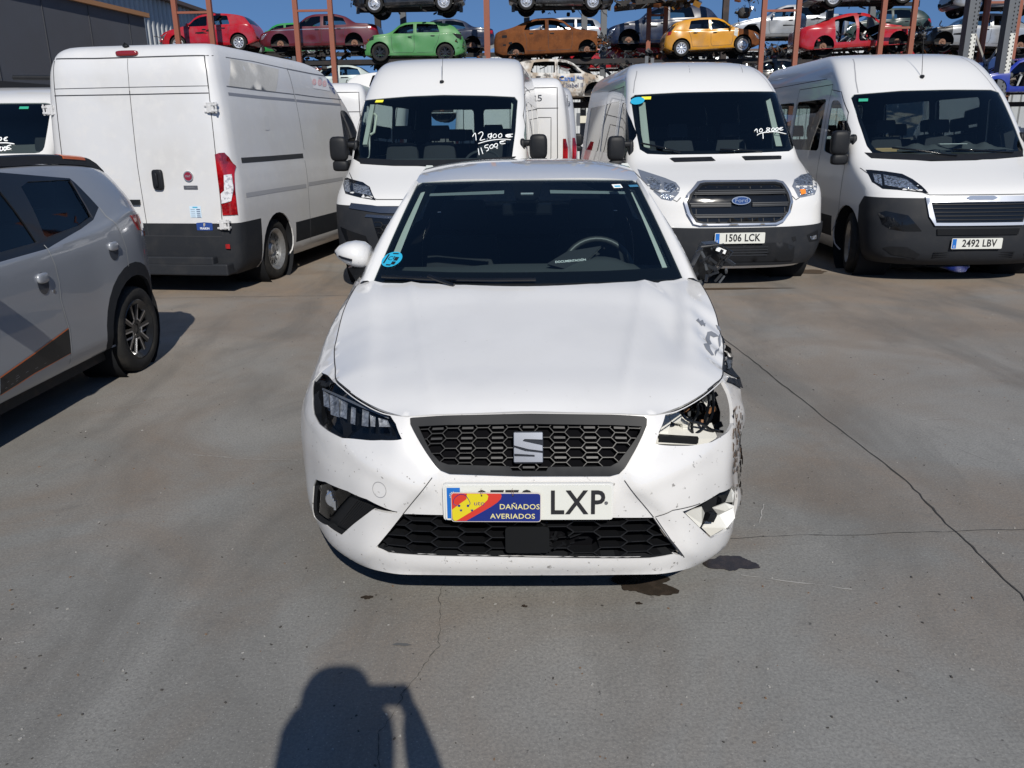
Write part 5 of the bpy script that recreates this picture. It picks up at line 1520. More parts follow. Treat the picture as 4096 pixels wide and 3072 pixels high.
sB.decal('cowl', cowl_van(rB, VB, 1.27, 1.35, .88), 'y', -1, black_plastic, rB, off=.004, depth=.01)
def aerial(root, sk, px, py, T, lean=((.0, -.02), (.0, .0)), L=.42, tw=None):
    x, z = T(px, py); p, n = sk.hit('y', x, z, -1)
    b = MB(); b.add(*superbox(p+n*.01, (.05, .08, .03), 2.5)); b.tube([p, p+Vector((lean[0][0], lean[0][1], L))], [.0035, .002], 5)
    o = b.build('aerial', black_plastic, root, smooth=True, angle=50); return p
aerial(rB, sB, *D1([(863, 238)])[0], TB, ((.02, .05), 0), .40)
def price(root, T, fn, strokes, conv, name='price_writing', wd=.006):
    b = MB()
    for st in strokes:
        uv = T.many(conv(st)); pts = [Vector(fn(*p))+Vector(fnormal(fn, *p))*.003 for p in uv]
        b.tube([Vector(tuple(q)) for q in crm(pts, 4)], wd/2, 5)
    b.build(name, marker, root, smooth=True)
price(rB, TB, VB.front, [[(1088, 640), (1108, 615), (1115, 668)], [(1130, 620), (1155, 605), (1165, 622), (1150, 650), (1145, 668), (1180, 660)], [(1196, 658), (1198, 660)],
  [(1225, 620), (1205, 625), (1205, 645), (1222, 640), (1228, 615), (1226, 645), (1215, 658)], [(1250, 622), (1238, 635), (1245, 650), (1262, 642), (1262, 625), (1250, 620)], [(1290, 620), (1278, 632), (1285, 648), (1303, 640), (1302, 622), (1290, 618)],
  [(1385, 622), (1345, 625), (1335, 635), (1350, 645), (1383, 640)], [(1330, 630), (1372, 630)], [(1330, 638), (1372, 637)], [(1130, 692), (1200, 672), (1290, 660), (1370, 663)],
  [(1130, 728), (1137, 776)], [(1150, 722), (1164, 768)], [(1205, 700), (1182, 706), (1180, 722), (1200, 722), (1205, 738), (1190, 748)], [(1232, 698), (1215, 712), (1220, 728), (1238, 722), (1240, 704), (1230, 698)], [(1262, 690), (1248, 702), (1252, 718), (1270, 712), (1272, 696), (1262, 690)],
  [(1332, 670), (1300, 674), (1290, 684), (1302, 694), (1330, 690)], [(1288, 680), (1318, 678)], [(1262, 725), (1275, 725)]], D1, wd=.010)
p_ = TB(*D1([(402, 379)])[0]); q_ = Vector(VB.front(*p_)); put_flat('yellow_sticker', [(-.05, -.02), (.05, -.02), (.05, .02), (-.05, .02)], .002, q_+Vector(fnormal(VB.front, *p_))*.002, fnormal(VB.front, *p_), mat('sticker_yellow', (.75, .70, .05), .5), rB)
mb = MB()
for s_ in (-1, 1):
    a_ = Vector(VB.front(s_*.84, 1.48))+Vector((0, .10, 0)); b2_ = Vector(VB.front(s_*.82, 1.92))+Vector((0, .10, 0)); mb.bar(a_, b2_, .05, .04)
mb.build('pillar_trim', beige_trim, rB)
mb = MB(); p0 = [(-.80, 1.60), (-.76, 1.62), (-.755, 1.80), (-.79, 1.83)]; mb.tube([Vector(VB.front(*p))+Vector((0, .13, 0)) for p in p0], .014, 6); mb.build('grab_handle', mat('handle_cream', (.6, .6, .5), .5), rB)

# ---- van C
cl, cz = (2.17, 8.50, 0), R(3)
TRANSIT = dict(L=5.53, wb=3.30, rows=[
 (.20, .12, .86), (.28, .03, .95), (.45, .0, 1.0), (.60, .0, 1.02), (.75, .03, 1.02), (.90, .06, 1.02), (1.0, .12, 1.02), (1.06, .22, 1.015), (1.12, .38, 1.01), (1.20, .60, 1.005),
 (1.27, .80, .995), (1.34, .92, .985), (1.60, 1.14, .955), (1.80, 1.32, .93), (2.0, 1.50, .90), (2.10, 1.62, .88), (2.22, 1.80, .85), (2.33, 2.05, .79), (2.40, 2.35, .70), (2.45, 2.8, .55), (2.475, 3.2, .32), (2.48, 3.5, .02)])
vc_ = Van(TRANSIT); TC = tracer(vc_.front, cl, cz, -1.0, 1.0, .25, 2.45)
wsC = convex(TC.many(D2([(368, 318), (395, 298), (700, 280), (1000, 274), (1320, 275), (1345, 292), (1400, 450), (1448, 610), (1450, 650), (1420, 672), (1000, 690), (600, 695), (480, 690), (430, 660), (395, 500)])))
rC, VC, sC = van(TRANSIT, 'van', 'white van with oval badge in chrome framed grille and 10.800 price on its windscreen', cl, cz, 'white vans parked in a row', wsp=wsC, front_dark=None, rear_glass=False, mirrors=(-1,))
frit(rC, VC, [(p[0]*.995, 1.67+(p[1]-1.67)*.995) for p in wsC], [(p[0]*.945, 1.67+(p[1]-1.67)*.91+.012) for p in wsC])
bump = TC.many(D2([(648, 1138), (760, 1142), (1380, 1130), (1590, 1090)]))
zbC = .66
# lower dark bumper of van C laid over the nose as its own moulded piece
bp_ = [(-1.0, .66), (-.62, .64), (-.5, .60), (-.30, .55), (.30, .55), (.5, .60), (.62, .64), (1.0, .66), (1.0, .24), (-1.0, .24)]
def rev(fn, u0, u1, v0, v1, n1, n2, m, name, parent, off=.012, th=.012):
    V = []; 
    for i in range(n1+1):
        u = u0+(u1-u0)*i/n1
        for j in range(n2+1):
            a0 = v0(u) if callable(v0) else v0; a1 = v1(u) if callable(v1) else v1
            v = a0+(a1-a0)*j/n2; p = np.array(fn(u, v)); V.append(p+fnormal(fn, u, v)*off)
    F = [(i*(n2+1)+j, (i+1)*(n2+1)+j, (i+1)*(n2+1)+j+1, i*(n2+1)+j+1) for i in range(n1) for j in range(n2)]
    return mk(name, V, F, [m, lining], parent, True, solid=(th, -1, 1), angle=40)
def polar_front(Vn):       # angle instead of x: covers the corner evenly
    def f(t, z):
        w = Vn.w(z); c = Vn.cf(z); s_ = 1 if t >= 0 else -1; t = min(abs(t), math.pi/2)
        if t > 1.2:   # run on along the side
            pass
        return (s_*w*math.sin(t)**(2/Vn.nf), Vn.yf(z)+c*(1-max(math.cos(t), 0)**(2/Vn.nf)), z)
    return f
rev(polar_front(VC), -1.568, 1.568, .25, lambda t: .655-.02*math.cos(t), 48, 8, grey_plastic, 'bumper', rC, off=.018, th=.02)
hexo = [(-.60, .76), (-.47, .97), (.47, .97), (.60, .76), (.52, .60), (.45, .555), (-.45, .555), (-.52, .60)]
hexo = TC.many(D2([(722, 1010), (745, 960), (810, 890), (850, 882), (1330, 878), (1375, 888), (1425, 960), (1437, 1010), (1420, 1080), (1380, 1140), (1335, 1160), (830, 1168), (785, 1158), (745, 1090)]))
hexi = [((p[0]-0.0)*.955+.0, .765+(p[1]-.765)*.92) for p in hexo]
mxx = np.mean([p[0] for p in hexo]); hexo = [(p[0], p[1]) for p in hexo]; hexi = [(mxx+(p[0]-mxx)*.95, np.mean([q[1] for q in hexo])+(p[1]-np.mean([q[1] for q in hexo]))*.92) for p in hexo]
hexi2 = [(mxx+(p[0]-mxx)*.91, np.mean([q[1] for q in hexo])+(p[1]-np.mean([q[1] for q in hexo]))*.84) for p in hexo]
fC = lambda x, z: VC.front(x, z)
patch('grille_surround', fC, hexo, chrome, rC, holes=[hexi], res=.04, off=.032, thick=.03)
patch('grille_frame', fC, hexi, gframe, rC, holes=[hexi2], res=.04, off=.028, thick=.02)
patch('grille', fC, hexi, gloss_black, rC, res=.08, off=.020, thick=.004)
zmin, zmax = min(p[1] for p in hexi2), max(p[1] for p in hexi2)
for k, t in enumerate((.80, .49, .18)):
    zc_ = zmin+(zmax-zmin)*t
    for dz, hh in ((.012, .006), (-.004, .008), (-.018, .004)):
        xs = [x for x in np.linspace(-.62, .62, 120) if inpoly(x, zc_+dz, hexi2)]
        if not xs: continue
        a, b = min(xs), max(xs)
        gaps = [(a, b)] if k != 1 else [(a, mxx-.11), (mxx+.11, b)]
        for a1, b1 in gaps:
            q = [(a1, zc_+dz-hh), (b1, zc_+dz-hh), (b1, zc_+dz+hh*.6), (a1, zc_+dz+hh*.6)]
            patch('grille_bar', fC, q, mat('grille_bar_grey', (.032, .034, .037), .4, spec=.4), rC, res=.06, off=.040, thick=.018)
mb = MB()
for k in range(-4, 5):
    x = mxx+k*.115
    xs = [z for z in np.linspace(zmin, zmax, 60) if inpoly(x, z, hexi2)]
    if xs: mb.bar(np.array(fC(x, min(xs)))+np.array((0, -.024, 0)), np.array(fC(x, max(xs)))+np.array((0, -.024, 0)), .008, .012)
mb.build('grille_mesh', gframe, rC)
bc = TC(*D2([(1092, 997)])[0]); p0 = Vector(fC(*bc))+Vector((0, -.05, 0)); n0 = Vector((0, -1, .12))
bd = put_flat('badge', circ((0, 0), .098, 32, ry=.042), .012, p0, n0, chrome, rC)
put_flat('badge_field', circ((0, 0), .088, 32, ry=.034), .002, p0+n0.normalized()*.0122, n0, mat('badge_blue', (.015, .045, .16), .25, coat=.6), bd)
put_text('badge_lettering', 'Ford', .058, p0+n0.normalized()*.0148, n0, chrome, bd, ext=.0008, sx=1.2)
pC = TC(*D2([(1085, 1245)])[0])
plate(rC, Vector(fC(pC[0], pC[1]))+Vector((0, -.045, 0)), (0, -1, 0), '1506 LCK')
hlC = convex(TC.many(D2([(1455, 860), (1500, 828), (1565, 800), (1582, 840), (1592, 940), (1590, 960), (1500, 980), (1480, 975), (1440, 905)])))
hlC2 = convex(TC.many(D2([(415, 790), (480, 812), (600, 850), (670, 880), (697, 915), (690, 950), (640, 1003), (575, 990), (520, 940), (440, 850)])))
for q, cs in ((hlC, [[(1460, 870), (1500, 835), (1570, 810), (1578, 900), (1480, 900)], [(1475, 915), (1580, 915), (1582, 950), (1500, 970)]]), (hlC2, [[(470, 850), (520, 840), (570, 870), (560, 930), (510, 920)], [(590, 880), (660, 890), (680, 920), (640, 950), (590, 930)], [(570, 950), (640, 965), (630, 995), (580, 985)]])):
    headlamp(rC, sC, q, [convex(TC.many(D2(c))) for c in cs], rim_m=mat('lamp_clear', (.35, .37, .40), .12, metal=.6, coat=.6))
q = TC.many(D2([(1490, 928), (1525, 925), (1530, 955), (1500, 962)])); sC.decal('indicator', q, 'y', -1, amber, rC, off=.010, depth=.004)
for L in ([(628, 722), (645, 716), (905, 710), (933, 735), (915, 738), (660, 745)], [(1106, 708), (1125, 705), (1360, 702), (1370, 706), (1368, 725), (1130, 733)]):
    q = TC.many(D2(L)); sC.decal('bonnet_vent', q, 'y', -1, black_plastic, rC, off=.005, depth=.01)
# lower bumper details
for L, m_ in (([(820, 1285), (1040, 1280), (1380, 1275), (1450, 1300), (1440, 1390), (1000, 1400), (860, 1390)], black_plastic), ([(1120, 1290), (1290, 1286), (1300, 1350), (1120, 1355)], lining), ([(1430, 1240), (1455, 1235), (1462, 1262), (1440, 1270)], lining), ([(1530, 1225), (1600, 1190), (1600, 1260), (1545, 1270)], black_plastic)):
    q = TC.many(D2(L)); V, T = tri2d(q, (), .05); 
    mk('bumper_recess', [np.array(fC(*p))+fnormal(fC, *p)*.0215 for p in V], T, m_, rC, True)
q = TC.many(D2([(1548, 1235), (1590, 1225), (1588, 1250), (1555, 1258)])); mk('fog_lamp', [np.array(fC(*p))+fnormal(fC, *p)*.026 for p in tri2d(q, (), .05)[0]], tri2d(q, (), .05)[1], headl_f, rC, True)
mb = MB()
for k in range(4):
    z_ = .355+.028*k; mb.bar(Vector(fC(-.28, z_))+Vector((0, -.03, 0)), Vector(fC(.32, z_))+Vector((0, -.03, 0)), .006, .012)
mb.build('bumper_slats', grey_plastic, rC)
for L in ([(440, 625), (560, 650), (700, 688)], [(960, 668), (1100, 672), (1240, 680)]):
    mb = MB(); uv = TC.many(D2(L)); mb.tube([Vector(fC(*p))+Vector(fnormal(fC, *p))*.02 for p in uv], .010, 5); mb.build('wiper', gloss_black, rC, smooth=True)
price(rC, TC, VC.front, [[(1190, 540), (1205, 525), (1210, 552)], [(1232, 524), (1222, 535), (1230, 546), (1243, 538), (1240, 526), (1230, 523)], [(1258, 545), (1260, 546)], [(1290, 520), (1272, 520), (1275, 530), (1292, 540), (1278, 548), (1268, 540), (1288, 528), (1292, 520)],
  [(1312, 520), (1302, 530), (1310, 540), (1322, 532), (1320, 521), (1311, 519)], [(1338, 518), (1328, 528), (1336, 538), (1348, 530), (1346, 519), (1337, 517)], [(1378, 515), (1362, 518), (1356, 526), (1364, 534), (1380, 530)], [(1352, 526), (1372, 524)], [(1208, 568), (1220, 558), (1260, 548), (1330, 544), (1400, 558)], [(1246, 552), (1248, 590)]], D2, wd=.010)
for (px, py), m_, q in (((473, 320), mat('sticker_yellow'), [(-.055, -.022), (.055, -.022), (.055, .022), (-.055, .022)]), ((415, 338), sk, circ((0, 0), .085, 20, ry=.055))):
    a = TC(*D2([(px, py)])[0]); put_flat('screen_sticker', q, .002, Vector(fC(*a))+Vector(fnormal(fC, *a))*.002, fnormal(fC, *a), m_, rC)
mb = MB()
for s_ in (-1, 1):
    v = [Vector(fC(s_*x, z_))+Vector((0, .06, 0)) for x, z_ in ((.80, 1.42), (.72, 1.42), (.71, 1.92), (.78, 1.95))]; mb.add(v+[p+Vector((0, .05, 0)) for p in v], [(0, 1, 2, 3), (1, 5, 6, 2), (0, 3, 7, 4)])
mb.build('pillar_trim', beige_trim, rC)
for s_ in (-1, 1): handle_seams(rC, sC, VC, s_, SEAMS[:3]+[[(1.42, 1.25), (1.40, .80), (1.45, .45)]])
mb = MB(); sC.line(mb, [(-.98, 1.22), (-.86, 1.02), (-.62, .90), (-.58, .94)], 'y', -1, .008); sC.line(mb, [(.98, 1.22), (.86, 1.02), (.62, .90), (.58, .94)], 'y', -1, .008); mb.build('bonnet_seam', seam_m, rC)
mb = MB()
for s_ in (-1, 1):
    sC.line(mb, [(s_*.83, 2.03), (s_*.79, 2.16), (s_*.72, 2.30)], 'y', -1, .010)
for L in ([(700, 68), (740, 90), (762, 150)], [(1055, 75), (1092, 100), (1112, 150)]): sC.line(mb, TC.many(D2(L)), 'y', -1, .007)
mb.build('roof_seam', mat('seam_grey'), rC)

# ---- van D
dl_, dz = (4.68, 8.60, 0), R(0)
vd_ = Van(DUCATO); TD = tracer(vd_.front, dl_, dz, -1.0, 1.0, .25, 2.5)
wsD = convex(TD.many(D3([(670, 400), (690, 378), (1000, 352), (1300, 345), (1600, 346), (1650, 362), (1700, 480), (1815, 740), (1812, 765), (1780, 780), (1500, 815), (1200, 822), (900, 800), (820, 775), (775, 720), (720, 560)])))
rD, VD, sD = van(DUCATO, 'van', 'white high roofed van with dark bumper and silver edged grille, rightmost of the vans', dl_, dz, 'white vans parked in a row', wsp=wsD, steer=R(-14))
frit(rD, VD, [(p[0]*.995, 1.67+(p[1]-1.67)*.995) for p in wsD], [(p[0]*.955, 1.67+(p[1]-1.67)*.90+.018) for p in wsD])
fD = lambda x, z: VD.front(x, z)
hD = TD.many(D3([(768, 878), (800, 878), (900, 888), (1010, 905), (1080, 940), (1140, 985), (1185, 1035), (1100, 1025), (980, 1012), (880, 1005), (810, 960)]))
hDc = [TD.many(D3(c)) for c in ([(815, 905), (868, 912), (878, 985), (830, 960)], [(885, 912), (960, 925), (1040, 945), (1100, 990), (1120, 1012), (1000, 1000), (895, 980)])]
cxD = 0.0
for s_ in (1, -1):
    headlamp(rD, sD, [(p[0]*s_, p[1]) for p in hD], [[(p[0]*s_, p[1]) for p in q] for q in hDc])
go_ = TD.many(D3([(1162, 1060), (1210, 1062), (1400, 1052), (1600, 1045), (1818, 1040)])); 
zg = go_[0][1]; xg = abs(go_[0][0])
g_low = TD.many(D3([(1225, 1248), (1190, 1190)]))
gout = [(-xg, zg), (xg, zg), (xg*.93, g_low[1][1]), (abs(g_low[0][0]), g_low[0][1]), (-abs(g_low[0][0]), g_low[0][1]), (-xg*.93, g_low[1][1])]
gin_ = TD.many(D3([(1198, 1095), (1232, 1230)])); xa, za, xb, zb2 = abs(gin_[0][0]), gin_[0][1], abs(gin_[1][0]), gin_[1][1]
ginn = [(-xa, za), (xa, za), (xb, zb2), (-xb, zb2)]
silver = mat('silver_grille', (.62, .64, .68), .3, metal=.5, coat=.4)
patch('grille_surround', fD, gout, silver, rD, holes=[ginn], res=.05, off=.022, thick=.02)
patch('grille', fD, ginn, gloss_black, rD, res=.1, off=.008, thick=.004)
for k in range(5):
    t = (k+.6)/5.4; z_ = za+(zb2-za)*t; x_ = xa+(xb-xa)*t-.01
    patch('grille_bar', fD, [(-x_, z_-.005), (x_, z_-.005), (x_, z_+.004), (-x_, z_+.004)], black_plastic, rD, res=.08, off=.020, thick=.01)
low = TD.many(D3([(1240, 1270), (1245, 1310)])); xl = abs(low[0][0]); 
patch('lower_intake', fD, [(-xl, low[0][1]), (xl, low[0][1]), (xl*.98, low[1][1]), (-xl*.98, low[1][1])], gloss_black, rD, res=.08, off=.016, thick=.01)
em = TD(*D3([(1495, 1062)])[0]); put_flat('badge', rpoly([(-.16, .0), (-.12, -.02), (.12, -.02), (.16, .0), (.12, .02), (-.12, .02)], .008), .006, Vector(fD(0, em[1]))+Vector((0, -.026, 0)), (0, -1, .2), chrome, rD)
for s_ in (-1, 1):
    q = TD.many(D3([(850, 1165), (900, 1150), (1050, 1180), (1140, 1285), (1020, 1285), (930, 1270), (880, 1240)])); V, T = tri2d([(p[0]*s_, p[1]) for p in q], (), .06); mk('fog_recess', [np.array(fD(*p))+fnormal(fD, *p)*.004 for p in V], T, gloss_black, rD, True)
    q = TD.many(D3([(880, 1395), (930, 1385), (1040, 1390), (1130, 1440), (1100, 1465), (940, 1440)])); V, T = tri2d([(p[0]*s_, p[1]) for p in q], (), .06); mk('bumper_recess', [np.array(fD(*p))+fnormal(fD, *p)*.004 for p in V], T, black_plastic, rD, True)
pD = TD(*D3([(1493, 1365)])[0])
plate(rD, Vector(fD(pD[0]*.6, pD[1]))+Vector((0, -.02, 0)), (0, -1, 0), '2492 LBV')
mb = MB()
for k in range(3): z_ = .30+.022*k; mb.bar(Vector(fD(-.42, z_))+Vector((0, -.012, 0)), Vector(fD(.42, z_))+Vector((0, -.012, 0)), .005, .01)
mb.build('bumper_slats', gloss_black, rD)
for L in ([(940, 740), (1100, 755), (1250, 780), (1370, 792)], [(1345, 750), (1500, 758), (1740, 770)]):
    mb = MB(); mb.tube([Vector(fD(*p))+Vector(fnormal(fD, *p))*.02 for p in TD.many(D3(L))], .010, 5); mb.build('wiper', gloss_black, rD, smooth=True)
sD.decal('cowl', cowl_van(rD, VD, 1.26, 1.34, .88), 'y', -1, black_plastic, rD, off=.004, depth=.01)
for s_ in (-1, 1): handle_seams(rD, sD, VD, s_, SEAMS+[[(2.3, 2.20), (4.9, 2.20)]])
mb = MB(); sD.line(mb, [(-.97, 1.18), (-.93, 1.10), (-.5, .93), (.5, .93), (.93, 1.10), (.97, 1.18)], 'y', -1, .008); mb.build('bonnet_seam', seam_m, rD)
mb = MB(); 
for s_ in (-1, 1): sD.line(mb, [(s_*x, z_) for x, z_ in ((.80, 2.0), (.77, 2.15), (.72, 2.30), (.66, 2.42))], 'y', -1, .012)
mb.build('roof_seam', mat('seam_grey'), rD)
a = TD(*D3([(1140, 265)])[0]); p, n = sD.hit('y', a[0], a[1], -1)
mb = MB(); mb.add(*superbox(p+n*.012, (.045, .07, .04), 2.5)); mb.tube([p, p+Vector((.01, .12, .52))], [.004, .002], 5); mb.build('aerial', black_plastic, rD, smooth=True, angle=50)
for (px, py), m_, q in (((752, 416), mat('sticker_green', (.03, .32, .20), .5), [(-.05, -.022), (.05, -.022), (.05, .022), (-.05, .022)]),):
    a = TD(*D3([(px, py)])[0]); put_flat('screen_sticker', q, .002, Vector(fD(*a))+Vector(fnormal(fD, *a))*.002, fnormal(fD, *a), m_, rD)
# things lying on the dashboard of van D
dz_ = 1.345; base_y = 8.60+1.22
jk = thing('jacket', 'crumpled dark grey jacket lying on the dashboard of the rightmost van', 'jacket', (4.95, base_y, dz_))
V = []; nx_, ny_ = 40, 14
for i in range(nx_+1):
    for j in range(ny_+1):
        x = -.75+1.35*i/nx_; y = -.16+.36*j/ny_; e = (1-abs(x+.075)**4/.25)*(1-(abs(y-.02)/.19)**4)
        V.append((x, y, max(0, e)*(.045+.035*math.sin(x*9+y*12)+.02*math.sin(x*23-y*17)+.012*math.sin(x*41+y*31))))
mk('jacket_cloth', V, [(i*(ny_+1)+j, (i+1)*(ny_+1)+j, (i+1)*(ny_+1)+j+1, i*(ny_+1)+j+1) for i in range(nx_) for j in range(ny_)], mat('jacket_grey', (.055, .058, .06), .9), jk)
pp = MB(); pp.prism([(-.16, -.07), (.14, -.09), (.17, .07), (-.11, .09)], .0, .004, 'z'); tag(pp.build('paper_sheet', paper), 'white sheet of paper on the jacket behind the windscreen of the rightmost van', 'paper').location = (4.83, base_y-.09, dz_+.075)
pb = MB()
for q, z_ in (([(-.16, -.06), (.12, -.09), (.16, .05), (-.10, .09)], 0), ([(-.10, -.05), (.17, -.03), (.13, .07), (-.15, .05)], .02)): pb.prism(q, z_, z_+.018, 'z')
tag(pb.build('brown_envelope', mat('kraft', (.38, .25, .12), .8)), 'brown paper packets at the windscreen corner of the rightmost van', 'envelope').location = (4.10, base_y-.02, dz_+.0)

# ================================================================ van A: panel van seen from behind
qA, yA = (-3.99, 8.54), R(-7.6)
LA = DUCATO['L']
aloc = (qA[0]-math.sin(yA)*LA, qA[1]+math.cos(yA)*LA, 0); arz = yA+math.pi
rA, VA, sA = van(DUCATO, 'panel_van', 'white windowless panel van seen from behind with red tail lamps and small blue sticker', aloc, arz, 'white vans parked in a row', windows='none', wsp=[(-.85, 1.36), (.85, 1.36), (.82, 1.98), (-.82, 1.98)], paint=white_dusty, rear_glass=False)
fR = lambda x, z: VA.rear(x, z)
TA = tracer(fR, aloc, arz, -1.0, 1.0, .25, 2.5)
fS = lambda y, z: (-VA.w(z), y, z)
TS = tracer(fS, aloc, arz, .8, LA, .25, 2.45)
Z1 = lambda L: [(.3418*x, .3418*y) for x, y in L]
Z5 = lambda L: [(.3418*x, 162+.3418*y) for x, y in L]
Z9 = lambda L: [((900+x*.2712)/1.8517, (150+y*.2712)/1.8517) for x, y in L]
mb = MB()
def rl(conv, pts, wd=.007): sA.line(mb, TA.many(conv(pts)), 'y', 1, wd, off=.002)
rl(Z1, [(330, 380), (600, 370), (1000, 358), (1290, 352)], .012)
rl(Z1, [(345, 385), (340, 480), (345, 560), (350, 605)], .009); rl(Z5, [(350, 130), (362, 250), (398, 560)], .009)
rl(Z1, [(1292, 352), (1305, 450), (1318, 560)], .010); rl(Z5, [(1318, 80), (1335, 240), (1352, 400), (1395, 800), (1410, 1010)], .007)
rl(Z1, [(808, 370), (812, 480), (820, 600)], .0045); rl(Z5, [(820, 100), (870, 580), (905, 800), (940, 1015)], .006)
rl(Z1, [(345, 563), (800, 552), (1316, 543)], .006); rl(Z1, [(345, 606), (800, 598), (1318, 588)], .010)
rl(Z5, [(915, 1016), (1150, 1018), (1405, 1022)], .010); rl(Z1, [(1290, 352), (1345, 352), (1500, 380)], .008)
mb.build('door_seam', seam_m, rA)
mb = MB()
def sl_(conv, pts, wd=.008, b=None): sA.line(b or mb, TS.many(conv(pts)), 'x', -1, wd, off=.002)
sl_(Z9, [(10, 292), (400, 350), (910, 462)], .008); sl_(Z9, [(910, 462), (1250, 530), (1590, 588)], .014); sl_(Z9, [(912, 462), (1000, 760), (1040, 930)], .012); sl_(Z9, [(1040, 930), (1110, 1300), (1165, 1655)], .010)
sl_(Z9, [(20, 718), (500, 780), (1020, 838)], .010); sl_(Z9, [(1030, 836), (1350, 880), (1690, 912), (1780, 930), (1900, 1020), (1970, 1150)], .010)
sl_(Z9, [(1590, 588), (1680, 910), (1760, 1440)], .007); sl_(Z9, [(1650, 780), (1720, 1050), (1790, 1440)], .005)
sl_(Z5, [(1925, 540), (1950, 760), (1962, 1040)], .008)
mb.build('panel_seam', mat('seam_soft', (.10, .105, .12), .7), rA)
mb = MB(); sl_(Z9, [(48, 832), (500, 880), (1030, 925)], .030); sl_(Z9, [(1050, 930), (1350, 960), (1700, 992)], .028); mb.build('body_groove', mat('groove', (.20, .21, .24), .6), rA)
mb = MB(); sl_(Z5, [(1525, 540), (1700, 528), (1915, 510)], .055); r_o = mb.build('door_rail', mat('rail_dark', (.03, .032, .036), .5), rA)
mb = MB(); sl_(Z5, [(1555, 760), (1750, 728), (1935, 700)], .045); sl_(Z5, [(1950, 690), (2060, 672), (2165, 655)], .045); mb.build('crease_shade_strip', mat('crease_shade', (.34, .345, .36), .5), rA)  # flat strips, shade of the pressed crease put into their colour
# tail lamps (right one traced, left one its mirror image)
tl = TA.many(Z5([(1358, 502), (1385, 492), (1420, 490), (1450, 520), (1485, 575), (1500, 640), (1515, 750), (1528, 878), (1408, 886), (1398, 800), (1380, 680)]))
tw_ = TA.many(Z5([(1418, 632), (1468, 625), (1480, 720), (1465, 795), (1435, 805), (1402, 812), (1398, 750), (1420, 730)]))
def lampbox(poly, s_, m, name, parent, off):
    q = [(p[0]*s_, p[1]) for p in poly]
    V, T = tri2d(q, (), .04); P = [np.array(fR(*p))+np.array((0, off, 0))+np.array((math.copysign(.004, p[0]), 0, 0)) for p in V]
    if s_ < 0: pass
    T2 = [tuple(reversed(t)) for t in T] if np.cross(np.array(P[T[0][1]])-P[T[0][0]], np.array(P[T[0][2]])-P[T[0][0]])[1] < 0 else T
    return mk(name, P, T2, [m, red_lens], parent, True, solid=(.02, -1, 0), angle=40)
for s_ in (1, -1):
    lb = lampbox(tl, s_, red_lens, 'tail_lamp', rA, .012)
    lampbox(tw_, s_, mat('lamp_white', (.62, .62, .64), .15, coat=1.0, var=[(30., .5, .6, (.25, .25, .28), .8)]), 'reversing_lamp', lb, .020)
# handle, round badge, name bars, stickers, hinges, plate
def on_rear(conv, pt, off=.0):
    a = TA(*conv([pt])[0]); p = Vector(fR(*a)); return p+Vector((0, off, 0))
hz_ = on_rear(Z5, (1003, 662)); mb = MB(); mb.add(*superbox(hz_+Vector((0, .012, 0)), (.115, .05, .205), 5)); mb.add(*superbox(hz_+Vector((0, .04, .0)), (.035, .04, .14), 4)); mb.build('door_handle', black_plastic, rA, smooth=True, angle=60)
nb = Vector((0, 1, 0)); p = on_rear(Z5, (1193, 640), .003)
bd = put_flat('badge', circ((0, 0), .052, 28), .012, p, nb, chrome, rA); put_flat('badge_field', circ((0, 0), .042, 28), .002, p+nb*.012, nb, mat('badge_red', (.20, .01, .03), .3, coat=.5), bd); put_text('badge_lettering', 'FIAT', .030, p+nb*.0145, nb, chrome, bd, ext=.0008, sx=.95, bold=.0008)
p = on_rear(Z5, (1207, 710), .003); nm = put_flat('name_bar', rpoly([(-.075, -.018), (.075, -.018), (.075, .018), (-.075, .018)], .004), .006, p, nb, mat('bar_grey', (.16, .16, .17), .35, metal=.6), rA); put_text('bar_lettering', 'PROFESSIONAL', .014, p+nb*.0065, nb, chrome, nm, ext=.0005)
p = on_rear(Z5, (560, 668), .003); put_text('model_lettering', 'DUCATO', .062, p+Vector((.0, 0, -.005)), nb, mat('letter_grey', (.10, .10, .11), .3, metal=.6), rA, ext=.003, sx=1.25, bold=.0008)
p = on_rear(Z5, (1237, 865), .002); st = put_flat('info_sticker', [(-.062, -.058), (.062, -.058), (.062, .058), (-.062, .058)], .0015, p, nb, mat('sticker_pale', (.50, .62, .72), .5), rA)
for k in range(5):
    z_ = .025-.019*k
    put_flat('sticker_mark', [(.012, z_-.004), (.052, z_-.004), (.052, z_+.004), (.012, z_+.004)][::1], .0006, p+nb*.0016, nb, mat('mark_navy', (.02, .04, .12), .6), st); put_flat('sticker_mark', [(-.052, z_-.002), (-.005, z_-.002), (-.005, z_+.002), (-.052, z_+.002)], .0006, p+nb*.0016, nb, mat('mark_mid', (.10, .15, .22), .6), st)
put_flat('sticker_mark', rpoly([(-.028, .040), (.028, .040), (.028, .052), (-.028, .052)], .005), .0006, p+nb*.0016, nb, sk, st)
p = on_rear(Z5, (1294, 958), .002); st = put_flat('blue_sticker', rpoly([(-.088, -.038), (.088, -.038), (.088, .038), (0, .044), (-.088, .038)], .01), .0015, p, nb, ink_blue, rA)
put_text('sticker_lettering', 'FRAIKIN', .030, p+nb*.002+Vector((0, 0, -.020)), nb, paper, st, ext=.0005, bold=.0006, sx=.95); put_text('sticker_lettering', 'F', .045, p+nb*.002+Vector((0, 0, .015)), nb, mat('gold_letter', (.65, .55, .30), .5), st, ext=.0005, bold=.001)
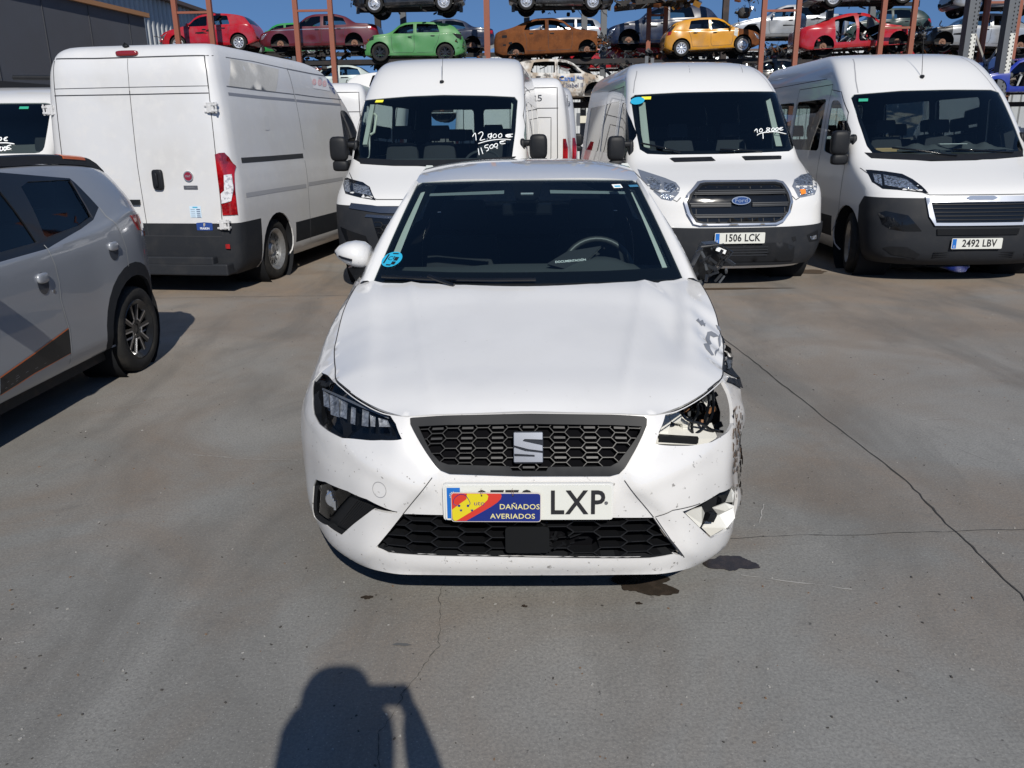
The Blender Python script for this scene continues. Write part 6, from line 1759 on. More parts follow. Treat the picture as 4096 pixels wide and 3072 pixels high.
def hinge(px, py, sg):
    p = on_rear(Z5, (px, py), .02); b = MB()
    b.box(p, (.075, .035, .10)); b.box(p+Vector((sg*.045, -.0, .028)), (.06, .05, .022)); b.box(p+Vector((sg*.045, 0, -.03)), (.06, .05, .022)); b.box(p+Vector((-sg*.048, -.015, .02)), (.04, .04, .022)); b.box(p+Vector((-sg*.045, -.01, -.035)), (.045, .04, .02))
    b.tube([p+Vector((sg*.062, .012, -.055)), p+Vector((sg*.062, .012, .055))], .011, 8); b.box(p+Vector((0, .02, -.01)), (.03, .012, .07))
    b.build('hinge', mat('hinge_grey', (.52, .52, .52), .5, var=[(20., .5, .7, (.25, .24, .23), .8)]), rA, bevel=.004)
hinge(325, 222, 1); hinge(1337, 207, -1); hinge(1418, 945, -1)
pb_ = on_rear(Z5, (760, 805)); 
sb_ = put_flat('plate_bar', [(-.16, -.022), (.33, -.022), (.33, .028), (-.16, .028)], .03, pb_+Vector((.10, 0, 0)), nb, black_plastic, rA)
plate(rA, on_rear(Z5, (640, 868), .006), nb, '3208 LMT', label='white number plate, mostly hidden')
p = on_rear(Z1, (806, 338), .0); mb = MB(); mb.add(*superbox(p+Vector((0, .01, 0)), (.24, .05, .055), 4)); mb.build('brake_lamp', mat('red_dark', (.20, .01, .012), .2, coat=.8), rA, smooth=True)
mb = MB(); q0 = on_rear(Z1, (792, 305), .01)+Vector((0, -.03, .02)); mb.add(*superbox(q0, (.05, .05, .035), 3)); mb.tube([q0+Vector((-.03, 0, .0)), q0+Vector((.0, .02, .03)), q0+Vector((.035, 0, .0))], .008, 6); mb.build('reversing_camera', black_plastic, rA, smooth=True, angle=50)
# black bottom step and bumper corners
mb = MB(); mb.box((0, LA-.02, .36), (1.50, .20, .09)); mb.box((0, LA-.03, .27), (1.80, .22, .12)); mb.build('rear_step', grey_plastic, rA, bevel=.015)
p = on_rear(Z5, (1445, 1082), .014); put_flat('reflector', [(-.024, -.024), (.024, -.024), (.024, .024), (-.024, .024)], .006, p, nb, red_lens, rA)
# grime outlines and torn decals on the flank
def side_patch(pts, conv, m, name, off=.003, lab=None):
    uv = TS.many(conv(pts)); V, T = tri2d(uv, (), .12); P = []
    for a in V: h_, n_ = sA.hit('x', a[0], a[1], -1); P.append(h_+n_*off)
    return mk(name, P, T, m, rA, True, label=lab)
grime = mat('grime_film', (.50, .49, .46), .6, var=[(2.5, .4, .7, (.42, .41, .385), .9), (30., .5, .7, (.56, .55, .53), .5)])
side_patch([(75, 310), (790, 470), (745, 800), (60, 715)], Z9, grime, 'grime_patch')
side_patch(rpoly([(570, 1160), (640, 1160), (655, 1370), (590, 1370)], 40), Z9, mat('ghost_grey', (.50, .50, .50), .5), 'faded_mark')
side_patch([(1255, 560), (1490, 605), (1545, 790), (1305, 750)], Z9, mat('decal_white', (.66, .66, .67), .5), 'decal_sheet')
for cx, cy in ((1312, 655), (1392, 665), (1465, 680)):
    side_patch([(cx+30*math.cos(t), cy+48*math.sin(t)) for t in np.linspace(0, 2*math.pi, 17)[:-1]], Z9, mat('decal_pink', (.66, .42, .42), .5), 'decal_disc', off=.005); side_patch([(cx-12, cy-5), (cx-2, cy+22), (cx+16, cy-22), (cx-1, cy+5)], Z9, mat('decal_white'), 'decal_tick', off=.007)
def side_text(s_, pts, m, off=.006):
    v, f = text_mesh(s_, 1.0, ext=0, bold=.02); xs = [p[0] for p in v]; ys = [p[1] for p in v]; x0, x1, y0, y1 = min(xs), max(xs), min(ys), max(ys)
    q = Z9(pts); P = []
    for a in v:
        t, w_ = (a[0]-x0)/(x1-x0), (a[1]-y0)/(y1-y0)
        px = (q[0][0]*(1-t)+q[1][0]*t)*(1-w_)+(q[3][0]*(1-t)+q[2][0]*t)*w_; py = (q[0][1]*(1-t)+q[1][1]*t)*(1-w_)+(q[3][1]*(1-t)+q[2][1]*t)*w_
        u = TS(px, py); h_, n_ = sA.hit('x', u[0], u[1], -1); P.append(h_+n_*off)
    mk('torn_lettering', P, f, m, rA, False)
side_text('FRCK', [(1520, 700), (1605, 735), (1578, 625), (1495, 608)], ink_blue); side_text('T 827', [(1568, 800), (1632, 838), (1598, 742), (1530, 725)], ink_blue)

# ================================================================ other vans of the row and behind
pE = atY(79, 224, 9.75); e_x = pE[0]-.74
eL = (e_x, 8.45, 0)
wsE_ = [(-.86, 1.44), (.86, 1.44), (.76, 2.01), (-.76, 2.01)]
rE, VE, sE = van(LOWVAN, 'van', 'white low roofed van at the left edge with handwritten price ending in 0€', eL, R(3), 'white vans parked in a row', windows='none', wsp=rpoly(wsE_, .07, 3), front_dark=.62, rear_glass=False)
TE = tracer(VE.front, eL, R(3), -1, 1, .25, 2.1)
ZE = lambda L: [(.17906*x, 81+.17906*y) for x, y in L]
price(rE, TE, VE.front, [[(5, 1205), (-8, 1225), (5, 1245), (22, 1230), (15, 1208)], [(95, 1205), (65, 1212), (52, 1230), (62, 1248), (95, 1248)], [(48, 1228), (82, 1226)], [(0, 1275), (90, 1275), (175, 1288)], [(15, 1320), (0, 1345), (12, 1370), (38, 1355), (32, 1325)], [(65, 1320), (48, 1340), (58, 1368), (78, 1350), (72, 1322)], [(138, 1300), (95, 1312), (85, 1335), (98, 1355), (140, 1345)], [(80, 1332), (122, 1328)]], ZE, wd=.014)
mb = MB(); mb.tube([(.1, 2.2, 2.33), (.75, 2.2, 2.32)], .03, 8); mb.box((.72, 2.2, 2.25), (.08, .10, .12)); mb.build('roof_bar', black_plastic, rE)
a = TE(*ZE([(290, 850)])[0]); put_flat('screen_sticker', [(-.05, -.022), (.05, -.022), (.05, .022), (-.05, .022)], .002, Vector(VE.front(*a))+Vector(fnormal(VE.front, *a))*.002, fnormal(VE.front, *a), mat('sticker_green'), rE)
for s_ in (-1, 1): handle_seams(rE, sE, VE, s_, [[(1.2, 1.1), (1.35, 1.35), (1.75, 1.78), (2.05, 1.85)], [(2.05, .4), (2.05, 1.85)]])
def back_van(label, px_right, D, rz, spec=DUCATO, paint=None, windows='none', rear_win=True):
    x1 = atY(px_right, 250, D)[0]; xc = x1-1.0*math.cos(rz)
    loc = (xc-math.sin(rz)*spec['L'], D+math.cos(rz)*spec['L'], 0)
    r_, V_, s_ = van(spec, 'van', label, loc, rz+math.pi, 'white vans behind the row', windows=windows, wsp=None, paint=paint or white_dusty, rear_glass=rear_win, interior=False, doorwin=False)
    for sg in (-1, 1):
        q = [(sg*.90, .80), (sg*.985, .80), (sg*.985, 1.35), (sg*.95, 1.5), (sg*.90, 1.5)]
        V, T = tri2d(q, (), .08); mk('tail_lamp', [np.array(V_.rear(*p))+np.array((sg*.006, .012, 0)) for p in V], T, red_lens, r_, True)
    mb = MB()
    for L in ([(0, .7), (0, 2.3)], [(-.82, .7), (-.80, 2.33), (.80, 2.33), (.82, .7)], [(-.82, 2.0), (.82, 2.0)]): s_.line(mb, L, 'y', 1, .014)
    mb.build('door_seam', seam_m, r_)
    return r_, V_, s_, loc, rz+math.pi
rF, VF, sF, lf, zf_ = back_van('white panel van with dark figures on its rear door, behind the row', 1228, 14.6, R(-4), rear_win=False)
p = Vector(VF.rear(-.46, 2.16)); put_text('door_lettering', '25', .15, p+Vector((0, .006, 0)), (0, 1, 0), mat('letter_grey'), rF, ext=.002, sx=1.3)
mb = MB(); sF.line(mb, [(-.28, 1.0), (-.28, 1.85), (-.70, 1.85), (-.70, 1.0), (-.28, 1.0)], 'y', 1, .012); mb.build('panel_seam', seam_m, rF)
rG, VG, sG, lg, zg_ = back_van('grey-white van with small rear windows, farthest of the vans between the people carriers', 1247, 17.5, R(-2), paint=mat('silver_paint', (.42, .43, .45), .35, metal=.3, coat=.5))
p = Vector(VG.rear(-.60, 2.16)); put_text('door_lettering', 'BOXER3', .13, p+Vector((0, .006, 0)), (0, 1, 0), mat('letter_grey'), rG, ext=.002, sx=1.1)
rH, VH_, sH, lh, zh_ = back_van('pale grey van partly hidden behind the windowless panel van', 800, 15.2, R(2), rear_win=False)

# ================================================================ cars built from a side outline
def smooth01(x): x = min(max(x, 0), 1); return x*x*(3-2*x)
class Car:
    def __init__(s, L, W, top, belt, plan, z0=.22, tumble=.20, drop=.0):
        s.L, s.W, s.z0, s.tm = L, W/2, z0, tumble
        s.top = pch([p[0]*L for p in top], [p[1] for p in top]); s.belt = pch([p[0]*L for p in belt], [p[1] for p in belt])
        s.w = pch([p[0]*L for p in plan], [p[1]*W/2 for p in plan])
    def section(s, y):
        zt = s.top(y); zb = min(s.belt(y), zt-.03); w = s.w(y); c = smooth01((zt-s.belt(y)-.02)/.30)
        z0 = s.z0+.10*max(0, 1-y/.25)+.14*max(0, 1-(s.L-y)/.35)
        z0 = min(z0, zt-.2)
        xr = (w-.05)*(1-c)+(w-s.tm)*c; zt2 = zt-.05*c
        P = [(0, z0), (w-.12, z0), (w-.02, z0+.05), (w, z0+.18), (w+.004, (z0+zb)/2+.05), (w-.006, zb-.07), (w-.03, zb), ((w-.03+xr)/2+.014*c, (zb+zt2)/2), (xr, zt2), (xr-.06, zt-.015), (xr*.5, zt+.006), (0, zt+.012)]
        return P
    def mesh(s):
        L = s.L; ys = [0, .012, .035, .07, .12, .18, .25]; y = .33
        while y < L-.30: ys.append(y); y += .085
        ys += [L-.25, L-.18, L-.12, L-.07, L-.035, L-.012, L]
        V = []; n_ = None
        for y in ys:
            sec = crm(s.section(y), 3); full = [(p[0], p[1]) for p in sec]+[(-p[0], p[1]) for p in reversed(sec[1:-1])]
            n_ = len(full); V += [(p[0], y, p[1]) for p in full]
        F = [(i*n_+j, (i+1)*n_+j, (i+1)*n_+(j+1) % n_, i*n_+(j+1) % n_) for i in range(len(ys)-1) for j in range(n_)]
        k = len(V); V += [(0, -.012, (s.z0+s.top(0))/2+.05), (0, L+.012, (s.z0+s.top(L))/2+.05)]; m_ = (len(ys)-1)*n_
        F += [(k, j, (j+1) % n_) for j in range(n_)]+[(k+1, m_+(j+1) % n_, m_+j) for j in range(n_)]
        bm = bm_from(V, F); bmesh.ops.recalc_face_normals(bm, faces=bm.faces); bm.normal_update(); return bm
PLAN = [(0, .62), (.012, .74), (.035, .86), (.08, .94), (.18, .99), (.5, 1.0), (.85, .98), (.94, .93), (.98, .84), (1, .70)]
TYPES = {
 'hatch': dict(L=3.95, W=1.72, top=[(0, .52), (.01, .66), (.04, .75), (.12, .85), (.24, .95), (.275, .99), (.40, 1.35), (.48, 1.44), (.62, 1.465), (.78, 1.42), (.885, 1.32), (.955, 1.02), (.985, .84), (1, .60)],
   belt=[(0, .45), (.02, .60), (.1, .78), (.25, .90), (.4, .93), (.7, .97), (.9, 1.02), (1, .9)], win=((.315, .52), (.545, .72)), ax=(.20, .83), rg=(.885, .955), wsr=(.285, .40)),
 'sedan': dict(L=4.75, W=1.80, top=[(0, .52), (.01, .64), (.04, .72), (.14, .83), (.27, .93), (.305, .97), (.42, 1.32), (.49, 1.40), (.62, 1.41), (.72, 1.32), (.83, 1.05), (.92, 1.02), (.985, .96), (1, .65)],
   belt=[(0, .45), (.02, .58), (.1, .74), (.25, .86), (.4, .89), (.7, .93), (.9, .94), (1, .85)], win=((.34, .53), (.555, .71)), ax=(.185, .80), rg=(.725, .83), wsr=(.315, .42)),
 'estate': dict(L=4.6, W=1.78, top=[(0, .52), (.01, .66), (.04, .75), (.13, .86), (.25, .95), (.285, .99), (.40, 1.36), (.47, 1.44), (.62, 1.47), (.84, 1.43), (.92, 1.30), (.97, .98), (.99, .8), (1, .6)],
   belt=[(0, .45), (.02, .60), (.1, .76), (.25, .88), (.4, .92), (.7, .95), (.95, .99), (1, .85)], win=((.32, .50), (.52, .68), (.70, .86)), ax=(.19, .78), rg=(.925, .97), wsr=(.295, .40)),
 'suv': dict(L=4.19, W=1.80, top=[(0, .60), (.01, .76), (.04, .88), (.14, .97), (.25, 1.04), (.28, 1.08), (.40, 1.41), (.48, 1.49), (.62, 1.51), (.80, 1.46), (.90, 1.34), (.955, 1.10), (.985, .9), (1, .62)],
   belt=[(0, .50), (.02, .68), (.1, .86), (.25, .97), (.4, 1.00), (.7, 1.05), (.9, 1.10), (1, .95)], win=((.325, .52), (.55, .735)), ax=(.20, .82), rg=(.90, .955), wsr=(.295, .40)),
 'coupe_suv': dict(L=4.7, W=1.88, top=[(0, .62), (.01, .80), (.04, .93), (.14, 1.03), (.25, 1.10), (.285, 1.14), (.41, 1.50), (.50, 1.60), (.60, 1.60), (.72, 1.49), (.88, 1.22), (.95, 1.15), (.985, 1.05), (1, .70)],
   belt=[(0, .50), (.02, .72), (.1, .90), (.25, 1.02), (.4, 1.06), (.7, 1.10), (.9, 1.12), (1, .95)], win=((.33, .52), (.55, .70)), ax=(.19, .81), rg=(.74, .87), wsr=(.30, .41))}
mat('junk_dark', (.03, .027, .025), .8); mat('torn_grey', (.06, .065, .07), .35)
def make_car(kind, name, label, cat, paint, group, glassm=None, holes=False, wheels='steel', wm=None, wm2=None, r=.31, doors=True, no_doors=False, burnt=0, front=None, engine=False, stripe=None, seats=True, lamps=True, seamw=.012, only_parts=None):
    sp = TYPES[kind]; C_ = Car(sp['L'], sp['W'], sp['top'], sp['belt'], PLAN); root = thing(name, label, cat, (0, 0, 0), 0, group); L = sp['L']
    bm = C_.mesh(); rn = random.Random(sum(map(ord, label))); dn = [(Vector((rn.choice((-1, 1))*C_.W, rn.uniform(.2, L), rn.uniform(.4, 1.3))), rn.uniform(.10, .28), rn.uniform(.01, .045)) for _ in range(26)]
    for v in bm.verts:
        o_ = Vector((-math.copysign(1, v.co.x), 0, -.2))
        for c_, r_, a_ in dn:
            q_ = (v.co-c_).length_squared/(r_*r_)
            if q_ < 6: v.co += o_*a_*math.exp(-q_)
    bm.normal_update(); sk0 = Skin(bm); gl = []
    yw = [a*L for a in sp['ax']]
    for s_ in (-1, 1):
        if no_doors:
            zb = .42
            for (a, b) in sp['win'][:2]:
                a_, b_ = a*L-.02, b*L; zt = lambda y: C_.top(y)-.10
                q = [(a_+.0, zb+.05), (a_+.12, zb), (b_-.05, zb), (b_, zb+.1), (b_, zt(b_)), (a_+.36 if a == sp['win'][0][0] else a_+.05, zt(a_+.36 if a == sp['win'][0][0] else a_+.05)), (a_-.02, C_.belt(a_)+.0)]
                take(bm, view_cut(bm, rpoly(convex(q), .06, 3), 'x', s_, .25))
        else:
            for k, (a, b) in enumerate(sp['win']):
                a_, b_ = a*L, b*L; top = lambda y: C_.top(y)-.095
                bt = C_.belt((a_+b_)/2)+.035
                if k == 0: q = [(a_, bt), (b_, bt), (b_, top(b_)), (a_+(b_-a_)*.62, top(a_+(b_-a_)*.62)), (a_+(b_-a_)*.30, top(a_+(b_-a_)*.30)), (a_+.02, bt+.04)]
                else: q = [(a_, bt), (b_+(.10*L*.35 if k == len(sp['win'])-1 else 0), bt+.02), (b_+(.03 if k == len(sp['win'])-1 else 0), top(b_+.03)), (a_+(b_-a_)*.5, top(a_+(b_-a_)*.5)), (a_, top(a_))]
                f_ = view_cut(bm, rpoly(convex(q), .035, 2), 'x', s_, .25); gl.append((('side_window'), take(bm, f_, -.004)))
        for yc in yw:
            take(bm, view_cut(bm, circ((yc, r+.02), r+.055, 20), 'x', s_, .3))
    for nm, rg_ in (('windscreen', sp['wsr']), ('rear_window', sp['rg'])):
        y0, y1 = rg_[0]*L, rg_[1]*L; ww = lambda y: (C_.w(y)-.05)*(1-smooth01((C_.top(y)-C_.belt(y)-.02)/.30))+(C_.w(y)-C_.tm)*smooth01((C_.top(y)-C_.belt(y)-.02)/.30)-.07
        q = [(-ww(y0)*.97, y0), (ww(y0)*.97, y0), (ww(y1), y1), (-ww(y1), y1)]
        f_ = view_cut(bm, q, 'z', 1, .12, lambda c: c.z > .85); gl.append((nm, take(bm, f_, -.003)))
    ms = paint
    if front:      # another colour for the front wing / bonnet
        fs = [f for f in bm.faces if f.calc_center_median().y < front[0]*L+.2]; q = cutset(bm, fs, [((0, front[0]*L, 0), (0, 1, 0))]); fv = take(bm, q)
        mk('front_end', fv[0], fv[1], [front[1], lining], root, True, solid=(.012, -1, 1), angle=32)
    if engine:     # nose cut away, mechanicals in view
        fs = [f for f in bm.faces if f.calc_center_median().y < engine*L+.2]; q = cutset(bm, fs, [((0, engine*L, 0), (0, 1, 0))]); take(bm, q)
    bm_obj(bm, 'body', [paint, lining], root, .012, 32)
    if not holes:
        for nm, d in gl:
            if d[1]: mk(nm, *d, glassm or winglass, root, True)
    for s_ in (-1, 1):
        for i, yc in enumerate(yw):
            mb = MB().lathe([(s_*(C_.W-.03), r+.06), (s_*(C_.W-.30), r+.065), (s_*(C_.W-.30), .0)], 18, 'x', (0, yc, r+.02)); mb.build('wheel_well', lining, root, smooth=True)
            kd = wheels if isinstance(wheels, str) else wheels[i]
            if kd == 'none':
                mb = MB(); c = (0, yc, r); mb.lathe([(s_*(C_.W-.13), .0), (s_*(C_.W-.10), .05), (s_*(C_.W-.13), .07), (s_*(C_.W-.13), .13), (s_*(C_.W-.16), .13), (s_*(C_.W-.2), .05)], 18, 'x', c); mb.bar((s_*(C_.W-.2), yc-.18, r-.05), (s_*(C_.W-.25), yc+.16, r-.02), .05, .05); mb.build('brake_disc', brake, root, smooth=True, angle=40)
            else: wheel(root, s_*(C_.W-.10), yc, r, .20, s_, kd, wm, wm2)
    mb = MB(); mb.box((0, L*.5, .27), (C_.W*1.7, L*.80, .10)); mb.box((0, L*.5, .20), (.25, L*.75, .08)); mb.box((0, L*.86, .25), (.7, .35, .16)); mb.box((0, L*.16, .30), (.9, .5, .20)); mb.build('underbody', undersd, root)
    if lamps and rn.random() < .7:       # gaps where lamps, trim and handles have been pulled off
        for s_ in (-1, 1):
            for _ in range(3):
                yy, zz = rn.uniform(.1, .9)*L, rn.uniform(.5, .85); sk0.decal('missing_trim', rpoly([(yy, zz), (yy+rn.uniform(.08, .5), zz+.01), (yy+rn.uniform(.1, .4), zz+rn.uniform(.04, .10)), (yy+.01, zz+.05)], .02, 2), 'x', s_, lining, root, off=.005)
        clutter(root, 'broken_nose', 22, (-C_.W*.85, C_.W*.95, -.06, .22, .35, .70), sum(map(ord, label))+2, [mat('junk_dark'), paint, mat('torn_grey')], .04, .22)
    if wheels == 'none': clutter(root, 'loose_parts', 16, (-C_.W+.05, C_.W-.05, .1, L-.1, .03, .34), sum(map(ord, label))+1, [mat('junk_dark'), brake, undersd], .05, .28)
    if seats:
        for x in (-.36, .36): seat('seat', root, x, L*.50, .46, zb=.28, h_=.56, m=(mat('burnt_dark', (.02, .018, .016), .9) if burnt else None))
        seat('rear_seat', root, 0, L*.68, 1.15, zb=.30, h_=.46)
        mb = MB(); mb.add(*superbox((0, L*.315, C_.belt(L*.3)-.10), (C_.W*1.75, .45, .24), 4)); mb.build('dashboard', dashm, root, smooth=True)
    mb = MB()
    if doors and not no_doors:
        for s_ in (-1, 1):
            for k, (a, b) in enumerate(sp['win'][:2]):
                y0, y1 = a*L-.06, b*L+.03
                if k == 0: sk0.line(mb, [(y0, C_.belt(y0)), (y0+.02, .50), (y0+.08, .34), (y1-.05, .34), (y1, .45), (y1, C_.top(y1)-.10)], 'x', s_, seamw)
                else: sk0.line(mb, [(y1+.12, C_.belt(y1)+.0), (y1+.02, .72), (yw[1]-r-.1, .50), (yw[1]-r-.12, .36), (a*L, .34)], 'x', s_, seamw)
                mb.add(*superbox((s_*(C_.w(y1-.2)+.012), y1-.16, C_.belt(y1)-.10), (.03, .17, .03), 3))
        mb.build('door_seam', seam_m, root)
    if lamps and not burnt:
        for s_ in (-1, 1):
            if not engine: sk0.decal('headlight', [(.09*L, C_.belt(.09*L)-.02), (.035*L, C_.belt(.035*L)-.01), (.02*L, C_.belt(.03*L)-.15), (.05*L, C_.belt(.05*L)-.16)][::1], 'x', s_, headl_f, root, off=.004)
            sk0.decal('tail_lamp', [(.925*L, C_.belt(.93*L)-.02), (.985*L, C_.belt(.93*L)-.02), (.988*L, C_.belt(.93*L)-.17), (.94*L, C_.belt(.93*L)-.15)], 'x', s_, red_lens, root, off=.004)
        sk0.decal('lower_bumper', [(-.6, .30), (.6, .30), (.6, .42), (-.6, .42)], 'y', -1, black_plastic, root, off=.004) if not engine else None
        for s_ in (-1, 1): mb = MB(); mb.add(*superbox((s_*(C_.W+.06), sp['win'][0][0]*L+.06, C_.belt(L*.33)+.09), (.20, .10, .13), 3)); mb.build('mirror', paint, root, smooth=True)
    return root, C_, sk0
def clutter(root, name, n, box, seed, ms, s0=.03, s1=.25):
    """bent bits of metal, hoses and plates in a box (x0,x1,y0,y1,z0,z1)"""
    rnd = random.Random(seed); b = MB()
    for i in range(n):
        p = Vector((rnd.uniform(box[0], box[1]), rnd.uniform(box[2], box[3]), rnd.uniform(box[4], box[5]))); k = rnd.random(); mi = rnd.randrange(len(ms))
        d = Vector((rnd.uniform(-1, 1), rnd.uniform(-1, 1), rnd.uniform(-.7, .7)))*rnd.uniform(s0, s1)
        if k < .35: b.bar(p, p+d, rnd.uniform(.01, .05), rnd.uniform(.01, .06), mi)
        elif k < .6:
            b.tube(crm([p, p+d*.5+Vector((0, 0, rnd.uniform(-.06, .06))), p+d, p+d*1.3+Vector((0, 0, -rnd.uniform(0, .12)))], 3), rnd.uniform(.006, .018), 5, mi)
        else: b.box(p, (rnd.uniform(.03, s1*.7), rnd.uniform(.03, s1*.7), rnd.uniform(.02, .12)), (rnd.uniform(-1, 1), rnd.uniform(-1, 1), rnd.uniform(-1, 1)), mi)
    o = b.build(name, ms, root); o['kind'] = 'stuff'; return o

# ================================================================ the grey supermini on the left
TYPES['small'] = dict(L=3.73, W=1.60, top=[(0, .62), (.01, .80), (.04, .90), (.14, .98), (.25, 1.04), (.285, 1.08), (.40, 1.37), (.48, 1.445), (.66, 1.455), (.84, 1.425), (.885, 1.385), (.922, 1.26), (.946, 1.12), (.965, .98), (.985, .86), (1, .55)],
   belt=[(0, .52), (.02, .72), (.1, .88), (.25, .98), (.4, 1.0), (.6, 1.02), (.75, 1.07), (.86, 1.13), (.95, 1.05), (1, .9)], win=(), ax=(.19, .831), rg=(.91, .962), wsr=(.295, .40))
PLAN_ = PLAN; 
DX, DY = -3.565, 2.47
sp = TYPES['small']; dc = Car(sp['L'], sp['W'], sp['top'], sp['belt'], [(0, .62), (.012, .74), (.035, .86), (.08, .94), (.18, .99), (.5, .985), (.70, .985), (.80, 1.005), (.88, .985), (.93, .915), (.965, .84), (.99, .76), (1, .66)], z0=.24, tumble=.17)
gry = thing('supermini', 'grey-blue supermini with black wheel arches, orange roof rail tip and black door sticker', 'car', (DX, DY, 0), R(-.6))
dpaint = mat('grey_blue_paint', (.27, .285, .31), .3, metal=.2, coat=1.0)
bm = dc.mesh(); skD = Skin(bm)
def dside(y, z):
    h_, n_ = skD.hit('x', y, z, 1); return tuple(h_)
TDa = tracer(dside, (DX, DY, 0), R(-.6), 1.2, 3.72, .22, 1.42)
Z6 = lambda L: [(.4068*x, 324+.4068*y) for x, y in L]
rwin = convex(TDa.many(Z6([(112, 195), (150, 168), (372, 158), (470, 320), (484, 352), (420, 400), (250, 463), (235, 452)])))
fwin = convex([(1.22, 1.10), (1.50, 1.36), (2.03, 1.385), (2.14, 1.03), (1.25, 1.00)])
quart = TDa.many(Z6([(378, 168), (420, 205), (520, 312), (488, 356)]))
frame = convex(TDa.many(Z6([(60, 175), (110, 158), (370, 150), (400, 175), (524, 305), (495, 372), (430, 420), (250, 492), (215, 500)]))+[(1.15, 1.00), (1.46, 1.40), (2.1, 1.42), (2.2, .985), (1.2, .96)])
gl = []
for s_ in (-1, 1):
    ff = view_cut(bm, frame, 'x', s_, .2)
    allf = set(ff)
    gw = []
    for q in (rwin, fwin):
        f_ = view_cut(bm, q, 'x', s_, .2); gw += f_
    gwd = take(bm, gw, -.008, True)
    x0, x1 = min(p[0] for p in frame), max(p[0] for p in frame)
    ff2 = view_cut(bm, frame, 'x', s_, .2); fr_d = take(bm, ff2, 0)
    mk('side_window', *gwd, winglass, gry, True); mk('window_frame', *fr_d, [mat('frame_black', (.010, .011, .013), .35, coat=.3), lining], gry, True, solid=(.012, -1, 1), angle=30)
    for yc in (.19*3.73, 3.10):
        take(bm, view_cut(bm, circ((yc, .315), .365, 26), 'x', s_, .3))
        ring_ = take(bm, view_cut(bm, circ((yc, .33), .44, 30), 'x', s_, .25, lambda c: c.z > .2))
        mk('arch_trim', *ring_, [grey_plastic, lining], gry, True, solid=(.022, 1, 1), angle=30)
        wheel(gry, s_*.70, yc, .300, .185, s_, 'spokes', mat('rim_dark', (.02, .021, .023), .3, metal=.4, coat=.4), gloss_black)
        mb = MB().lathe([(s_*.76, .372), (s_*.48, .375), (s_*.48, .0)], 22, 'x', (0, yc, .315)); mb.build('wheel_well', lining, gry, smooth=True)
rgl = take(bm, view_cut(bm, rpoly([(-.56, 1.10), (.56, 1.10), (.50, 1.38), (-.50, 1.38)], .05), 'y', 1, .2, lambda c: c.y > 3)); mk('rear_window', *rgl, tinted, gry, True)
wsd = take(bm, view_cut(bm, [(-.60, 1.12), (.60, 1.12), (.54, 1.42), (-.54, 1.42)], 'z', 1, .12, lambda c: c.z > .95 and c.y < 1.7))
bm_obj(bm, 'body', [dpaint, lining], gry, .012, 32)
# bright edges of the alloy spokes
for o in [c for c in gry.children if c.name.startswith('wheel') and c.type == 'MESH' and not c.name.startswith('wheel_well')]:
    mb = MB(); sg = 1 if o.location.x > 0 else -1; xx = sg*.185/2*.70
    for i in range(5):
        t = 2*math.pi*i/5+math.pi/2
        for s2 in (-1, 1):
            a = (xx*.98, .07*math.cos(t+s2*.35), .07*math.sin(t+s2*.35)); c = (xx*1.04, .175*math.cos(t+s2*.30), .175*math.sin(t+s2*.30)); mb.bar(a, c, .006, .010)
        mb.bar((xx, .07*math.cos(t+.35), .07*math.sin(t+.35)), (xx, .07*math.cos(t+2*math.pi/5-.35), .07*math.sin(t+2*math.pi/5-.35)), .006, .01)
    mb.lathe([(xx*1.02, .176), (xx*1.06, .182), (xx*.9, .188)], 40, 'x'); mb.build('rim_highlight', satin, o)
# roof rails with orange tip
for s_ in (-1, 1):
    mb = MB(); L = []
    def rail(y): zt = dc.top(y); return Vector((s_*(.80-.17-.075), y, zt+.035*min(1, max(0, (3.42-y)/.25))))
    ys = np.linspace(1.6, 3.42, 24); secs = []
    for y in ys:
        c = rail(y); hgt = .028*min(1, (3.44-y)/.2+.1); secs.append([(c.x-.024, c.y, c.z-.045), (c.x-.019, c.y, c.z+hgt*.2), (c.x, c.y, c.z+hgt*.5), (c.x+.019, c.y, c.z+hgt*.2), (c.x+.024, c.y, c.z-.045)])
    o = loft('roof_rail', secs, mat('rail_black', (.012, .013, .015), .5), gry, angle=50)
    ys = np.linspace(2.86, 3.12, 8); secs = []
    for y in ys:
        c = rail(y); hgt = .028; secs.append([(c.x-.0245, c.y, c.z-.010), (c.x-.0195, c.y, c.z+hgt*.2+.002), (c.x, c.y, c.z+hgt*.5+.002), (c.x+.0195, c.y, c.z+hgt*.2+.002), (c.x+.0245, c.y, c.z-.010)])
    loft('rail_tip', secs, mat('orange_paint', (.62, .13, .02), .35, coat=.5), o, angle=50)
mb = MB()
def dl(conv, pts, wd=.008, b=None): skD.line(b or mb, TDa.many(conv(pts)), 'x', 1, wd, off=.0025, res=.03)
light_seam = mat('seam_light', (.40, .40, .38), .5)
dl(Z6, [(232, 505), (262, 545), (290, 610), (312, 700), (322, 800), (345, 880), (368, 960), (372, 1135)], .0065)
dl(Z6, [(526, 305), (560, 350), (612, 390), (640, 440), (668, 520), (682, 618)], .0065); dl(Z6, [(770, 470), (785, 510), (790, 575)], .005)
mb.build('door_seam', light_seam, gry)
mb = MB(); skD.line(mb, [(1.14, 1.0), (1.1, .6), (1.2, .3)], 'x', 1, .006); skD.line(mb, [(2.22, 1.0), (2.24, .6), (2.26, .28)], 'x', -1, .006); skD.line(mb, [(2.85, 1.1), (3.0, .85), (2.9, .75)], 'x', -1, .006); mb.build('panel_seam', seam_m, gry)
mb = MB(); dl(Z6, [(375, 162), (425, 250), (490, 362)], .012); mb.build('window_divider', mat('divider', (.05, .05, .055), .4), gry)
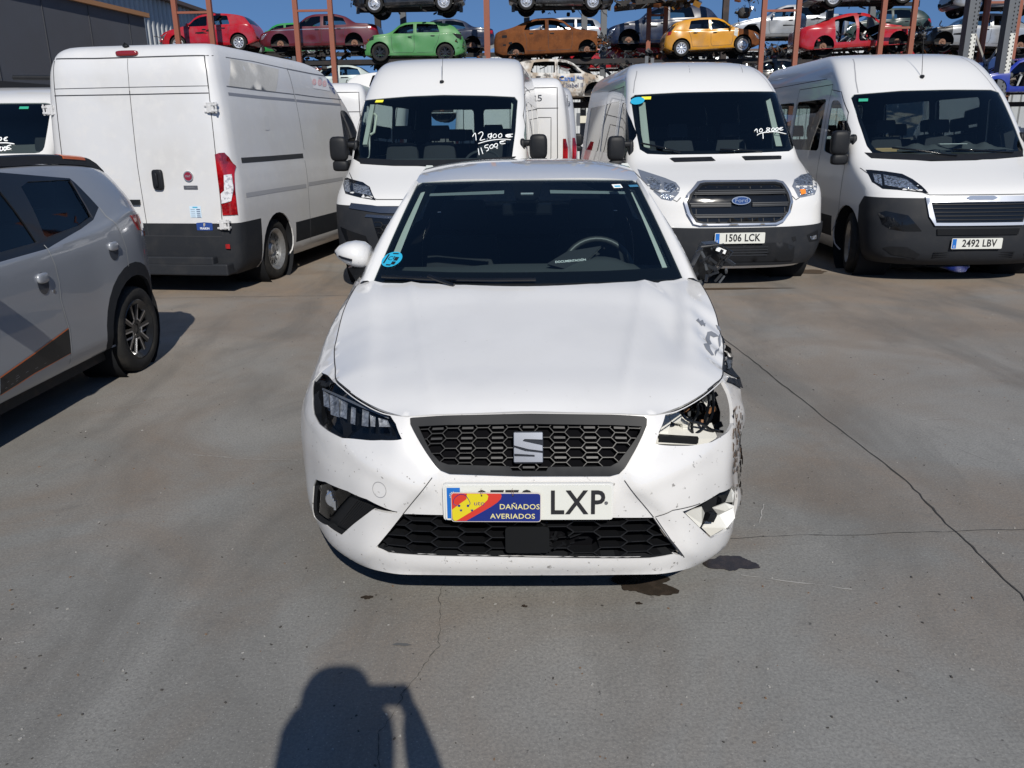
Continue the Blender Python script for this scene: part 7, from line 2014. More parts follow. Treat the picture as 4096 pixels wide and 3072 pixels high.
# quarter panel behind rear window in black
def dpatch(name, conv, pts, m, off=.003, holes=(), parent=None):
    uv = TDa.many(conv(pts)) if conv else pts
    V, T = tri2d(uv, (), .05); P = []
    for a in V: h_, n_ = skD.hit('x', a[0], a[1], 1); P.append(h_+n_*off)
    return mk(name, P, T, m, parent or gry, True)
dpatch('door_sticker', Z6, [(0, 1212), (180, 1085), (362, 950), (374, 1078), (180, 1185), (0, 1300)], mat('sticker_black', (.010, .010, .011), .4), .003)
mb = MB(); dl(Z6, [(0, 1212), (180, 1085), (362, 950)], .014); dl(Z6, [(374, 1078), (180, 1187), (0, 1302)], .007); mb.build('sticker_edge', mat('orange_paint'), gry)
mb = MB()
for k in range(3): dl(Z6, [(10+k*8, 1250+k*8), (190, 1135+k*12), (366, 1030+k*15)], .004)
mb.build('sticker_stripe', mat('stripe_grey', (.10, .10, .11), .4), gry)
for cx, cy, nm in ((602, 535, 'a'), (228, 708, 'b')):
    u = TDa(*Z6([(cx, cy)])[0]); h_, n_ = skD.hit('x', u[0], u[1], 1)
    fr = frame_of(n_); hb_ = MB(); 
    # flat disc coloured with the shade of the handle cup, and pull
    o = put_flat('cup_shade_disc', circ((0, 0), .052, 28, ry=.062), .002, h_+n_*.001, n_, mat('cup_shade', (.05, .058, .075), .3, metal=.4, coat=.8), gry)
    v, f = superbox((0, 0, 0), (.105, .060, .030), 3); mk('door_handle', [h_+n_*.006+fr @ Vector((p[0], p[1]+.030, p[2])) for p in v], f, dpaint, o, True)
u = TDa(*Z6([(286, 750)])[0]); h_, n_ = skD.hit('x', u[0], u[1], 1); put_flat('door_lock', circ((0, 0), .011, 16), .003, h_, n_, satin, gry)
lp = TDa.many(Z6([(690, 347), (745, 365), (762, 395), (770, 455), (735, 425), (712, 385)]))
for s_ in (1, -1): skD.decal('tail_lamp', lp, 'x', s_, red_lens, gry, off=.008, res=.03)
mb = MB(); mb.box((0, 1.9, .20), (1.40, 1.7, .06)); mb.box((0, 1.9, .26), (.9, 3.3, .08)); mb.box((0, 1.9, .40), (1.45, 1.7, .05)); mb.build('underbody', undersd, gry)
for x in (-.33, .33): seat('seat', gry, x, 1.85, .46, zb=.38, h_=.58)
seat('rear_seat', gry, 0, 2.65, 1.1, zb=.45, h_=.5)
mb = MB(); mb.add(*superbox((0, 1.20, .92), (1.4, .45, .24), 4)); mb.build('dashboard', dashm, gry, smooth=True)
for s_ in (-1, 1): mb = MB(); mb.add(*superbox((s_*.90, 1.18, 1.08), (.20, .11, .14), 3)); mb.build('mirror', gloss_black, gry, smooth=True)
skD.decal('headlight', [(-.70, .72), (-.45, .74), (-.45, .84), (-.68, .86)], 'y', -1, headl_f, gry, off=.004); skD.decal('headlight', [(.70, .72), (.45, .74), (.45, .84), (.68, .86)], 'y', -1, headl_f, gry, off=.004)

for s_ in (1, -1): skD.decal('tail_lamp', [(s_*.34, 1.03), (s_*.70, 1.05), (s_*.70, .90), (s_*.50, .90)], 'y', 1, red_lens, gry, off=.006, res=.03)

# ================================================================ buildings behind
wall_m = mat('dark_cladding', (.072, .076, .088), .7, var=[(.6, .4, .7, (.062, .060, .064), .8), (6., .6, .75, (.07, .068, .066), .4)])
bd1 = thing('workshop', 'dark grey clad building at the top left with rusty orange roof edge', 'building', (0, 0, 0))
A0, A1 = np.array((-11.7, 8.0)), np.array((-9.58, 22.0)); d = (A1-A0)/np.linalg.norm(A1-A0); H1 = 4.50
mb = MB(); o_ = np.array((-d[1], d[0]))*9
cor = [A0, A1, A1+o_, A0+o_]; mb.add([(p[0], p[1], 0) for p in cor]+[(p[0], p[1], H1) for p in cor], [(0, 1, 5, 4), (1, 2, 6, 5), (2, 3, 7, 6), (3, 0, 4, 7), (4, 5, 6, 7)]); mb.build('wall', wall_m, bd1)
mb = MB(); nrm_ = np.array((d[1], -d[0]))
for k in range(1, 10):
    p = A0+d*k*1.5+nrm_*.004; mb.bar((p[0], p[1], 0), (p[0], p[1], H1-.01), .012, .03)
mb.build('cladding_joint', mat('joint_grey', (.04, .042, .048), .7), bd1)
mb = MB(); p, q = A0+nrm_*.06, A1+nrm_*.06+d*.08; mb.bar((p[0], p[1], H1+.06), (q[0], q[1], H1+.04), .10, .10); mb.build('roof_edge', mat('rust_edge', (.30, .15, .07), .8), bd1)
mb = MB(); p, q = A0+nrm_*.05, A1+nrm_*.05; mb.bar((p[0], p[1], 2.62), (q[0], q[1], 2.62), .10, .16); mb.build('wall_shadow_line', mat('shadow_line_dark', (.02, .021, .024), .7), bd1)  # dark bar added to draw the shadow line across the wall
def corrugated(b, a, c, z0, z1, pitch=.30, depth=.05):
    a, c = np.array(a, float), np.array(c, float); L = np.linalg.norm(c-a); t = (c-a)/L; n_ = np.array((t[1], -t[0])); k = int(L/pitch); v = []
    for i in range(k):
        for u, h_ in ((0, 0), (.30, 0), (.42, 1), (.78, 1), (.90, 0)): p = a+t*(i+u)*pitch+n_*depth*h_; v += [(p[0], p[1], z0), (p[0], p[1], z1)]
    m_ = len(v)//2; b.add(v, [(2*i, 2*i+2, 2*i+3, 2*i+1) for i in range(m_-1)])
corr_m = mat('corrugated_steel', (.36, .38, .39), .5, metal=.25, var=[(.8, .4, .7, (.30, .31, .32), .7)])
bd2 = thing('warehouse', 'pale corrugated metal shed behind the dark building on the left', 'building', (0, 0, 0))
mb = MB(); corrugated(mb, (-17.4, 20), (-16.2, 46), 0, 7.55, .42, .09); mb.build('wall', corr_m, bd2)
mb = MB(); mb.box((-21.5, 33, 7.6), (10.2, 27, .16), (0, 0, R(-2.6))); mb.build('roof', mat('roof_brown', (.10, .07, .06), .7), bd2)
bd3 = thing('warehouse', 'long pale corrugated wall far behind the stacked cars', 'building', (0, 0, 0))
mb = MB(); corrugated(mb, (-2, 46), (60, 46), 0, 5.6, .40, .08); mb.build('wall', mat('corrugated_pale', (.48, .50, .51), .5, metal=.15), bd3)
mb = MB(); mb.box((29, 46.4, 5.66), (62, .8, .12)); mb.build('roof_edge', mat('roof_brown'), bd3)
bd4 = thing('metal_fence', 'pale corrugated fence behind the right-hand van, with red board', 'fence', (0, 0, 0))
mb = MB(); corrugated(mb, (16.6, 32.4), (30, 32.4), 0, 3.45, .34, .06); mb.build('panel', corr_m, bd4)
mb = MB(); mb.box((20.9, 32.2, 1.45), (1.7, .05, .6)); bo = mb.build('red_board', mat('board_red', (.35, .03, .03), .6), bd4); put_text('board_lettering', '20', .42, (20.9, 32.17, 1.47), (0, -1, 0), mat('board_pale', (.5, .45, .42), .6), bo)

# ================================================================ racks
post_m = mat('rack_red', (.22, .065, .035), .65, var=[(3., .45, .7, (.20, .07, .04), .7), (14., .55, .7, (.12, .06, .04), .6)])
post_d = mat('rack_dark', (.022, .016, .015), .75, var=[(3., .45, .7, (.09, .05, .035), .6)])
galv = mat('galvanised', (.10, .108, .118), .55, metal=.4, var=[(3., .45, .7, (.11, .115, .12), .7)])
beam_m = mat('rack_beam', (.012, .011, .012), .8, var=[(2., .5, .7, (.035, .02, .015), .7)])
def upright(px0, px1, D, label, bars=(24,), wd=.155, top=8.4, m=None, lean=.0, m2=None, bar_m=None):
    xa, xb = atY(px0, 60, D)[0], atY(px1, 60, D)[0]
    r_ = thing('rack_upright', label, 'rack upright', ((xa+xb)/2, D, 0), 0, 'steel uprights of the car racks')
    for x in (xa, xb): mb = MB(); mb.bar((x-r_.location.x, 0, 0), (x-r_.location.x, 0, top), wd, wd); mb.build('post', m or post_m, r_)
    for py in list(bars)+[260]:
        z = atY((px0+px1)/2, py, D)[2]; mb = MB(); mb.bar((xa-r_.location.x, 0, z), (xb-r_.location.x, 0, z), .07, .07); mb.build('crossbar', bar_m or m or post_m, r_)
    return r_
upright(382, 457, 29.4, 'rust red double upright in front of the red hatchback', (27,))
upright(641, 716, 29.4, 'rust red double upright in front of the burgundy saloon', (23,))
upright(1401, 1437, 32.4, 'rust red upright left of the yellow hatchback, one post dark', (33,))
upright(1648, 1722, 29.4, 'rust red double upright right of the yellow hatchback', (23,))
upright(1971, 1905, 30.5, 'dark red upright behind the red door-less car shell', (60,), m2=None)
upright(2126, 2195, 30.5, 'rust red upright at the right edge between grey perforated posts', (5,), m=post_m)
def single(px, D, label, m, wd=.16, z0=0, top=8.4, py=60):
    x = atY(px, py, D)[0]; r_ = thing('rack_post', label, 'rack post', (x, D, 0), 0, 'single posts of the car racks')
    mb = MB(); mb.bar((0, 0, z0), (0, 0, top), wd, wd); mb.build('post', m, r_)
    mb = MB(); mb.bar((0, -.02, 4.0), (.5, .2, 3.6), .08, .08); mb.build('brace', m, r_); return r_
for px, lb in ((817, 'dark post behind the green car under its roof'), (872, 'dark post right of the green car middle'), (1052, 'red topped post between the green car and the brown wreck'), (1138, 'dark post behind the brown wreck, left of its roof'), (1262, 'dark post behind the rear door of the brown wreck'), (1304, 'dark post in front of the silver estate'), (1565, 'dark post above the yellow hatchback roof'), (1790, 'dark post behind the red car shell, left'), (1880, 'dark post behind the red car shell, centre')):
    single(px, 33.6, lb, post_m if px == 1052 else post_d if px % 2 else galv, .22)
for px, lb in ((2094, 'grey perforated post left of the silver saloon door'), (2178, 'grey perforated post near the right edge')):
    r_ = single(px, 29.2, lb, galv, .34, top=8.4)
    mb = MB()
    for k in range(60):
        for dx in (-.06, .06): mb.box((dx+.08, -.172, 1+.12*k+(.03 if dx > 0 else 0)), (.035, .004, .05))
    mb.build('post_holes', lining, r_); mb = MB(); mb.box((.09, -.171, 3.9), (.17, .003, 1.3)); mb.build('pale_face', mat('post_pale', (.50, .50, .46), .6), r_)
def beam(px0, px1, py, D, label, m=None, h_=.16):
    a, c = atY(px0, py, D), atY(px1, py, D); z = (a[2]+c[2])/2
    r_ = thing('rack_beam', label, 'rack beam', ((a[0]+c[0])/2, D, z), 0, 'beams carrying the stacked cars')
    hw = (c[0]-a[0])/2; mb = MB(); mb.box((0, 0, 0), (2*hw, .10, h_)); mb.build('beam', m or beam_m, r_)
    mb = MB()
    for s_ in (-1, 1): mb.box((s_*(hw-.06), -.055, 0), (.12, .012, h_*1.8))
    mb.build('end_plate', galv, r_); return r_
nm_t = ('lowest', 'middle', 'top')
for tier, (py, nm) in enumerate(((226, 'lower'), (133, 'middle'))):
    for (p0, p1, nb_) in ((345, 640, 'under the red hatchback bay'), (645, 1050, 'under the green car bay'), (1055, 1400, 'under the brown wreck bay'), (1405, 1645, 'under the yellow hatchback bay'), (1650, 1965, 'under the red shell bay'), (1970, 2290, 'in the rightmost bay')):
        if tier == 2 and p0 == 345: continue
        for D in (31.2, 32.6): beam(p0, p1, py if D < 32 else py+3, D, '%s %s steel beam %s' % ('front' if D < 32 else 'rear', nm, nb_))
for (p0, p1, py, nb_) in ((770, 1000, 22, 'over the green car'), (1105, 1320, 18, 'over the brown wreck'), (1365, 1475, 10, 'over the yellow hatchback'), (1755, 1985, 10, 'over the red shell'), (2065, 2290, 20, 'over the silver saloon')): beam(p0, p1, py, 31.8, 'upper steel beam %s' % nb_, h_=.12)
for py, nm in ((118, 'far middle'),):
    for (p0, p1, nb_) in ((500, 900, 'left'), (905, 1300, 'centre left'), (1305, 1700, 'centre right'), (1705, 2100, 'right')): beam(p0, p1, py, 36.6, '%s row beam, %s stretch' % (nm, nb_))
beam(1245, 1275, 258, 28.0, 'cream beam in the gap between two vans', mat('beam_cream', (.55, .52, .42), .6), .22)
blue_beam = mat('beam_blue', (.02, .05, .16), .5)
for (a, c), lb in ((((2104, 152), (2150, 132)), 'short dark blue beam sloping between grey posts'), (((2178, 152), (2240, 140)), 'dark blue beam at the right edge')):
    p, q = atY(*a, 29.6), atY(*c, 30.6); o = MB().bar(p, q, .16, .3).build('rack_beam', blue_beam); tag(o, lb, 'rack beam', 'beams carrying the stacked cars')
for (a, c), lb in ((((2102, 60), (2142, 178)), 'thin diagonal brace falling to the right'), (((2180, 70), (2102, 180)), 'thin diagonal brace falling to the left')):
    p, q = atY(*a, 29.9), atY(*c, 29.9); o = MB().bar(p, q, .06).build('rack_brace', mat('brace_grey', (.25, .24, .22), .6)); tag(o, lb, 'rack brace')

# ================================================================ stacked cars
CARS = 'scrap cars stacked on the racks'
def put(root, kind, px0, px1, pyb, nose, D=31.0, tilt=0.):
    sp = TYPES[kind]; a, c = atY(px0, pyb, D), atY(px1, pyb, D); k = (c[0]-a[0])/sp['L']
    root.scale = (k, k, k); z = atY((px0+px1)/2, pyb, D)[2]
    if nose == 'L': root.location = (a[0], D+sp['W']/2*k, z); root.rotation_euler = (0, R(0), R(-90))
    else: root.location = (c[0], D+sp['W']/2*k, z); root.rotation_euler = (0, R(0), R(90))
    if tilt: root.rotation_euler.x = R(tilt if nose == 'L' else -tilt)
    return k
P_red = mat('paint_red', (.34, .005, .012), .25, coat=.4, var=[(2.2, .46, .74, (0.242, 0.058, 0.062), .75), (13., .6, .78, (0.121, 0.029, 0.031), .6)]); P_burg = mat('paint_burgundy', (.085, .008, .014), .35, coat=.6, var=[(2.5, .45, .7, (.07, .014, .018), .6)])
P_green = mat('paint_green', (.050, .19, .055), .5, coat=.3, var=[(2., .45, .7, (.075, .21, .085), .8), (9., .6, .75, (.09, .14, .06), .5)])
P_lime = mat('paint_lime', (.02, .22, .05), .35, coat=.6, var=[(2.2, .46, .74, (0.066, 0.176, 0.083), .75), (13., .6, .78, (0.033, 0.088, 0.042), .6)]); P_navy = mat('paint_navy', (.004, .010, .034), .3, coat=.4, var=[(2.2, .46, .74, (0.057, 0.06, 0.074), .75), (13., .6, .78, (0.029, 0.03, 0.037), .6)]); P_silver = mat('paint_silver', (.33, .345, .365), .32, metal=.5, coat=.6, var=[(2.2, .46, .74, (0.237, 0.245, 0.256), .75), (13., .6, .78, (0.118, 0.122, 0.128), .6)])
P_yel = mat('paint_yellow', (.50, .225, .006), .28, coat=.4, var=[(2.2, .46, .74, (0.33, 0.179, 0.058), .75), (13., .6, .78, (0.165, 0.089, 0.029), .6)]); P_dgreen = mat('paint_dark_green', (.005, .025, .021), .35, coat=.4, var=[(2.2, .46, .74, (0.058, 0.069, 0.067), .75), (13., .6, .78, (0.029, 0.035, 0.034), .6)]); P_black = mat('paint_black', (.005, .0055, .007), .3, coat=.4, var=[(2.2, .46, .74, (0.058, 0.058, 0.059), .75), (13., .6, .78, (0.029, 0.029, 0.029), .6)])
P_blue = mat('paint_blue', (.006, .025, .25), .35, coat=.4, var=[(2.2, .46, .74, (0.058, 0.069, 0.193), .75), (13., .6, .78, (0.029, 0.035, 0.097), .6)]); P_pale = mat('paint_pale', (.40, .46, .44), .4, metal=.2, coat=.3, var=[(2.2, .46, .74, (0.275, 0.308, 0.297), .75), (13., .6, .78, (0.138, 0.154, 0.148), .6)])
P_burnt = mat('burnt_white', (.50, .49, .46), .7, var=[(1.3, .44, .56, (.26, .20, .14), .9), (3.5, .52, .62, (.05, .045, .04), .9), (8., .6, .7, (.30, .16, .07), .7)])
junk = [black_plastic, mat('torn_grey'), rust, satin, mat('junk_dark', (.03, .027, .025), .8)]
TYPES['fastback'] = dict(L=4.4, W=1.80, top=[(0, .52), (.01, .66), (.04, .74), (.14, .84), (.27, .94), (.30, .98), (.42, 1.33), (.49, 1.41), (.58, 1.415), (.72, 1.30), (.88, 1.08), (.95, 1.03), (.985, .95), (1, .65)],
   belt=[(0, .45), (.02, .58), (.1, .76), (.25, .88), (.4, .91), (.7, .95), (.9, .98), (1, .85)], win=((.33, .52), (.55, .71)), ax=(.19, .80), rg=(.73, .87), wsr=(.31, .42))
# middle tier, front row
c, _, _s = make_car('hatch', 'stacked_car', 'glossy red hatchback with silver multi-spoke wheels, leftmost on the rack', 'car', P_red, CARS, wheels='cover', wm=mat('alloy_bright', (.62, .63, .65), .3, metal=.7)); put(c, 'hatch', 345, 553, 113, 'L', 31.0, .8)
c, _, _s = make_car('sedan', 'stacked_car', 'burgundy saloon without wheels beside the green car', 'car', P_burg, CARS, wheels='none', holes=False); put(c, 'sedan', 557, 818, 112, 'L', 31.0)
for s_ in (1, -1): 
    mb = MB(); _s.line(mb, [(.5, .80), (4.3, .86)], 'x', s_, .02); mb.build('trim_strip', chrome, c)
clutter(c, 'hanging_parts', 14, (.3, .9, .1, 4.2, .10, .35), 3, junk)
c, _, _s = make_car('suv', 'stacked_car', 'matt green compact crossover with smashed nose and black wheels', 'car', P_green, CARS, wheels='spokes', wm=mat('rim_dark'), r=.335, engine=.055, lamps=False, holes=False); put(c, 'suv', 776, 1003, 131, 'L', 31.0, -1.0)
clutter(c, 'broken_nose', 60, (-.85, .92, -.05, .55, .30, .80), 5, junk+[P_green], .03, .22); clutter(c, 'broken_tail', 26, (.5, .93, 3.85, 4.2, .35, 1.0), 6, junk+[P_green], .03, .2)
_s.decal('tail_opening', [(3.72, 1.06), (4.06, 1.02), (4.08, .84), (3.92, .88)], 'x', 1, lining, c, off=.006); _s.decal('headlight_opening', [(.25, .86), (.62, .94), (.60, .80), (.25, .72)], 'x', 1, lining, c, off=.006)
c, _, _s = make_car('coupe_suv', 'stacked_car', 'burnt out rust brown coupe with charred nose', 'car', rust, CARS, holes=True, wheels='none', burnt=1, engine=.10, seats=False, lamps=False); put(c, 'coupe_suv', 1068, 1316, 124, 'R', 31.0, 1.5)
clutter(c, 'charred_nose', 90, (-.95, .9, -.05, .75, .30, .95), 7, [rust, mat('junk_dark'), satin, mat('torn_grey')], .04, .3); clutter(c, 'charred_axle', 40, (-.9, -.3, 3.5, 4.1, .05, .5), 8, [rust, mat('junk_dark'), satin], .03, .2)
for q in ([(4.15, .98), (4.35, .98), (4.36, .88), (4.15, .88)], [(3.95, .72), (4.10, .70), (4.08, .62), (3.95, .63)], [(4.2, .64), (4.33, .64), (4.33, .58), (4.2, .58)]): _s.decal('lamp_hole', rpoly(q, .03), 'x', -1, lining, c, off=.006)
c, _, _s = make_car('hatch', 'stacked_car', 'orange-yellow hatchback with rusty front wing and silver wheel trim', 'car', P_yel, CARS, wheels=('steel', 'cover'), wm=mat('alloy_bright'), front=(.245, rust), r=.32); put(c, 'hatch', 1437, 1646, 113, 'R', 30.6, 2.5)
_s.decal('torn_paint', [(.98, .93), (1.12, .96), (1.16, .70), (1.02, .62)], 'x', -1, mat('bare_patch', (.42, .43, .40), .6, var=[(9., .5, .6, (.2, .2, .2), .9)]), c, off=.005)
_s.decal('rear_spoiler_dark', [(3.42, 1.40), (3.60, 1.22), (3.80, .98), (3.70, .96), (3.50, 1.2)], 'x', -1, black_plastic, c, off=.004)
c, _, _s = make_car('fastback', 'stacked_car', 'red car body shell without doors or wheels', 'car', P_red, CARS, no_doors=True, holes=True, wheels='none', seats=False, engine=.12, lamps=False); put(c, 'fastback', 1728, 1990, 109, 'R', 30.9, 2.5)
clutter(c, 'loose_interior', 60, (-.7, .6, 1.3, 2.9, .35, .75), 9, [P_red, mat('junk_dark'), satin, mat('torn_grey'), white_clean], .04, .35); clutter(c, 'broken_tail', 40, (-.85, .8, 3.2, 4.0, .2, .9), 10, [mat('junk_dark'), P_red, black_plastic], .05, .3); clutter(c, 'bare_nose', 26, (-.8, .8, .1, .6, .4, .8), 12, [P_red, mat('bare_patch'), satin], .05, .3)
c, _, _s = make_car('sedan', 'stacked_car', 'silver saloon with crumpled black bonnet in the rightmost bay', 'car', P_silver, CARS, wheels='none', front=(.24, P_black)); put(c, 'sedan', 1985, 2262, 106, 'L', 31.0, -3)
clutter(c, 'crumpled_front', 40, (.2, .95, .0, 1.1, .45, 1.0), 14, [P_black, P_silver, mat('junk_dark')], .05, .3)
# far row
c, _, _s = make_car('hatch', 'stacked_car', 'bright green hatchback behind the red one', 'car', P_lime, CARS, seats=False); put(c, 'hatch', 520, 705, 122, 'L', 37.0)
c, _, _s = make_car('sedan', 'stacked_car', 'dark blue saloon behind the green crossover', 'car', P_navy, CARS, wheels='none'); put(c, 'sedan', 832, 1068, 115, 'L', 37.0)
c, _, _s = make_car('estate', 'stacked_car', 'silver estate car behind the burnt brown coupe', 'car', P_silver, CARS, seats=False); put(c, 'estate', 1100, 1308, 108, 'L', 38.0)
c, _, _s = make_car('hatch', 'stacked_car', 'dark blue hatchback without wheels behind the orange-yellow one', 'car', P_navy, CARS, wheels='none'); put(c, 'hatch', 1308, 1560, 108, 'L', 35.5)
c, _, _s = make_car('sedan', 'stacked_car', 'silver grey saloon between the orange-yellow hatchback and the red shell', 'car', P_silver, CARS, wheels='none'); put(c, 'sedan', 1572, 1836, 92, 'L', 35.5)
c, _, _s = make_car('hatch', 'stacked_car', 'dark green hatchback behind the red shell', 'car', P_dgreen, CARS, wheels='none', seats=False); put(c, 'hatch', 1822, 2014, 92, 'L', 35.5)
# upper tier: only wheels and floors come into view
for i, (p0, p1, py, kd, pm, lb, nz) in enumerate(((762, 1000, 28, 'hatch', P_black, 'wheels and underside of a dark car above the green crossover', 'L'), (1098, 1326, 24, 'hatch', P_black, 'wheels and underside of a dark car above the brown coupe', 'R'), (1752, 1990, 16, 'hatch', P_silver, 'underside of a car above the red shell', 'L'), (2062, 2290, 26, 'hatch', P_silver, 'wheel and underside of a car at the top right corner', 'L'))):
    c, _, _s = make_car(kd, 'stacked_car', lb, 'car', pm, CARS, wheels='steel', wm=mat('alloy_bright'), seats=False); put(c, kd, p0, p1, py, nz, 30.6, (1, -1, 2, 1)[i]); clutter(c, 'hanging_parts', 16, (-.7, .8, .3, 3.4, .02, .25), 20+i, [mat('junk_dark'), mat('torn_grey')], .05, .3)
wk = thing('crushed_wreck', 'dark flattened wreck hanging over the yellow hatchback', 'wreck', (*atY(1425, 6, 31)[:2], atY(1425, 6, 31)[2]), 0, CARS)
mb = MB(); mb.box((0, .7, .12), (2.9, 1.3, .18), (0, R(-5), 0)); mb.build('flattened_body', undersd, wk); clutter(wk, 'hanging_parts', 60, (-1.5, 1.4, -.1, .9, -.12, .25), 31, junk, .05, .4)
wk = thing('hanging_engine', 'dangling clump of dark engine parts over the silver grey saloon', 'engine', tuple(atY(1608, 20, 30.8)), 0, CARS)
clutter(wk, 'engine_parts', 40, (-.35, .35, -.2, .3, -.35, .5), 33, junk, .04, .3); mb = MB(); mb.add(*superbox((0, 0, -.12), (.42, .35, .35), 3)); mb.build('engine_block', mat('junk_dark'), wk, smooth=True)
# lower tier
c, _, _s = make_car('sedan', 'stacked_car', 'pale silver green saloon under the burgundy one', 'car', P_pale, CARS, wheels='none'); put(c, 'sedan', 606, 842, 214, 'L', 31.0)
c, _, _s = make_car('hatch', 'stacked_car', 'white car with black round filler flap beside the first people carrier', 'car', white_clean, CARS, holes=True, wheels='none', engine=False); put(c, 'hatch', 733, 1010, 262, 'R', 25.5)
_s.decal('fuel_flap', circ((3.35, .82), .085, 18), 'x', -1, gloss_black, c, off=.006); clutter(c, 'torn_tail', 24, (-.8, .3, 3.6, 3.95, .7, 1.15), 41, [white_clean, mat('junk_dark')], .05, .25)
c, _, _s = make_car('hatch', 'stacked_car', 'burnt white hatchback with blue water company lettering on its door', 'car', P_burnt, CARS, holes=True, burnt=1, wheels='none', engine=.13, seats=False, lamps=False); k = put(c, 'hatch', 1085, 1335, 224, 'R', 30.4)
clutter(c, 'charred_nose', 80, (-.85, .7, .0, .85, .3, .95), 43, [mat('junk_dark'), satin, mat('bare_patch'), rust], .04, .3); clutter(c, 'charred_tail', 60, (-.85, .5, 3.3, 4.0, .5, 1.3), 44, [mat('junk_dark'), satin, mat('bare_patch')], .04, .3)
h_, n_ = _s.hit('x', 1.62, .78, -1); n_ = Vector((-1, 0, .05)); blue_l = mat('letter_blue', (.01, .10, .35), .5)
put_text('door_lettering', 'Canal', .23, h_+n_*.02+Vector((0, .12, .02)), n_, blue_l, c, ext=.003, bold=.004); put_text('door_lettering', 'de Isabel II', .20, h_+n_*.02+Vector((0, .0, -.20)), n_, mat('letter_navy', (.02, .03, .08), .5), c, ext=.003, bold=.003)
for k_ in range(3):
    L = [h_+n_*.02+Vector((0, -.36+(.05+.05*k_)*math.cos(t), .10+(.05+.05*k_)*math.sin(t)*.7)) for t in np.linspace(-2.2, .4, 9)]; mb = MB(); mb.tube(L, .007, 5); mb.build('wave_mark', blue_l, c)
c, _, _s = make_car('hatch', 'stacked_car', 'red hatchback in the lower far row behind the burnt white one', 'car', P_red, CARS, holes=True); put(c, 'hatch', 1210, 1432, 160, 'L', 36.5)
c, _, _s = make_car('sedan', 'stacked_car', 'dark blue saloon roof under the orange-yellow hatchback', 'car', P_navy, CARS, wheels='none'); put(c, 'sedan', 1345, 1580, 210, 'L', 31.2)
c, _, _s = make_car('sedan', 'stacked_car', 'black car under the silver grey saloon', 'car', P_black, CARS, wheels='none'); put(c, 'sedan', 1545, 1780, 200, 'L', 30.6)
clutter(c, 'loose_parts', 26, (.2, .9, .2, 2., .7, 1.2), 51, [mat('junk_dark'), white_clean, satin], .05, .35)
c, _, _s = make_car('estate', 'stacked_car', 'cream silver estate car roof behind the rightmost van', 'car', mat('paint_cream', (.50, .50, .44), .35, metal=.3, coat=.5), CARS, wheels='none'); put(c, 'estate', 1748, 2010, 205, 'L', 30.8)
c, _, _s = make_car('hatch', 'stacked_car', 'red and white wreck between the red shell and dark green scrap', 'car', P_red, CARS, holes=True, wheels='none', seats=False); put(c, 'hatch', 1895, 2075, 150, 'L', 34.6)
clutter(c, 'bent_panels', 24, (-.2, 1.0, .1, 1.6, .7, 1.4), 53, [white_clean, P_red, paper], .06, .4)
c, _, _s = make_car('sedan', 'stacked_car', 'dark mossy wreck without windows under the silver saloon', 'car', mat('paint_moss', (.03, .035, .028), .6, var=[(5., .5, .7, (.10, .10, .06), .6)]), CARS, holes=True, wheels='none'); put(c, 'sedan', 1985, 2230, 172, 'L', 32.2)
clutter(c, 'heap_of_parts', 50, (-.2, 1.0, .1, 2.4, .6, 1.2), 55, [mat('junk_dark'), P_black, mat('bare_patch'), mat('moss_green', (.10, .12, .05), .8)], .06, .4)
c, _, _s = make_car('hatch', 'stacked_car', 'bright blue car with open side full of seats, at the right edge', 'car', P_blue, CARS, no_doors=True, holes=True, wheels='none', lamps=False); put(c, 'hatch', 2104, 2336, 212, 'L', 29.0)
clutter(c, 'loose_interior', 40, (-.2, .7, 1.2, 2.9, .4, .9), 57, [mat('junk_dark'), mat('seat_brown', (.12, .10, .08), .8), mat('torn_grey')], .06, .4)
for kd, p0, p1, py, nz, D, pm, lb in (('sedan', 470, 700, 196, 'L', 36.5, P_navy, 'dark blue saloon low in the far row at the left'), ('hatch', 850, 1060, 190, 'R', 37, P_black, 'black hatchback low in the far row behind the green crossover'), ('sedan', 1425, 1650, 176, 'L', 36.5, P_silver, 'silver saloon low in the far row behind the orange-yellow hatchback'), ('estate', 1660, 1880, 165, 'R', 36.5, P_black, 'black estate car low in the far row behind the red shell')):
    c, _, _s = make_car(kd, 'stacked_car', lb, 'car', pm, CARS, wheels='none', holes=True, seats=False); put(c, kd, p0, p1, py, nz, D)
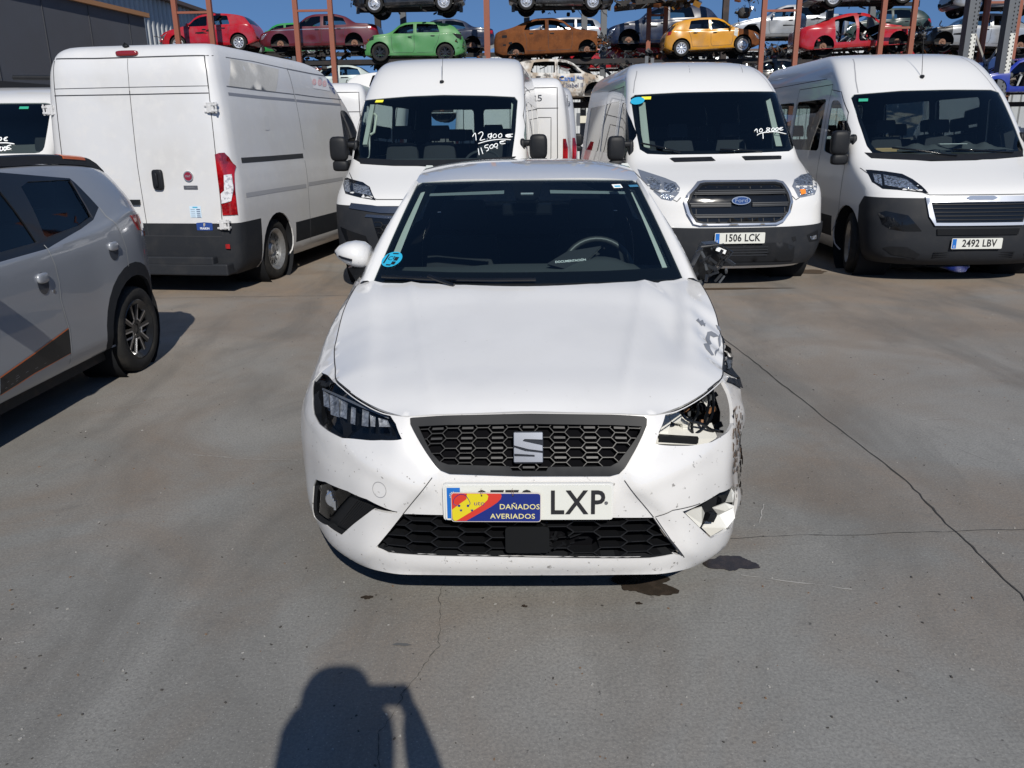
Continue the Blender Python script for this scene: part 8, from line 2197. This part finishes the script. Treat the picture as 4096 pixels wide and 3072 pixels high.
for i, (p0, p1, py, lb) in enumerate(((560, 770, 122, 'axles and exhaust parts on the beams under the burgundy saloon'), (800, 1060, 134, 'dark parts on the beams under the green crossover'), (1080, 1310, 128, 'charred parts on the beams under the brown coupe'), (1320, 1430, 122, 'dark parts on the beams beside the orange-yellow hatchback'), (1450, 1640, 122, 'dark parts on the beams under the orange-yellow hatchback'), (1655, 1740, 108, 'torn black bumpers on the beams under the silver grey saloon'), (1745, 1980, 116, 'bent dark parts on the beams under the red shell'), (1990, 2140, 116, 'tangled dark parts on the beams under the silver saloon'), (640, 735, 172, 'dark parts heaped beside the pale silver green saloon'), (1330, 1440, 158, 'bent dark parts over the red hatchback in the lower far row'), (1580, 1755, 142, 'heap of dark panels on the black car under the silver grey saloon'), (1885, 2010, 120, 'loose panels heaped between the red shell and the dark mossy wreck'), (2115, 2230, 128, 'dark parts between the grey perforated posts'))):
    a, c = atY(p0, py, 32), atY(p1, py, 32); hw = (c[0]-a[0])/2
    sp_ = thing('scrap_pile', lb, 'scrap pile', ((a[0]+c[0])/2, 32, (a[2]+c[2])/2), 0, 'scrap parts lying on the rack beams'); clutter(sp_, 'scrap_parts', int(45*hw)+14, (-hw, hw, -1.3 if i > 7 else -.7, .7, -.26, .16 if i < 8 else .35), 70+i, [mat('junk_dark'), black_plastic, mat('junk_dark'), rust, mat('torn_grey'), black_plastic], .06, .35)
# ground level behind the row: parts and boxes glimpsed between vans
gp = thing('scrap_heap', 'heap of dark car parts and a blue box on the ground between vans', 'scrap', (2.1, 26.5, 0))
clutter(gp, 'scrap_parts', 90, (-2.5, 6, -.6, 1.2, 0, 1.9), 61, junk+[white_clean], .1, .7); mb = MB(); mb.box((-.75, -.7, .35), (.6, .5, .7)); mb.build('blue_box', mat('box_blue', (.01, .13, .45), .5), gp, bevel=.02)

# ================================================================ the photographer, behind the camera
pz = thing('person', 'photographer in dark clothes holding up a phone, casting the shadow in the foreground', 'person', (0, 0, 0))
def skin_body(name, nodes, edges, m, parent, levels=1):
    me = bpy.data.meshes.new(name); me.from_pydata([n[0] for n in nodes], edges, []); me.materials.append(m)
    o = bpy.data.objects.new(name, me); col.objects.link(o); o.parent = parent
    sm = o.modifiers.new('skin', 'SKIN'); sm.use_smooth_shade = True
    if not me.skin_vertices: bpy.context.view_layer.update()
    for i, n in enumerate(nodes):
        r_ = n[1] if isinstance(n[1], tuple) else (n[1], n[1]); me.skin_vertices[0].data[i].radius = r_
        me.skin_vertices[0].data[i].use_root = (i == 0)
    sb_ = o.modifiers.new('sub', 'SUBSURF'); sb_.levels = levels; sb_.render_levels = levels
    return o
cx = -.15
N = [((cx, -.50, 1.02), (.15, .11)), ((cx, -.49, 1.24), (.135, .10)), ((cx, -.47, 1.44), (.155, .11)), ((cx+.02, -.42, 1.57), (.075, .07)), ((cx+.04, -.38, 1.66), (.060, .060)), ((cx+.05, -.36, 1.75), (.082, .096)), ((cx+.05, -.35, 1.85), (.074, .088)),
 ((cx-.19, -.44, 1.49), .06), ((-.26, -.24, 1.33), .050), ((-.150, -.10, 1.48), .042), ((-.115, -.07, 1.545), (.022, .034)),
 ((cx+.20, -.44, 1.49), .06), ((.17, -.29, 1.27), .052), ((.085, -.11, 1.47), .050), ((.055, -.065, 1.55), (.022, .034)),
 ((cx-.10, -.50, .94), .105), ((cx-.12, -.48, .52), .068), ((cx-.13, -.51, .10), .048), ((cx-.14, -.40, .04), (.045, .035)),
 ((cx+.10, -.50, .94), .105), ((cx+.12, -.48, .52), .068), ((cx+.13, -.51, .10), .048), ((cx+.14, -.40, .04), (.045, .035))]
E_ = [(0, 1), (1, 2), (2, 3), (3, 4), (4, 5), (5, 6), (2, 7), (7, 8), (8, 9), (9, 10), (2, 11), (11, 12), (12, 13), (13, 14), (0, 15), (15, 16), (16, 17), (17, 18), (0, 19), (19, 20), (20, 21), (21, 22)]
for base_i, px_, sg in ((10, -.085, 1), (14, .03, -1)):        # fingers close round the ends of the phone
    b0 = Vector(N[base_i][0])
    for k in range(4):
        i0 = len(N); L = (.030, .034, .032, .026)[k]; zf = 1.612-.022*k
        N += [((px_-.012*sg-.014*sg, -.045, zf-.01), .0095), ((px_-.012*sg, -.020, zf), .0085), ((px_+.004*sg+L*.3*sg, -.018, zf+.002), .0075)]
        E_ += [(base_i, i0), (i0, i0+1), (i0+1, i0+2)]
    i0 = len(N); N += [((px_-.02*sg, -.05, 1.535), .011), ((px_+.004*sg, -.032, 1.555), .009)]; E_ += [(base_i, i0), (i0, i0+1)]
skinm = mat('skin', (.42, .25, .18), .5)
skin_body('body', N, E_, skinm, pz)
NC = [((cx, -.50, .99), (.165, .125)), ((cx, -.49, 1.24), (.15, .115)), ((cx, -.47, 1.44), (.17, .125)), ((cx+.02, -.42, 1.56), (.088, .085)), ((cx-.19, -.44, 1.49), .072), ((-.26, -.24, 1.33), .062), ((-.16, -.11, 1.46), .054), ((cx+.20, -.44, 1.49), .072), ((.17, -.29, 1.27), .064), ((.095, -.125, 1.45), .055)]
skin_body('jacket', NC, [(0, 1), (1, 2), (2, 3), (2, 4), (4, 5), (5, 6), (2, 7), (7, 8), (8, 9)], mat('jacket_dark', (.02, .022, .03), .85), pz)
NL = [((cx, -.50, 1.01), (.165, .125)), ((cx-.10, -.50, .90), .115), ((cx-.12, -.48, .52), .08), ((cx-.13, -.51, .12), .062), ((cx+.10, -.50, .90), .115), ((cx+.12, -.48, .52), .08), ((cx+.13, -.51, .12), .062)]
skin_body('trousers', NL, [(0, 1), (1, 2), (2, 3), (0, 4), (4, 5), (5, 6)], mat('trousers_dark', (.018, .02, .028), .9), pz)
hr = MB(); hr.add(*superbox((cx+.05, -.375, 1.84), (.205, .22, .17), 2.5)); hr.build('hair', mat('hair_dark', (.015, .011, .008), .7), pz, smooth=True)
for s_ in (-1, 1):
    mb = MB(); mb.add(*superbox((cx+.14*s_, -.44, .04), (.10, .29, .09), 2.6)); mb.build('shoe', gloss_black, pz, smooth=True)
shadow_hood = MB(); shadow_hood.add(*superbox((-.09, -.385, 1.685), (.32, .20, .26), 3.2)); shadow_hood.build('hood', mat('jacket_dark'), pz, smooth=True)  # block added to broaden the cast shadow of the head, shaped as a hood
fm = MB(); hc = Vector((cx+.05, -.355, 1.775))
for s_ in (-1, 1): fm.add(*superbox(hc+Vector((s_*.078, -.01, .0)), (.02, .035, .06), 2)); fm.add(*superbox(hc+Vector((s_*.030, .088, .012)), (.026, .012, .014), 2), 1)
fm.add(*superbox(hc+Vector((0, .105, -.014)), (.026, .03, .045), 2)); fm.add(*superbox(hc+Vector((0, .090, -.052)), (.048, .012, .014), 2), 2)
fm.build('face', [skinm, mat('eye_white', (.6, .58, .55), .3), mat('lips', (.32, .12, .10), .5)], pz, smooth=True)
ph = thing('phone', 'black phone held level in both hands', 'phone', (-.028, -.020, 1.583)); ph.rotation_euler = (0, R(.7), 0)
mb = MB(); mb.box((0, -.002, 0), (.155, .008, .074)); mb.build('phone_body', gloss_black, ph, bevel=.003)

# ================================================================ pieces that lie apart become parts of their own
def split_loose(o, lim=8):
    me = o.data; n_ = len(me.vertices); par = list(range(n_))
    def find(a):
        while par[a] != a: par[a] = par[par[a]]; a = par[a]
        return a
    for e in me.edges:
        a, b = find(e.vertices[0]), find(e.vertices[1])
        if a != b: par[a] = b
    comp = {}
    for p in me.polygons: comp.setdefault(find(p.vertices[0]), []).append(p)
    if not 2 <= len(comp) <= lim: return
    nm = o.name.split('.')[0]; sm_ = me.polygons[0].use_smooth
    for k, ps in enumerate(list(comp.values())):
        ids = {}; V = []; F = []; M = []
        for p in ps:
            q = []
            for i in p.vertices:
                if i not in ids: ids[i] = len(V); V.append(tuple(me.vertices[i].co))
                q.append(ids[i])
            F.append(tuple(q)); M.append(p.material_index)
        c = mk(nm, V, F, list(me.materials), o.parent, sm_, M)
        c.location, c.rotation_euler = o.location, o.rotation_euler
    bpy.data.objects.remove(o)
for o in [o for o in col.objects if o.type == 'MESH' and o.parent and not o.children and not o.modifiers and o.name.split('.')[0] in ('panel_seam', 'roof_seam', 'bonnet_seam', 'pillar_trim', 'centre_pillar', 'sun_visor', 'door_seam', 'body_groove', 'crease_shade_strip', 'wire', 'trim_strip', 'lower_trim', 'sticker_edge', 'sticker_stripe', 'bumper_slats')]:
    split_loose(o)
